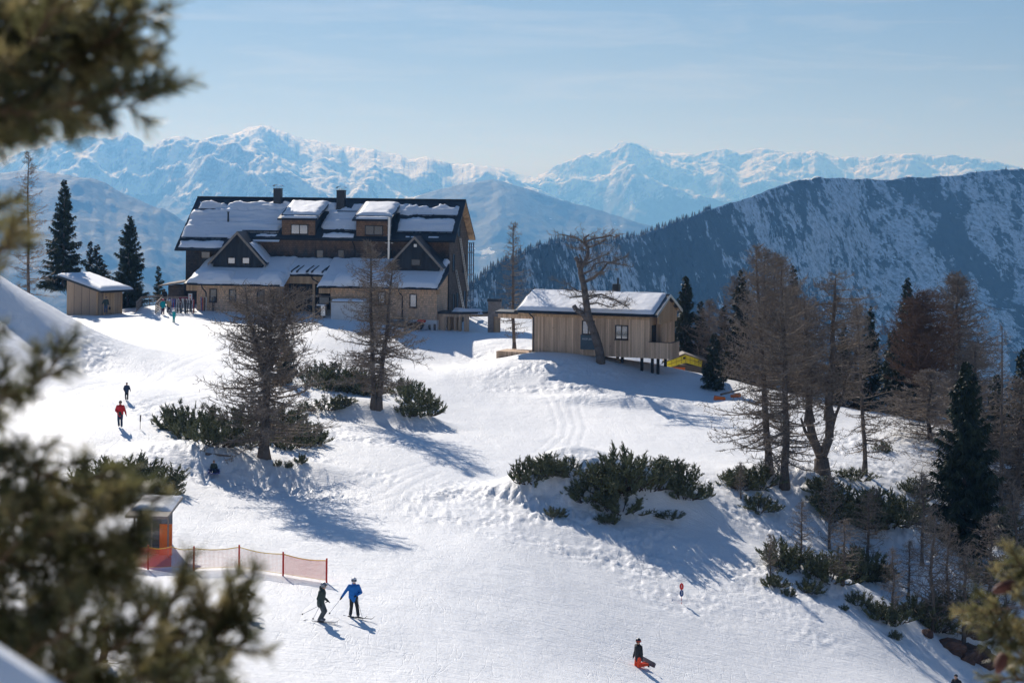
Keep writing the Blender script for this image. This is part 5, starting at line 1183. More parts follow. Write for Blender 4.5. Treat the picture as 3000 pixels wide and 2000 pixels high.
MG = [
 (1215, 1105, 2.0, 1.6, 'leftmost dwarf pine on the central mound'), (1258, 1085, 2.4, 1.4, 'dwarf pine second from the left on the central mound, over the snow cap'), (1310, 1088, 2.2, 1.1, 'low dwarf pine third from the left on the central mound'),
 (1376, 1090, 0.9, 0.8, 'lone small tuft between the two halves of the central thicket'), (1350, 1148, 2.4, 1.3, 'dwarf pine at the left foot of the big central clump'), (1400, 1130, 3.2, 2.0, 'left half of the big central dwarf pine clump'),
 (1440, 1115, 3.6, 2.6, 'tallest dwarf pine in the middle of the central mound'), (1490, 1120, 3.0, 2.0, 'right half of the big central dwarf pine clump'), (1425, 1172, 2.8, 1.5, 'lower front dwarf pine of the central clump'),
 (1398, 1200, 1.3, 0.7, 'dark tuft at the very foot of the central mound'), (1535, 1080, 2.0, 1.0, 'dwarf pine behind the right snow cap of the mound'), (1565, 1110, 2.2, 1.5, 'dwarf pine on the right shoulder of the central mound'),
 (1575, 1140, 2.3, 1.3, 'dark dwarf pine low on the right side of the mound'), (1618, 1138, 1.2, 1.0, 'small outlying dwarf pine right of the central mound'), (1275, 1185, 1.2, 0.6, 'tiny dwarf pine sprouting from the mound flank on the left'), (1540, 1190, 1.6, 0.5, 'flat twiggy dwarf pine below the right of the mound'),
 (405, 985, 2.8, 2.0, 'leftmost dwarf pine of the thicket under the forked larch'), (450, 1005, 3.4, 2.4, 'tall dwarf pine left of the forked larch'), (495, 1018, 3.0, 2.0, 'dwarf pine touching the forked larch from the left'),
 (555, 1022, 2.6, 1.2, 'low dwarf pine at the left of the forked larch foot'), (660, 1025, 3.2, 1.9, 'dwarf pine right of the forked larch foot'), (715, 1018, 2.4, 1.4, 'outermost dwarf pine right of the forked larch'), (650, 985, 3.0, 2.0, 'dwarf pine behind the forked larch on its right'), (560, 985, 3.2, 2.0, 'dwarf pine behind the forked larch on its left'),
 (722, 870, 2.2, 1.6, 'dwarf pine at the left end of the thicket behind the twin larch'), (760, 892, 3.6, 2.4, 'large dwarf pine left of the twin stemmed larch'), (805, 900, 3.6, 2.3, 'dense dwarf pine next to the twin larch on its left'), (838, 905, 2.4, 1.6, 'dwarf pine touching the twin larch trunks'),
 (745, 938, 2.8, 1.0, 'low dwarf pine in front of the thicket left of the twin larch'), (785, 928, 1.8, .8, 'small dwarf pine between the two larch thickets'), (920, 905, 2.6, 1.5, 'dwarf pine right behind the twin larch'), (950, 925, 2.6, 1.9, 'dwarf pine with upright candles right of the twin larch'), (975, 950, 2.6, 1.6, 'rightmost dwarf pine of the twin larch mound'), (935, 952, 1.8, 1.0, 'low dwarf pine in front right of the twin larch'),
 (638, 1070, .5, .45, 'tiny dark tuft on the snow right below the forked larch'), (662, 1072, .5, .45, 'second tiny tuft on the snow below the forked larch'), (690, 1062, .8, .6, 'small tuft at the right edge below the forked larch'),
 (230, 1120, 3.2, 1.8, 'left dwarf pine of the group behind the blurred branch'), (290, 1118, 3.4, 2.0, 'middle dwarf pine of the group behind the blurred branch'), (345, 1120, 3.0, 1.8, 'right dwarf pine of the group behind the blurred branch'), (378, 1132, 2.0, 1.0, 'small dwarf pine right of the group behind the blurred branch'),
 (1700, 1118, 2.4, 1.4, 'dwarf pine at the left foot of the larch cluster'), (1740, 1112, 2.6, 1.5, 'dwarf pine between the left trunks of the larch cluster'), (1672, 1105, 1.2, .8, 'outlying twiggy dwarf pine left of the larch cluster'), (1745, 1170, 2.2, 1.1, 'dwarf pine hanging below the thickest cluster trunk'), (1890, 1130, 2.4, 1.2, 'dwarf pine in front of the forked stems on the right hill'), (1960, 1100, 2.6, .8, 'flat dwarf pine right of the forked stems'), (2025, 1035, 1.2, .9, 'lone round dwarf pine on the open snow behind the bank'),
 (1950, 1190, 3.4, 2.2, 'left part of the big dark thicket on the right bank'), (1995, 1200, 3.8, 2.6, 'middle of the big dark thicket on the right bank'), (2040, 1200, 3.6, 2.3, 'right part of the big dark thicket on the right bank'), (2085, 1195, 3.0, 1.8, 'dwarf pine between the dark thicket and the biggest spruce'), (1900, 1165, 2.4, 1.2, 'twiggy dwarf pine above the dark thicket'), (2110, 1140, 2.6, 1.6, 'dwarf pine left under the biggest spruce'),
 (1800, 1290, 2.4, 1.5, 'left dwarf pine of the lower row on the bank'), (1845, 1310, 2.4, 1.4, 'second dwarf pine of the lower row on the bank'), (1905, 1330, 2.4, 1.5, 'third dwarf pine of the lower row on the bank'), (1945, 1325, 3.0, 2.0, 'tallest dwarf pine of the lower row on the bank'), (1985, 1320, 2.8, 1.9, 'dwarf pine right of the tallest in the lower row'), (2020, 1330, 2.0, 1.1, 'last dwarf pine of the lower row'), (1780, 1345, 1.4, .8, 'small dwarf pine at the lower left corner of the bank'), (1812, 1368, .8, .5, 'tiny tuft under the lower row'), (1860, 1358, 1.4, .8, 'small dwarf pine hanging below the lower row'), (1975, 1385, 1.3, .8, 'small dark bush below the tallest of the lower row'),
 (2020, 1415, 2.0, 1.1, 'dwarf pine above the gully, left one'), (2055, 1425, 2.0, 1.2, 'dwarf pine above the gully, right one'), (2110, 1420, 2.4, 1.6, 'dark bushy pine in the middle of the lower right bank'), (2155, 1440, 2.4, 1.6, 'dark bushy pine left of the brown rocks'), (2200, 1400, 2.6, 1.5, 'dwarf pine above the brown rocks'), (2260, 1420, 2.8, 1.7, 'dwarf pine right above the brown rocks'), (2300, 1330, 3.0, 1.8, 'dwarf pine under the cone twig'), (2240, 1330, 2.8, 1.5, 'dwarf pine right of the biggest spruce foot'), (1938, 1400, .5, .35, 'tiny tuft on bare snow of the lower bank'), (2056, 1465, .7, .5, 'small tuft low on the bank'), (2290, 1210, 3.0, 1.6, 'dwarf pine at the foot of the very thin larch'), (2335, 1260, 3.0, 1.8, 'dwarf pine at the right picture edge'),
]
for a in MG: mugo(*a)
# ------------------------------------------------------------------ people
def cloth(name, c, rough=0.8, c2=None): return varied(name, c, c2 or tuple(x * 1.35 for x in c), 7, rough)
M_SKIN = mat('skin', (0.50, 0.29, 0.20), 0.6)
M_HAIR = mat('hair', (0.05, 0.032, 0.02), 0.7)
C_BLACK = cloth('black_fabric', (0.016, 0.018, 0.021)); C_NAVY = cloth('navy_fabric', (0.02, 0.035, 0.07)); C_BLUE = cloth('blue_fabric', (0.01, 0.13, 0.42)); C_RED = cloth('red_fabric', (0.5, 0.02, 0.025))
C_ORNG = cloth('orange_red_fabric', (0.75, 0.07, 0.02)); C_TEAL = cloth('teal_fabric', (0.0, 0.25, 0.27)); C_GREY = cloth('grey_fabric', (0.07, 0.08, 0.085)); C_GREEN = cloth('dark_green_fabric', (0.03, 0.045, 0.04)); C_BROWN = cloth('brown_fabric', (0.13, 0.10, 0.055)); C_TAN = cloth('tan_fabric', (0.35, 0.24, 0.14)); C_JEAN = cloth('blue_jeans', (0.04, 0.07, 0.13)); C_MAROON = cloth('maroon_fabric', (0.07, 0.02, 0.04))
M_HELM = mat('grey_helmet', (0.22, 0.24, 0.26), 0.25, 0.2, 0.7); M_HELMB = mat('black_helmet', (0.02, 0.02, 0.024), 0.3); M_HELMW = mat('white_helmet', (0.7, 0.7, 0.72), 0.3); M_HELMR = mat('red_helmet', (0.5, 0.04, 0.06), 0.3)
M_LENS = mat('dark_lens', (0.02, 0.012, 0.01), 0.08, 0, 1.0); M_LENSR = mat('red_lens', (0.6, 0.08, 0.03), 0.12, 0.3, 1.0)
M_BOOT = mat('boot_plastic', (0.05, 0.05, 0.055), 0.35); M_BOOTG = mat('grey_boot', (0.25, 0.26, 0.27), 0.35)
def solid(name, caps, m_, parent, vox=0.02, extra=None):
    """capsules (a, b, ra, rb) fused into one continuous surface"""
    q = MB()
    for a, b, ra, rb in caps:
        q.bar(a, b, ra, rb, 10); q.sphere(a, ra, 10); q.sphere(b, rb, 10)
    for e in (extra or []): q.sphere(*e)
    me = q.me(name, m_); o = bpy.data.objects.new(name, me); COL.objects.link(o)
    md = o.modifiers.new('r', 'REMESH'); md.mode = 'VOXEL'; md.voxel_size = vox; md.use_smooth_shade = True
    ms = o.modifiers.new('s', 'SMOOTH'); ms.factor = 0.5; ms.iterations = 3
    dg = bpy.context.evaluated_depsgraph_get(); m2 = bpy.data.meshes.new_from_object(o.evaluated_get(dg)); m2.name = name
    bpy.data.objects.remove(o)
    if not m2.materials: m2.materials.append(m_)
    return link(name, m2, parent)
DEF = dict(pel=(0, 0, .95), chest=(0, 0, 1.36), neck=(0, 0, 1.5), head=(0, -.02, 1.66), shl=(.19, 0, 1.43), shr=(-.19, 0, 1.43), ell=(.27, .03, 1.16), elr=(-.27, .03, 1.16), wrl=(.27, -.08, .92), wrr=(-.27, -.08, .92),
           hil=(.09, 0, .92), hir=(-.09, 0, .92), knl=(.11, -.04, .5), knr=(-.11, -.04, .5), anl=(.11, .02, .1), anr=(-.11, .02, .1))
def person(P, hm, yaw, label, jk, tr, J=None, helmet=None, lens=None, gloves=None, boots=None, vox=0.024, hood=False, face=(0, -1), bare=True, hat=None, group=None, extra_front=None, lift=0):
    j = dict(DEF); j.update(J or {}); s = hm / 1.8
    o = empty('person', (P.x, P.y, P.z + lift), R(yaw), label, 'person', group); o.scale = (s, s, s)
    fx, fy = face; H = j['head']; n = lambda a, k=1.0: (H[0] + fx * a - fy * 0 * k, H[1] + fy * a, H[2])
    caps = [(j['neck'], (H[0], H[1], H[2] - .06), .055, .055), ((H[0], H[1], H[2] - .05), (H[0], H[1], H[2] + .03), .085, .095), ((H[0] + fx * .03, H[1] + fy * .03, H[2] - .09), (H[0], H[1], H[2]), .05, .08),
            ((H[0] + fx * .09, H[1] + fy * .09, H[2] - .01), (H[0] + fx * .115, H[1] + fy * .115, H[2] - .045), .012, .02), (j['chest'], j['neck'], .12, .06), (j['pel'], j['chest'], .12, .13),
            (j['chest'], j['shl'], .09, .06), (j['chest'], j['shr'], .09, .06)]
    lx, ly = -fy, fx
    for e in (-1, 1): caps.append(((H[0] + lx * .093 * e, H[1] + ly * .093 * e, H[2] - .03), (H[0] + lx * .098 * e, H[1] + ly * .098 * e, H[2] + .01), .014, .018))
    hands = []
    for k in 'lr':
        sh, el, wr = j['sh' + k], j['el' + k], j['wr' + k]; caps += [(sh, el, .05, .042), (el, wr, .042, .03), (j['hi' + k], j['kn' + k], .08, .055), (j['kn' + k], j['an' + k], .055, .04)]
        caps += [(j['pel'], j['hi' + k], .11, .08)]
        d = nrm((wr[0] - el[0], wr[1] - el[1], wr[2] - el[2])); lat = nrm((d[1] + .01, -d[0], 0.2)); pm = add3(wr, d, .05)
        hh = [(wr, pm, .03, .038)]
        for q, (off, ln) in enumerate(((-.03, .062), (-.01, .075), (.01, .07), (.028, .055))):
            b0 = add3(add3(wr, d, .085), lat, off); b1 = add3(b0, d, ln * .5); dn = nrm(add3(d, (fx * .5, fy * .5, -.35))); b2 = add3(b1, dn, ln * .5); hh += [(b0, b1, .0125, .0115), (b1, b2, .0115, .0095)]
            hh.append((pm, b0, .03, .014))
        t0 = add3(add3(wr, d, .03), lat, -.04); t1 = add3(add3(t0, d, .035), lat, -.025); hh += [(pm, t0, .02, .015), (t0, t1, .015, .012)]
        hands += hh
    if gloves is None: caps += hands
    solid('body', caps, M_SKIN, o, vox * 0.8)
    if gloves is not None: solid('gloves', [(a, b, ra + .006, rb + .006) for a, b, ra, rb in hands], gloves, o, 0.016)
    pel, ch, nk = j['pel'], j['chest'], j['neck']
    jc = [((pel[0], pel[1], pel[2] - .1), pel, .17, .175), (pel, ch, .17, .185), (add3(pel, (.07, 0, 0)), add3(ch, (.07, 0, 0)), .15, .165), (add3(pel, (-.07, 0, 0)), add3(ch, (-.07, 0, 0)), .15, .165), (ch, nk, .16, .085), (nk, add3(nk, (0, 0, .04)), .085, .08)]
    for k in 'lr': jc += [(ch, j['sh' + k], .15, .095), (j['sh' + k], j['el' + k], .09, .07), (j['el' + k], j['wr' + k], .07, .055)]
    if hood: jc += [(add3(nk, (-fx * .08, -fy * .08, .02)), add3(nk, (-fx * .1, -fy * .1, .12)), .09, .07)]
    solid('jacket', jc, jk, o, vox)
    tc = [(pel, add3(pel, (0, 0, -.05)), .15, .15)]
    for k in 'lr': tc += [(pel, j['hi' + k], .15, .125), (j['hi' + k], j['kn' + k], .115, .085), (j['kn' + k], j['an' + k], .082, .078)]
    solid('trousers', tc, tr, o, vox)
    q = []
    for k in 'lr':
        a = j['an' + k]; f = j.get('toe' + k, (0, -1, 0)); kn = j['kn' + k]; up = nrm((kn[0] - a[0], kn[1] - a[1], kn[2] - a[2]))
        q += [(add3(a, up, .18), a, .07, .065), (a, (a[0] + f[0] * .17, a[1] + f[1] * .17, a[2] + f[2] * .17 - .03), .06, .045), (a, (a[0] - f[0] * .05, a[1] - f[1] * .05, a[2] - f[2] * .05 - .03), .06, .05)]
    solid('boots', q, boots or M_BOOT, o, vox)
    if helmet is not None:
        m = MB(); m.sphere((H[0] - fx * .015, H[1] - fy * .015, H[2] + .035), .135, 14, (1, 1.05, .95)); hl = m.build('helmet', helmet, o); 
        for p_ in hl.data.polygons: p_.use_smooth = True
        m = MB(); m.bar((H[0] + fx * .10 - lx * .11, H[1] + fy * .10 - ly * .11, H[2] + .03), (H[0] + fx * .10 + lx * .11, H[1] + fy * .10 + ly * .11, H[2] + .03), .04, None, 8); m.build('goggles', lens or M_LENS, o)
    else:
        m = MB(); m.sphere((H[0] - fx * .02, H[1] - fy * .02, H[2] + .045), .108, 12); m.build('hat' if hat else 'hair', hat or M_HAIR, o)
        if lens: m = MB(); m.bar((H[0] + fx * .09 - lx * .07, H[1] + fy * .09 - ly * .07, H[2] + .0), (H[0] + fx * .09 + lx * .07, H[1] + fy * .09 + ly * .07, H[2] + .0), .022, None, 6); m.build('sunglasses', lens, o)
    if extra_front is not None: solid('shirt', [(add3(pel, (fx * .06, fy * .06, -.06)), add3(nk, (fx * .05, fy * .05, -.06)), .135, .09)], extra_front, o, vox)
    return o
def wp(o, l): return o.matrix_basis @ Vector(l)
def ski_mesh(L=1.65, w=0.085, m_=None, name='ski'):
    m = MB(); n = 10; V = []; 
    for k in range(n + 1):
        t = k / n; x = -L * .47 + L * t; z = 0.012 + (0.14 * ((t - .88) / .12) ** 2 if t > .88 else 0) + (0.03 * ((.05 - t) / .05) if t < .05 else 0)
        ww = w * (0.5 + .12 * abs(t - .5) ) * (1 if t < .95 else .4); V += [(x, -ww, z), (x, ww, z), (x, ww, z + .014), (x, -ww, z + .014)]
    Fc = []
    for k in range(n):
        a = 4 * k
        for i in range(4): Fc.append((a + i, a + (i + 1) % 4, a + 4 + (i + 1) % 4, a + 4 + i))
    Fc += [(0, 1, 2, 3), (4 * n + 3, 4 * n + 2, 4 * n + 1, 4 * n)]
    m.add(V, Fc); m.box(-.14, .16, -.035, .035, .027, .06); return m.me(name, m_ or M_BOOT)
def ski_at(P, ang, label, m_=None, pitch=0, L=1.65, group='skis worn by the skiers'):
    o = link('ski', ski_mesh(L, .09, m_), None, P); o.rotation_euler = (0, pitch, ang); return setp(o, label, 'ski', group)
M_POLE = mat('pole_grey', (0.35, 0.36, 0.38), 0.35, 0.6)
def pole(a, b, label):
    a, b = Vector(a), Vector(b); o = empty('ski_pole', b, 0, label, 'ski pole', 'ski poles'); d = a - b; dn = d.normalized()
    m = MB(); m.bar((0, 0, 0), tuple(d), 0.011); m.build('shaft', M_POLE, o); m = MB(); m.bar(tuple(dn * .07), tuple(dn * .10), .05, .03, 8); m.build('basket', M_BLACK, o)
    m = MB(); m.bar(tuple(d - dn * .12), tuple(d + dn * .03), .02); m.build('grip', M_BLACK, o)
M_SKIR = mat('red_ski', (0.45, 0.06, 0.05), 0.3); M_SKIW = mat('white_ski', (0.6, 0.6, 0.6), 0.3); M_SKIB = mat('blue_ski', (0.03, 0.10, 0.35), 0.3); M_SKIY = mat('yellow_ski', (0.6, 0.45, 0.05), 0.3)
# 1 skier in black, side on
P = ground(740, 1428)
o = person(P, 1.84, 78, 'skier in a dark jacket and grey helmet seen from the side, on skis', C_GREEN, C_GREY, dict(pel=(0, .08, .88), chest=(0, .02, 1.28), neck=(0, -.02, 1.43), head=(0, -.06, 1.60), hil=(.09, .07, .85), hir=(-.09, .07, .85),
    knl=(.1, -.12, .48), knr=(-.1, -.08, .48), anl=(.1, .08, .14), anr=(-.1, .1, .14), shl=(.19, .02, 1.36), shr=(-.19, .02, 1.36), ell=(.27, .08, 1.08), elr=(-.27, .12, 1.08), wrl=(.22, -.16, .92), wrr=(-.25, .02, .86)), M_HELM, None, C_BLACK, M_BOOTG, 0.018, hood=True)
a0 = R(78 - 90)
for s_, lb in ((.1, 'far'), (-.1, 'near')):
    q = wp(o, (s_, .05, .0)); ski_at(Vector((q.x, q.y, P.z + .01)), a0, f'{lb} ski under the side-on skier in the dark jacket', M_SKIW if s_ > 0 else M_BOOT)
k_ = P.y / F
pole(wp(o, (.22, -.18, .88)), P + Vector((-50 * k_, .2, 14 * k_)), 'ski pole trailing furthest behind the dark skier')
pole(wp(o, (-.25, .0, .84)), P + Vector((-22 * k_, -.15, 6 * k_)), 'ski pole pointing back close to the dark skier legs')
# 2 skier in blue
P = ground(812, 1418)
o = person(P, 1.84, 8, 'skier in a bright blue jacket with black trousers leaning on his poles', C_BLUE, C_BLACK, dict(anl=(.2, -.05, .14), anr=(-.14, .05, .14), knl=(.15, -.06, .52), knr=(-.1, -.03, .52), pel=(-.02, .02, .94), elr=(-.38, -.02, 1.18), wrr=(-.54, -.1, .97), ell=(.33, -.02, 1.14), wrl=(.1, -.24, 1.05)), M_HELMW, M_LENS, C_BLACK, None, 0.018, hood=True)
ski_at(P + Vector((-.12, .05, .01)), R(-28), 'left ski of the skier in the bright blue jacket'); ski_at(P + Vector((.22, -.06, .01)), R(-24), 'right ski of the skier in the bright blue jacket')
k_ = P.y / F
pole(wp(o, (-.55, -.14, .96)), ground(755, 1410), 'ski pole stretched out to the left of the blue skier'); pole(wp(o, (.1, -.28, 1.02)), ground(834, 1424), 'ski pole planted right of the blue skier')
# 3 skier behind the blurred twigs
P = ground(560, 1412)
o = person(P, 1.75, 70, 'skier in a black jacket half hidden by the blurred pine twigs', C_BLACK, C_BLACK, dict(pel=(0, .12, .8), chest=(0, -.06, 1.18), neck=(0, -.14, 1.32), head=(0, -.2, 1.46), shl=(.19, -.05, 1.26), shr=(-.19, -.05, 1.26), hil=(.09, .1, .78), hir=(-.09, .1, .78), knl=(.1, -.14, .45), knr=(-.1, -.14, .45), ell=(.28, -.12, 1.0), elr=(-.28, -.12, 1.0), wrl=(.24, -.35, .95), wrr=(-.24, -.35, .95)), M_HELM, None, C_BLACK, None, 0.022)
ski_at(P + Vector((0, .1, .01)), R(-15), 'far ski of the skier behind the twigs'); ski_at(P + Vector((0.02, -.12, .01)), R(-15), 'near ski of the skier behind the twigs')
# 4 kneeling snowboarder
P = ground(1466, 1532)
o = person(P, 1.8, -60, 'kneeling snowboarder in a black jacket and orange red trousers', C_BLACK, C_ORNG, dict(pel=(0, .02, .50), chest=(0, .0, .93), neck=(0, -.01, 1.08), head=(.03, -.03, 1.24), shl=(.19, 0, 1.0), shr=(-.19, 0, 1.0), ell=(.28, .0, .73), elr=(-.29, .02, .73), wrl=(.3, .0, .5), wrr=(-.34, -.04, .48),
    hil=(.1, .0, .48), hir=(-.1, .0, .48), knl=(.12, -.06, .09), knr=(-.12, -.06, .09), anl=(.16, .42, .12), anr=(-.1, .44, .12), toel=(0, .5, -.5), toer=(0, .5, -.5)), M_HELMB, M_LENSR, C_BLACK, None, 0.018, face=(.93, -.36))
sb = MB(); n = 12
V = []; 
for k in range(n + 1):
    t = k / n; x = -.76 + 1.52 * t; wd = .125 * math.sqrt(max(0.02, 1 - (abs(t - .5) * 2) ** 6)); z = .0 + (0.1 * ((abs(t - .5) - .4) / .1) ** 2 if abs(t - .5) > .4 else 0); V += [(x, -wd, z), (x, wd, z), (x, wd, z + .018), (x, -wd, z + .018)]
Fc = []
for k in range(n):
    for i in range(4): Fc.append((4 * k + i, 4 * k + (i + 1) % 4, 4 * k + 4 + (i + 1) % 4, 4 * k + 4 + i))
sb.add(V, Fc + [(0, 1, 2, 3), (4 * n + 3, 4 * n + 2, 4 * n + 1, 4 * n)])
q = wp(o, (.02, .55, .2)); b_ = sb.build('snowboard', mat('board_grey', (0.10, 0.10, 0.12), 0.3), None, loc=q); b_.rotation_euler = (R(72), R(5), R(-60)); setp(b_, 'dark snowboard strapped behind the kneeling boarder, standing on its edge', 'snowboard')
# 5 sitting at the bottom right
P = ground(2196, 1588)
person(P, 1.78, -40, 'person in black sitting in the snow, cut by the bottom edge on the right', C_BLACK, C_BLACK, dict(pel=(0, 0, .12), chest=(.05, .02, .55), neck=(.03, -.02, .7), head=(.0, -.06, .85), shl=(.22, 0, .6), shr=(-.17, 0, .62), ell=(.34, .02, .36), elr=(-.25, -.1, .38), wrl=(.42, .0, .12), wrr=(-.12, -.3, .3), hil=(.1, 0, .12), hir=(-.1, 0, .12), knl=(.2, -.42, .3), knr=(-.14, -.42, .32), anl=(.26, -.78, .12), anr=(-.16, -.8, .1)), None, None, C_BLACK, None, 0.02, hat=C_BLACK)
# 6, 7 walkers on the left slope
P = ground(276, 982)
person(P, 1.82, 5, 'man in an open red jacket over a dark top walking down the left slope', C_RED, C_NAVY, dict(knl=(.1, -.12, .52), anl=(.11, -.1, .12), anr=(-.1, .16, .14), elr=(-.3, .0, 1.14), wrr=(-.16, -.22, 1.04), ell=(.3, .04, 1.14), wrl=(.38, -.05, .9)), None, M_LENS, None, M_BOOTG, 0.022, extra_front=C_GREEN)
P = ground(291, 919)
person(P, 1.32, -5, 'child in dark clothes walking above the man in the red jacket', C_NAVY, C_BLACK, dict(ell=(.3, .06, 1.16), wrl=(.36, .0, .98), elr=(-.32, .04, 1.14), wrr=(-.22, -.1, .96), anl=(.11, -.08, .12), anr=(-.11, .1, .12)), None, None, None, None, 0.03)
# 8 child on a blue sledge
P = ground(491, 1087)
person(P, 1.25, 10, 'child with a dark hat sitting on a blue plastic sledge', C_GREEN, C_NAVY, dict(pel=(0, 0, .25), chest=(0, .02, .68), neck=(0, 0, .84), head=(0, -.02, 1.0), shl=(.19, 0, .76), shr=(-.19, 0, .76), ell=(.3, -.08, .5), elr=(-.3, -.08, .5), wrl=(.26, -.32, .38), wrr=(-.26, -.32, .38), hil=(.1, 0, .25), hir=(-.1, 0, .25), knl=(.14, -.42, .38), knr=(-.14, -.42, .38), anl=(.14, -.75, .16), anr=(-.14, -.75, .16)), None, None, C_BLACK, None, 0.03, hat=C_BLACK)
m = MB(); m.box(-.34, .34, -.75, .3, .02, .07); m.box(-.36, -.30, -.75, .3, .07, .2); m.box(.30, .36, -.75, .3, .07, .2); m.box(-.3, .3, .24, .3, .07, .2)
so = m.build('sledge', mat('blue_plastic', (0.0, 0.03, 0.22), 0.35), None, loc=P); so.rotation_euler = (0, 0, R(10)); setp(so, 'blue plastic sledge under the sitting child', 'sledge')
# 9-15 people at the lodge
P = ground(374, 723)
person(P, 1.72, 165, 'adult in a teal jacket and maroon trousers seen from behind at the ski racks', C_TEAL, C_MAROON, dict(ell=(.33, -.05, 1.2)), M_HELMR, None, C_BLACK, None, 0.035)
P = ground(399, 741)
person(P, 1.38, 150, 'child in a teal ski suit standing in front of the ski racks', C_TEAL, C_TEAL, dict(ell=(.27, -.1, 1.2), wrl=(.2, -.25, 1.1)), M_HELMW, None, C_BLACK, None, 0.035)
P = ground(388, 720)
person(P, 1.65, 30, 'person in a tan and black outfit bending beside the adult in teal', C_TAN, C_BLACK, dict(chest=(0, -.12, 1.28), neck=(0, -.2, 1.38), head=(0, -.26, 1.5)), M_HELMW, None, C_BLACK, None, 0.035)
P = on(*(lambda v: (v.x, v.y))(at(378, 690, 229))); person(P, 1.75, 190, 'person in dark clothes behind the railing, left one', C_BLACK, C_BLACK, None, None, None, None, None, 0.04)
P = on(*(lambda v: (v.x, v.y))(at(398, 690, 229))); person(P, 1.6, 100, 'person in dark clothes behind the railing, right one', C_GREEN, C_BLACK, None, None, None, None, None, 0.04, hat=C_BROWN)
P = ground(243, 721)
P = Vector((at(243, 719, 212).x, 212, at(243, 719, 212).z)); 
person(P, 1.75, 10, 'person in a dark green jacket and jeans carrying a bag by the shed door', C_GREEN, C_JEAN, dict(elr=(-.34, -.02, 1.12), wrr=(-.42, -.16, .98), wrl=(.34, -.05, .86)), None, M_LENS, None, None, 0.03)
m = MB(); m.sphere((0, 0, 0), .16, 8, (.8, .6, 1.2)); b_ = m.build('bag', C_BLACK, None, loc=P + Vector((.42, -.05, .52))); setp(b_, 'dark bag carried low by the person at the shed', 'bag')
P = ground(236, 1522)
person(P, 1.8, 60, 'skier in a brown outfit mostly covered by blurred twigs in the lower left', C_BROWN, C_BROWN, dict(pel=(0, .1, .86), knl=(.1, -.12, .48), knr=(-.1, -.1, .48)), M_HELMB, None, C_BLACK, None, 0.03)
ski_at(P + Vector((0, 0, .01)), R(-25), 'ski of the brown dressed skier in the lower left')
# ------------------------------------------------------------------ net fence, cabin and mat on the left
M_NETR = mat('net_red', (0.75, 0.10, 0.04), 0.6); M_NETY = mat('net_yellow', (0.8, 0.55, 0.03), 0.6); M_NETP = mat('net_pink', (0.85, 0.50, 0.40), 0.7); M_POST = mat('red_post', (0.58, 0.035, 0.02), 0.5); M_ORMAT = varied('orange_mat', (0.75, 0.14, 0.02), (0.85, 0.22, 0.03), 2, 0.4)
NP = [(292, 1300), (340, 1308), (393, 1306), (445, 1310), (549, 1306), (650, 1322), (750, 1338)]
PT = [ground(*a) for a in NP]
nf = empty('safety_net', PT[3], 0, 'orange safety net on red posts across the piste on the left', 'safety net')
def loc_(v): return tuple(Vector(v) - PT[3])
for k, P in enumerate(PT):
    if k in (2,): continue
    m = MB(); a = Vector(loc_(P)); m.bar(tuple(a + Vector((0, 0, .0))), tuple(a + Vector((0, 0, 1.22))), .045, None, 8); m.bar(tuple(a - Vector((0, 0, .4))), tuple(a), .012); m.build('post', M_POST, nf)
def net(a, b, z0, z1, mr, my, name, dens=0.055, w=.006, sag=.10):
    a, b = Vector(a), Vector(b); L = (b - a).length; n = int(L / dens); seg, top = [], []
    f = lambda t, z: a + (b - a) * t + Vector((0, 0, z - sag * math.sin(math.pi * t) * (z / z1)))
    for i in range(n + 1):
        t = i / n; p, q = f(t, z0), f(t, z1); seg.append((*p, *q, w, w))
    for zz in np.arange(z0, z1, dens):
        for i in range(0, 8): p, q = f(i / 8, zz), f((i + 1) / 8, zz); seg.append((*p, *q, w, w))
    for zz in (z0, z1, z1 - .03):
        for i in range(0, 8): p, q = f(i / 8, zz), f((i + 1) / 8, zz); top.append((*p, *q, .013, .013))
    V, Fc = tubes(seg, 3); link(name, mesh_np(name, V, Fc, mr), nf); V, Fc = tubes(top, 3); link(name + '_edge', mesh_np(name + '_edge', V, Fc, my), nf)
for k in range(len(PT) - 1):
    d = [0.045, .045, .07, .07, .07, .055][k]; w_ = [.013, .012, .007, .007, .007, .009][k]
    net(loc_(PT[k]), loc_(PT[k + 1]), .12, 1.12, M_NETR if k in (0, 1, 5) else M_NETP, M_NETY, 'net', d, w_)
CB = Site('lift_cabin', tuple(ground(300, 1272) + Vector((0, 1.2, 0))), 4, label='dark grey wooden lift cabin with a low roof, half covered by blurred twigs', cat='cabin')
x1 = CB.X(388, 0); zt = CB.L(340, 1180, 0)[1]
M_CAB = plank_mat('cabin_grey', (0.11, 0.12, 0.14), (0.17, 0.18, 0.2), .25, True)
m = MB(); m.box(0.1, x1 - .25, 0, 2.4, -1, zt); m.build('wall', M_CAB, CB.e)
m = MB(); m.slab([(-.4, -.5, zt + .0), (x1 + .2, -.5, zt - .02), (x1 + .2, 2.8, zt + .5), (-.4, 2.8, zt + .5)], .14); m.build('roof', M_TRIM, CB.e)
snow_sheet(CB.e, -.35, x1 + .15, 0.3, 2.75, lambda X, A: zt + .08 + .155 * (A + .5) * .9, .14, 97, .3, edge=.4)
for x in (0.0, .9, 1.75): m = MB(); m.box(x, x + .07, -.35, -.28, -.6, zt - .05); m.build('post', M_TRIM, CB.e)
a = ground(366, 1275); b = ground(393, 1280)
mt = empty('orange_mat', a, 0, 'tall orange padding mat wrapped around the cabin corner', 'padding mat')
m = MB(); m.box(0, b.x - a.x, 0, .12, 0, 1.58); m.build('pad', M_ORMAT, mt); m = MB()
for z in (.3, 1.3): m.box(-.01, b.x - a.x + .01, -.01, .13, z, z + .02)
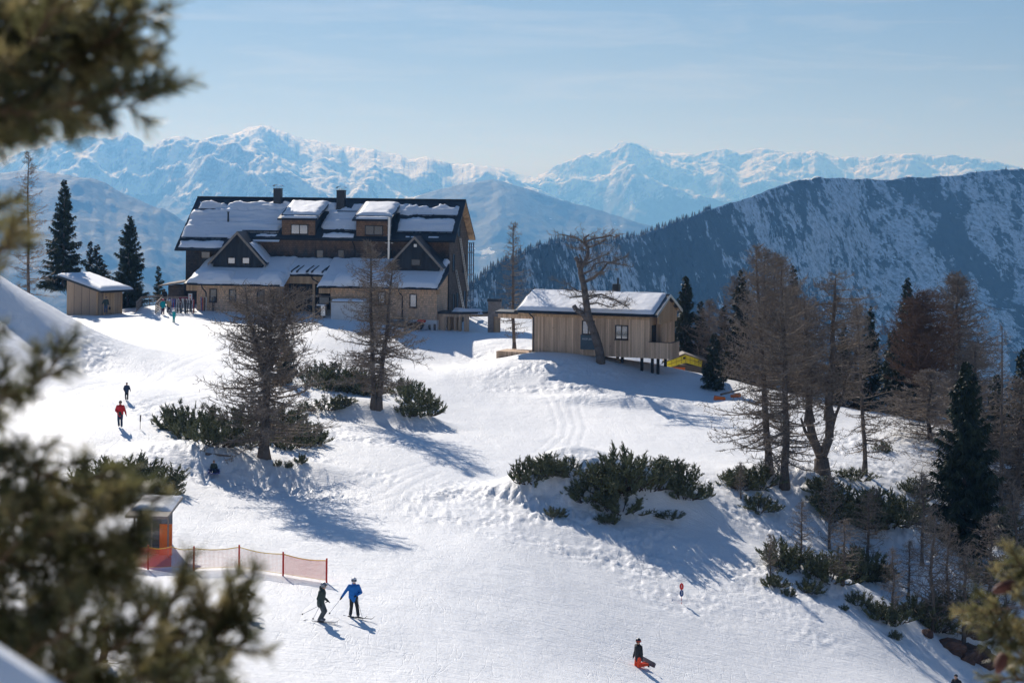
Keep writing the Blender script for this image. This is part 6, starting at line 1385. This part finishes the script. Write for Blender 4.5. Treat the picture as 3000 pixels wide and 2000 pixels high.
m.build('strap', M_NETR, mt)
# slope marker
P = ground(1565, 1387); sm_ = empty('piste_marker', P, 0, 'piste marker pole with a red disc numbered 1 above a blue disc numbered 3', 'piste marker'); k_ = P.y / F
M_RD = mat('marker_red', (0.62, 0.01, 0.01), 0.4); M_BL = mat('marker_blue', (0.01, 0.06, 0.22), 0.4)
m = MB(); m.bar((0, 0, -.3), (0, 0, .12), .016); m.bar((0, 0, .2), (0, 0, 1.2), .016); m.build('pole', M_POST, sm_); m = MB(); m.bar((0, 0, .12), (0, 0, .2), .0165); m.build('white_band', M_PLAST, sm_)
def disc(zc, r, m_, tx, name):
    q = MB(); n = 22; V = []
    for y in (-.03, -.045):
        for i in range(n): V.append((r * .62 * math.cos(2 * math.pi * i / n), y, zc + r * math.sin(2 * math.pi * i / n)))
    q.add(V, [tuple(range(n)), tuple(range(2 * n - 1, n - 1, -1))] + [(i, i + n, (i + 1) % n + n, (i + 1) % n) for i in range(n)]); d = q.build(name, m_, sm_)
    text(d, tx, (0, -.05, zc + .01), .24, M_PLAST)
disc(1.0, .19, M_RD, '1', 'red_disc'); disc(.62, .19, M_BL, '3', 'blue_disc')
P = ground(646, 830); o = empty('marker_pole', P, 0, 'thin red and white pole behind the forked larch', 'pole')
m = MB(); m.bar((0, 0, 0), (0, 0, .8), .04); m.bar((0, 0, 1.1), (0, 0, 1.6), .04); m.build('red_part', M_POST, o); m = MB(); m.bar((0, 0, .8), (0, 0, 1.1), .041); m.build('white_part', M_PLAST, o)
# ------------------------------------------------------------------ yellow shelter behind the crest
YS = Site('yellow_shelter', tuple(at(1530, 846, 197)), 0, label='small gabled shelter padded with bright yellow mats, right below the hut', cat='shelter')
M_YEL = mat('yellow_mat', (0.80, 0.68, 0.03), 0.5); L_ = lambda u, v: YS.L(u, v, 0)
pts = [L_(1530, 831), L_(1575, 814.5), L_(1613, 828), L_(1611, 843), L_(1575, 833), L_(1532, 845)]
m = MB(); n = 6; m.add([(x, 0, z) for x, z in pts] + [(x, .15, z) for x, z in pts], [(0, 1, 4, 5), (1, 2, 3, 4), (11, 10, 7, 6), (10, 9, 8, 7)] + [(i, i + n, (i + 1) % n + n, (i + 1) % n) for i in range(n)]); yp = m.build('yellow_pad', M_YEL, YS.e)
m = MB()
for u in (1543, 1553, 1565, 1575, 1585, 1596, 1605):
    vt = 814.5 + abs(u - 1575) * .36; x, z = L_(u, vt + 1.5); x2, z2 = L_(u, vt + 17 - abs(u - 1575) * .08); m.bar((x, -.01, z), (x2, -.01, z2), .02)
for (u0, v0), (u1, v1) in (((1532, 838), (1575, 823)), ((1575, 823), (1611, 834))): x, z = L_(u0, v0); x2, z2 = L_(u1, v1); m.bar((x, -.01, z), (x2, -.01, z2), .02)
m.build('seams', M_BROWN_ := mat('seam', (0.25, 0.18, 0.02), .7), yp)
x, z = L_(1571.5, 822); m = MB(); m.bar((x, -.03, z), (x, 0, z), .12, None, 10); m.build('lamp', M_BLACK, YS.e)
for (u0, v0), (u1, v1) in (((1526, 828), (1572, 810)), ((1572, 810), (1622, 826))):
    x, z = L_(u0, v0); x2, z2 = L_(u1, v1); m = MB(); m.slab([(x, -.4, z), (x2 - (.003 if x < 1.7 else -.003), -.4, z2), (x2 - (.003 if x < 1.7 else -.003), 3, z2), (x, 3, z)], .12); m.build('roof', M_TRIM, YS.e)
m = MB(); m.box(0.2, 3.6, .6, 3, -1.5, .25); m.build('wall', M_TRIM, YS.e); m = MB(); m.box(.7, 1.9, .1, .2, -.6, .12); m.build('red_pad', M_ORMAT, YS.e)
x, z = L_(1604, 803); m = MB(); m.bar((x, .1, -1), (x, .1, z), .03); m.bar((x, .1, z), (x - .1, .1, z + .2), .05, .02); m.build('pole', M_TRIM, YS.e)
for i, (u, v, w, lb) in enumerate(((1652, 918, 1.0, 'left'), (1690, 912, .9, 'right'))):
    P = ground(u, v); m = MB(); m.box(-w / 2, w / 2, -.15, .15, -.1, .3); o = m.build('padding_mat', M_ORMAT, None, loc=P); o.rotation_euler = (R(12), R(8 - 20 * i), R(15)); setp(o, f'orange padding mat lying in the snow right of the small dark pine, {lb} one', 'padding mat')
P0 = ground(1655, 915); P1 = ground(1712, 912); m = MB(); m.bar((0, 0, .35), tuple(P1 - P0 + Vector((0, 0, .8))), .1, .07); o = m.build('log', M_BARK, None, loc=P0); setp(o, 'long bare log lying aslant beside the orange mats', 'log')
P0 = ground(472, 1046); P1 = ground(530, 1050); m = MB(); m.bar((0, 0, .1), tuple(P1 - P0 + Vector((0, 0, .08))), .09, .05); o = m.build('log', M_BARK, None, loc=P0); setp(o, 'thin fallen log on the snow above the child on the sledge', 'log')
# ------------------------------------------------------------------ railings, racks and skis by the lodge
def railing(pts, label, h=1.05, rails=4):
    o = empty('wooden_railing', pts[0], 0, label, 'railing'); q = [Vector(p) - Vector(pts[0]) for p in pts]
    for a, b in zip(q[:-1], q[1:]):
        n = max(1, int((b - a).length / 1.6))
        for i in range(n + 1): p = a + (b - a) * i / n; m = MB(); m.box(p.x - .05, p.x + .05, p.y - .05, p.y + .05, p.z - .3, p.z + h); m.build('post', M_TRIM, o)
    m = MB()
    for a, b in zip(q[:-1], q[1:]):
        for k in range(rails): z = h * (k + .6) / rails; m.bar((a.x, a.y - .08, a.z + z), (b.x, b.y - .08, b.z + z), .055)
    m.build('rails', M_TRIM, o); m = MB()
    for a, b in zip(q[:-1], q[1:]): m.bar((a.x, a.y - .04, a.z + h + .03), (b.x, b.y - .04, b.z + h + .03), .08)
    m.build('handrail', M_STONE, o); return o
gr = lambda u, Y: beyond(u, Y)
railing([gr(314, 217), gr(325, 224), gr(362, 228), gr(424, 233)], 'long wooden railing along the terrace edge left of the lodge')
railing([gr(358, 215), gr(371, 221.5), gr(432, 222)], 'shorter wooden railing right behind the ski racks')
rgn = random.Random(3)
for i, (u0, u1, Y, lb) in enumerate(((384, 404, 217.5, 'left'), (408, 426, 217, 'middle'), (427, 446, 216.5, 'right'))):
    a, b = gr(u0, Y), gr(u1, Y); o = empty('ski_rack', a, 0, f'dark metal ski rack by the lodge corner, {lb} of three', 'ski rack', 'ski racks'); d = b - a
    m = MB(); m.bar((0, 0, 1.0), (d.x, d.y, d.z + 1.0), .03); m.bar((0, 0, .25), (d.x, d.y, d.z + .25), .03); m.build('bars', M_DARK, o)
    for q_ in (Vector((0, 0, 0)), d): m = MB(); m.bar(tuple(q_ + Vector((0, -.35, -.1))), tuple(q_ + Vector((0, 0, 1.05))), .03); m.bar(tuple(q_ + Vector((0, .35, -.1))), tuple(q_ + Vector((0, 0, 1.05))), .03); m.build('frame', M_DARK, o)
SKM = [(M_BOOT, 'black'), (M_SKIR, 'red'), (M_SKIW, 'white'), (M_SKIB, 'blue'), (M_BOOT, 'dark'), (M_SKIY, 'yellow')]
SKME = [ski_mesh(1.6, .1, m_) for m_, _ in SKM]
ords = ['1st', '2nd', '3rd'] + [f'{k}th' for k in range(4, 31)]
for i in range(26):
    u = 384 + i * 2.4 + rgn.uniform(-.6, .6); P = gr(u, 217 - rgn.random() * .9); k = rgn.randrange(6); o = link('ski', SKME[k], None, P + Vector((0, 0, .72)))
    o.rotation_euler = (R(rgn.uniform(-25, 25)), R(-90 + rgn.uniform(-16, 16)), R(90 + rgn.uniform(-40, 40))); setp(o, f'{SKM[k][1]} ski leaning upright in the racks, {ords[i]} from the left', 'ski', 'skis parked at the racks')
for i, u in enumerate((464, 467, 471, 475, 490, 493)):
    w_ = LG.W(LG.X(u, YW - .3), YW - .35, 0); P = on(w_.x, w_.y); k = (3, 1, 0, 2, 0, 4)[i]; o = link('ski', SKME[k], None, P + Vector((0, 0, .75)))
    o.rotation_euler = (R(-12), R(-90 + (i - 2) * 4), R(80)); setp(o, f'{SKM[k][1]} ski leaning on the lodge wing wall, {ords[i]} from the downpipe side', 'ski', 'skis leaning on the wing wall')
M_BAN = mat('maroon_banner', (0.16, 0.02, 0.05), 0.6)
for i, (u, w, z, m_, c) in enumerate(((404, 1.5, .55, mat('pink_banner', (0.38, 0.14, 0.14), .6), 'faded pink'), (427, 1.6, .85, M_BAN, 'maroon'))):
    P = gr(u, 219.6); o = empty('banner', P + Vector((0, 0, z)), 0, f'{c} banner hanging behind the ski racks', 'banner'); m = MB(); m.box(-w / 2, w / 2, 0, .02, 0, .5); m.build('cloth', m_, o)
    m = MB(); x = -w * .35
    while x < w * .35: l_ = rgn.uniform(.06, .14); m.box(x, x + l_, -.008, -.002, .18, .30); x += l_ + .03
    m.build('faded_print', M_PLAST, o)
P = gr(437, 218); o = empty('signal_box', P, 0, 'post with a grey box and two orange round lights by the lodge corner', 'signal box'); m = MB(); m.bar((0, 0, 0), (0, 0, 1.3), .05); m.build('post', M_DARK, o); m = MB(); m.box(-.2, .2, -.1, .1, 1.2, 1.95); m.build('box', M_PLAST, o)
for z in (1.4, 1.72): m = MB(); m.bar((0, -.13, z), (0, -.1, z), .09, None, 10); m.build('light', M_ORMAT, o)
# catering cart and barrel in the entrance recess
w_ = LG.W(LG.X(738, -7), -7, 0); P = on(w_.x, w_.y); o = empty('catering_cart', P, -R(10), 'grey covered catering cart with a snowy box in front of the lodge entrance', 'cart')
m = MB(); m.box(-.55, .1, -.4, .4, .15, 1.2); m.build('cabinet', M_DARK, o); m = MB(); m.box(.12, .6, -.4, .4, .2, 1.28); m.build('lid_box', M_STEEL, o); m = MB(); m.box(-.45, .5, -.3, .3, 1.29, 1.42); m.build('snow_cap', M_SNOWR, o)
m = MB(); m.box(-.3, .75, .5, .56, 1.45, 2.15); m.build('back_panel', M_TRIM, o)
for x in (-.45, .5): m = MB(); m.bar((x, -.42, .12), (x, -.34, .12), .12, None, 10); m.build('wheel', M_BLACK, o)
# snowmobile parked at the right wing
w_ = LG.W(LG.X(959, -7.2), -7.2, 0); P = on(w_.x, w_.y); o = empty('snowmobile', P, -R(25), 'black snowmobile with a red seat cowl tilted against the white plinth', 'snowmobile')
def prism(pts, y0, y1): 
    m = MB(); n = len(pts); m.add([(x, y0, z) for x, z in pts] + [(x, y1, z) for x, z in pts], [tuple(range(n)), tuple(range(2 * n - 1, n - 1, -1))] + [(i, i + n, (i + 1) % n + n, (i + 1) % n) for i in range(n)]); return m
prism([(-.9, .25), (.5, .2), (.8, .55), (.45, .95), (-.1, .9), (-.9, .7)], -.3, .3).build('body', M_BLACK, o)
prism([(.1, .98), (.85, .82), (1.0, 1.0), (.8, 1.16), (.3, 1.15)], -.25, .25).build('cowl', C_RED, o)
prism([(-.9, .02), (.4, .02), (.55, .2), (.4, .26), (-.9, .26)], -.2, .2).build('track', M_DARK, o)
for y in (-.42, .42): m = MB(); m.path([(.2, y, .03), (1.0, y, .03), (1.2, y, .2)], .05); m.bar((.6, y, .05), (.45, y * .5, .5), .035); m.build('front_ski', M_STEEL, o)
m = MB(); m.bar((.1, -.4, 1.25), (.1, .4, 1.25), .03); m.bar((.1, 0, 1.25), (.3, 0, .9), .03); m.build('handlebar', M_DARK, o)
# pile of cut brush
w_ = LG.W(LG.X(922, -7), -6.9, 0); P = on(w_.x, w_.y); rg = random.Random(9); sg_ = []
for i in range(420):
    a = (rg.gauss(0, .6), rg.gauss(0, .35), abs(rg.gauss(0, .35))); d = nrm((rg.gauss(0, 1), rg.gauss(0, .6), rg.gauss(0.2, .5))); sg_.append((*a, *add3(a, d, rg.uniform(.3, .9)), .02, .008))
V, Fc = tubes(sg_, 3); o = link('brush_pile', mesh_np('brush_pile', V, Fc, M_TWIG), None, P); setp(o, 'pile of cut bare branches in front of the lodge right wing', 'brush pile')
# brown rocks on the lower right
M_ROCK = varied('brown_rock', (0.05, 0.03, 0.022), (0.16, 0.085, 0.06), 1.6, 0.9, (1, 1, 1), .15)
for i, (u, v, sx, sz, lb) in enumerate(((2180, 1488, .9, .5, 'small dark rock at the left of the rock band in the lower right'), (2215, 1508, 1.2, .8, 'brown rock in the middle of the rock band in the lower right'), (2250, 1515, 1.1, .7, 'reddish brown rock at the right end of the rock band'), (2245, 1450, .9, .5, 'brown rock above the rock band near the cone twig'), (2130, 1455, .5, .3, 'little rock left above the rock band'))):
    P = ground(u, v); bm = bmesh.new(); bmesh.ops.create_icosphere(bm, subdivisions=4, radius=1)
    for w in bm.verts:
        n_ = 1 + .5 * float(fbm(np.array([w.co.x * 1.3 + i * 9]), np.array([w.co.y * 1.3 + w.co.z * 1.7]), 4, 7)[0]); w.co = Vector((w.co.x * sx, w.co.y * sx * .7, w.co.z * sz)) * n_
    me = bpy.data.meshes.new('rock'); bm.to_mesh(me); bm.free(); me.materials.append(M_ROCK); o = link('rock', me, None, P, i * 1.1); setp(o, lb, 'rock')
P = ground(322, 985); sp_ = empty('twig_post', P, 0, 'short dark stake with a tuft standing on the left slope', 'stake'); m = MB(); m.bar((0, 0, -.1), (0, 0, .95), .02); m.bar((0, 0, .5), (.02, 0, .95), .05); m.build('stake', M_BARK, sp_)
# ------------------------------------------------------------------ out of focus pines next to the camera
M_NEED = mat('pine_needle', (0.07, 0.075, 0.025), 0.4, 0, 0.5); _t = NT(M_NEED)
_c = _t.ramp(_t.noise(_t.mapping(), 9.0, 4, .6), [(.35, (0.034, 0.044, 0.02)), (.50, (0.14, 0.135, 0.055)), (.68, (0.40, 0.32, 0.15))]); _t.col(_c)
_tr = _t.n('BsdfTranslucent'); _t.l(_c, _tr.inputs['Color']); _mx = _t.n('MixShader'); _mx.inputs[0].default_value = 0.55; _t.l(_t.b.outputs[0], _mx.inputs[1]); _t.l(_tr.outputs[0], _mx.inputs[2])
_t.l(_mx.outputs[0], _t.t.nodes['Material Output'].inputs['Surface'])
M_PWOOD = bark_mat('pine_wood', (0.12, 0.075, 0.045), (0.30, 0.19, 0.11), 12)
def pine_branch(root, path, O, seed, dens=1.0, nl=0.042, sl=0.13, w=0.0011, every=0.028, r0=0.011, start=0.0):
    rg = random.Random(seed); pts = [Vector(at(*p)) - O for p in path]; wood, nd = [], []
    fine = []
    for a, b in zip(pts[:-1], pts[1:]):
        n = max(2, int((b - a).length / .05))
        for k in range(n): fine.append(a + (b - a) * k / n + Vector((rg.gauss(0, .006), rg.gauss(0, .006), rg.gauss(0, .006))))
    fine.append(pts[-1]); N = len(fine) - 1
    for k in range(N): wood.append((*fine[k], *fine[k + 1], r0 * (1 - .75 * k / N), r0 * (1 - .75 * (k + 1) / N)))
    def shoot(p, d, L):
        e = p + d * L; wood.append((*p, *e, .0035, .002)); n = int(72 * dens * L / .13)
        for i in range(n):
            t = (0.12 + .88 * rg.random()); q = p + d * (L * t); v = Vector((rg.gauss(0, 1), rg.gauss(0, 1), rg.gauss(0, 1))); v = (v - d * v.dot(d)).normalized(); dd = (d * (0.75 + .3 * rg.random()) + v * .8).normalized(); g = q + dd * nl * (0.6 + .6 * rg.random())
            nd.append((*q, *g, w, w * .5))
    k = start * N
    while k < N:
        i = int(k); f = k - i; p = fine[i].lerp(fine[i + 1], f); d = (fine[i + 1] - fine[i]).normalized(); v = Vector((rg.gauss(0, 1), rg.gauss(0, .8), rg.gauss(0, 1))); v = (v - d * v.dot(d)).normalized()
        L = sl * (.4 + .8 * rg.random()); dd = (d * .8 + v * .75).normalized(); shoot(p, dd, L)
        if rg.random() < .5: shoot(p + dd * L * .5, (dd + Vector((rg.gauss(0, .5), rg.gauss(0, .5), rg.gauss(0, .5)))).normalized(), L * .7)
        k += every / .05 * (0.6 + .8 * rg.random())
    shoot(fine[-1], (fine[-1] - fine[-2]).normalized(), sl)
    V, Fc = tubes(wood, 5); b = link('branch', mesh_np('branch', V, Fc, M_PWOOD, True), root); V, Fc = blades(nd); link('needles', mesh_np('needles', V, Fc, M_NEED), b)
OF = Vector((-2.6, 5.2, -2.0)); pt_ = empty('pine_tree', OF, 0, 'blurred pine reaching into the picture from the left edge close to the camera', 'tree')
tr = [(0, 0, -.2), (.05, 0, 1.0), (-.02, .03, 2.2), (.03, 0, 3.6), (.0, .0, 5.0)]
V, Fc = tubes([(*tr[k], *tr[k + 1], .16 - .025 * k, .16 - .025 * (k + 1)) for k in range(4)], 10); link('trunk', mesh_np('trunk', V, Fc, M_BARK, True), pt_)
BR = [
 [(-700, 420, 5.1), (-200, 330, 4.8), (0, 240, 4.6), (140, 180, 4.5), (250, 130, 4.4), (340, 60, 4.3)],
 [(-700, 300, 5.1), (-200, 180, 4.9), (0, 110, 4.7), (180, 70, 4.6), (330, 0, 4.5)],
 [(-700, 200, 5.1), (-200, 60, 4.9), (20, 20, 4.8), (220, -20, 4.6)],
 [(-700, 450, 5.0), (-200, 330, 4.6), (60, 260, 4.3), (230, 240, 4.2), (330, 215, 4.2)],
 [(-500, 400, 5.0), (-100, 310, 4.7), (100, 270, 4.6), (220, 275, 4.5)],
 [(-500, 480, 5.0), (-150, 390, 4.7), (0, 350, 4.6), (70, 330, 4.5)],
 [(-200, 150, 4.8), (60, 150, 4.6), (200, 130, 4.5), (320, 140, 4.4)],
 [(-200, 0, 4.8), (120, 40, 4.5), (250, 60, 4.4), (345, 90, 4.4)],
 [(-300, 260, 4.7), (0, 200, 4.4), (120, 110, 4.3), (200, 20, 4.2)],
 [(-600, 760, 5.1), (-200, 680, 4.8), (-30, 610, 4.6), (50, 570, 4.5)],
 [(-500, 600, 5.1), (-150, 540, 4.9), (0, 480, 4.8)],
 [(-600, 900, 5.1), (-150, 800, 4.8), (-20, 770, 4.7)],
 [(-600, 1080, 5.1), (-150, 980, 4.8), (30, 925, 4.6), (110, 880, 4.5), (150, 835, 4.5)],
 [(-600, 1200, 5.1), (-150, 1130, 4.8), (20, 1060, 4.6), (100, 1030, 4.5)],
 [(-600, 1400, 5.1), (-150, 1280, 4.8), (60, 1190, 4.6), (200, 1120, 4.5), (260, 1090, 4.4)],
 [(-600, 1500, 5.0), (-100, 1350, 4.7), (120, 1250, 4.5), (280, 1180, 4.4), (380, 1150, 4.3)],
 [(-600, 1600, 5.0), (-100, 1450, 4.7), (100, 1330, 4.5), (240, 1260, 4.4), (340, 1220, 4.3)],
 [(-500, 1750, 5.0), (-50, 1560, 4.7), (120, 1420, 4.5), (230, 1340, 4.4), (310, 1280, 4.3)],
 [(-400, 1300, 4.9), (0, 1200, 4.5), (90, 1130, 4.4), (150, 1080, 4.3)],
 [(-400, 1420, 4.8), (0, 1330, 4.4), (60, 1270, 4.3), (170, 1220, 4.2)],
 [(-400, 1550, 4.8), (0, 1430, 4.4), (80, 1400, 4.3), (180, 1380, 4.2)],
 [(-300, 1850, 4.9), (60, 1640, 4.6), (200, 1520, 4.5), (300, 1420, 4.4), (340, 1350, 4.4)],
 [(-300, 1950, 4.9), (150, 1720, 4.6), (330, 1580, 4.5), (450, 1470, 4.4), (540, 1400, 4.4)],
 [(-200, 2050, 4.9), (250, 1780, 4.6), (420, 1640, 4.5), (510, 1540, 4.4), (560, 1470, 4.4)],
 [(-200, 2000, 4.9), (200, 1700, 4.6), (380, 1560, 4.5), (430, 1430, 4.4), (455, 1350, 4.4)],
 [(-200, 1900, 4.8), (150, 1600, 4.4), (300, 1500, 4.3), (390, 1420, 4.2)],
 [(-100, 2000, 4.8), (250, 1660, 4.4), (350, 1560, 4.3), (500, 1570, 4.2)],
 [(-300, 1700, 4.7), (0, 1560, 4.3), (150, 1480, 4.2), (240, 1430, 4.1)],
]
BR += [
 [(-400, 330, 4.9), (0, 300, 4.6), (200, 265, 4.4), (330, 245, 4.3), (415, 222, 4.3)], [(-400, 60, 4.9), (100, 40, 4.6), (300, 60, 4.5), (400, 30, 4.4)],
 [(-200, 2050, 4.9), (300, 1700, 4.6), (480, 1520, 4.5), (560, 1430, 4.4), (598, 1372, 4.4)], [(-200, 2100, 4.9), (350, 1760, 4.6), (520, 1600, 4.5), (590, 1500, 4.4), (615, 1450, 4.4)],
 [(-400, 1250, 4.8), (0, 1180, 4.5), (150, 1170, 4.4), (260, 1140, 4.3)], [(-400, 1350, 4.8), (0, 1270, 4.5), (170, 1290, 4.4), (300, 1240, 4.3)], [(-300, 1500, 4.9), (0, 1480, 4.6), (180, 1380, 4.5), (280, 1320, 4.4)],
 [(-300, 1150, 4.9), (0, 1090, 4.6), (60, 1120, 4.5), (150, 1140, 4.5)], [(-300, 1650, 4.9), (0, 1600, 4.6), (200, 1560, 4.5), (330, 1500, 4.4)], [(-400, 180, 4.9), (0, 170, 4.7), (150, 90, 4.6), (300, 100, 4.5)],
 [(-400, 60, 4.9), (0, 50, 4.7), (120, 90, 4.6), (260, 160, 4.5)], [(-400, 330, 4.9), (0, 280, 4.7), (120, 230, 4.6), (220, 190, 4.5)], [(-400, 1700, 4.8), (-40, 1540, 4.5), (60, 1500, 4.4), (120, 1440, 4.3)], [(-200, 1800, 4.9), (100, 1650, 4.6), (260, 1620, 4.5), (380, 1600, 4.4)],
]
for i, p in enumerate(BR): pine_branch(pt_, [(a - (62 if b < 460 else 24 if b < 1150 else 50), b, c) for a, b, c in p], OF, 500 + i, 1.25, w=.0016, start=.2, every=.022, sl=.085, nl=.046)
# pine on the right with cones
OR = Vector((3.2, 8.6, -3.4)); pr_ = empty('pine_tree', OR, 0, 'blurred pine with brown cones reaching in from the lower right corner', 'tree')
V, Fc = tubes([(0, 0, -.2, .05, 0, 1.5, .12, .09), (.05, 0, 1.5, 0, .05, 3.2, .09, .05)], 10); link('trunk', mesh_np('trunk', V, Fc, M_BARK, True), pr_)
BRR = [[(2700, 1420, 8.4), (2450, 1360, 8.2), (2352, 1330, 8.1), (2310, 1322, 8.0)], [(2700, 1560, 8.4), (2450, 1450, 8.2), (2350, 1430, 8.1), (2275, 1405, 8.0)], [(2700, 1620, 8.4), (2450, 1520, 8.2), (2350, 1480, 8.0), (2290, 1460, 7.9)],
       [(2700, 1700, 8.4), (2450, 1600, 8.2), (2360, 1560, 8.1), (2290, 1570, 8.0)], [(2600, 1500, 8.3), (2420, 1420, 8.0), (2330, 1390, 7.9), (2260, 1400, 7.9)], [(2600, 1650, 8.3), (2420, 1560, 8.0), (2340, 1500, 7.9)], [(2600, 1340, 8.3), (2400, 1310, 8.1), (2340, 1300, 8.0)]]
for i, p in enumerate(BRR): pine_branch(pr_, p, OR, 600 + i, 0.9, nl=.045, sl=.12, w=.0018, every=.022, start=.15)
M_CONE = varied('cone_brown', (0.07, 0.022, 0.016), (0.16, 0.06, 0.04), 30, .7)
for (a, b) in (((2332, 1338, 7.9), (2280, 1358, 7.9)), ((2306, 1500, 7.9), (2290, 1545, 7.9))):
    A_c, B_c = Vector(at(*a)) - OR, Vector(at(*b)) - OR; d = B_c - A_c; q = MB(); n = 9
    for k in range(n):
        t0, t1 = k / n, (k + 1) / n; r = lambda t: .021 * math.sin(math.pi * min(.98, .12 + .88 * t)) ** .6 + .003
        q.bar(tuple(A_c + d * t0), tuple(A_c + d * t1), r(t0) * .9, r(t1) * 1.12, 9)
    q.build('cone', M_CONE, pr_)
# snow on a beam just beneath the lens, bottom left corner
A_b, B_b = Vector(at(-500, 1318, 2.7)), Vector(at(420, 1892, 3.1)); o = empty('snowy_beam', A_b, 0, 'strongly blurred snow covered beam in the bottom left corner', 'beam')
d = B_b - A_b; m = MB(); m.bar((0, 0, -.12), tuple(d + Vector((0, 0, -.12))), .07, None, 8); m.build('beam', M_TRIM, o); m = MB(); m.bar((0, 0, -.03), tuple(d + Vector((0, 0, -.03))), .1, None, 12); m.build('snow_cap', M_SNOWR, o)
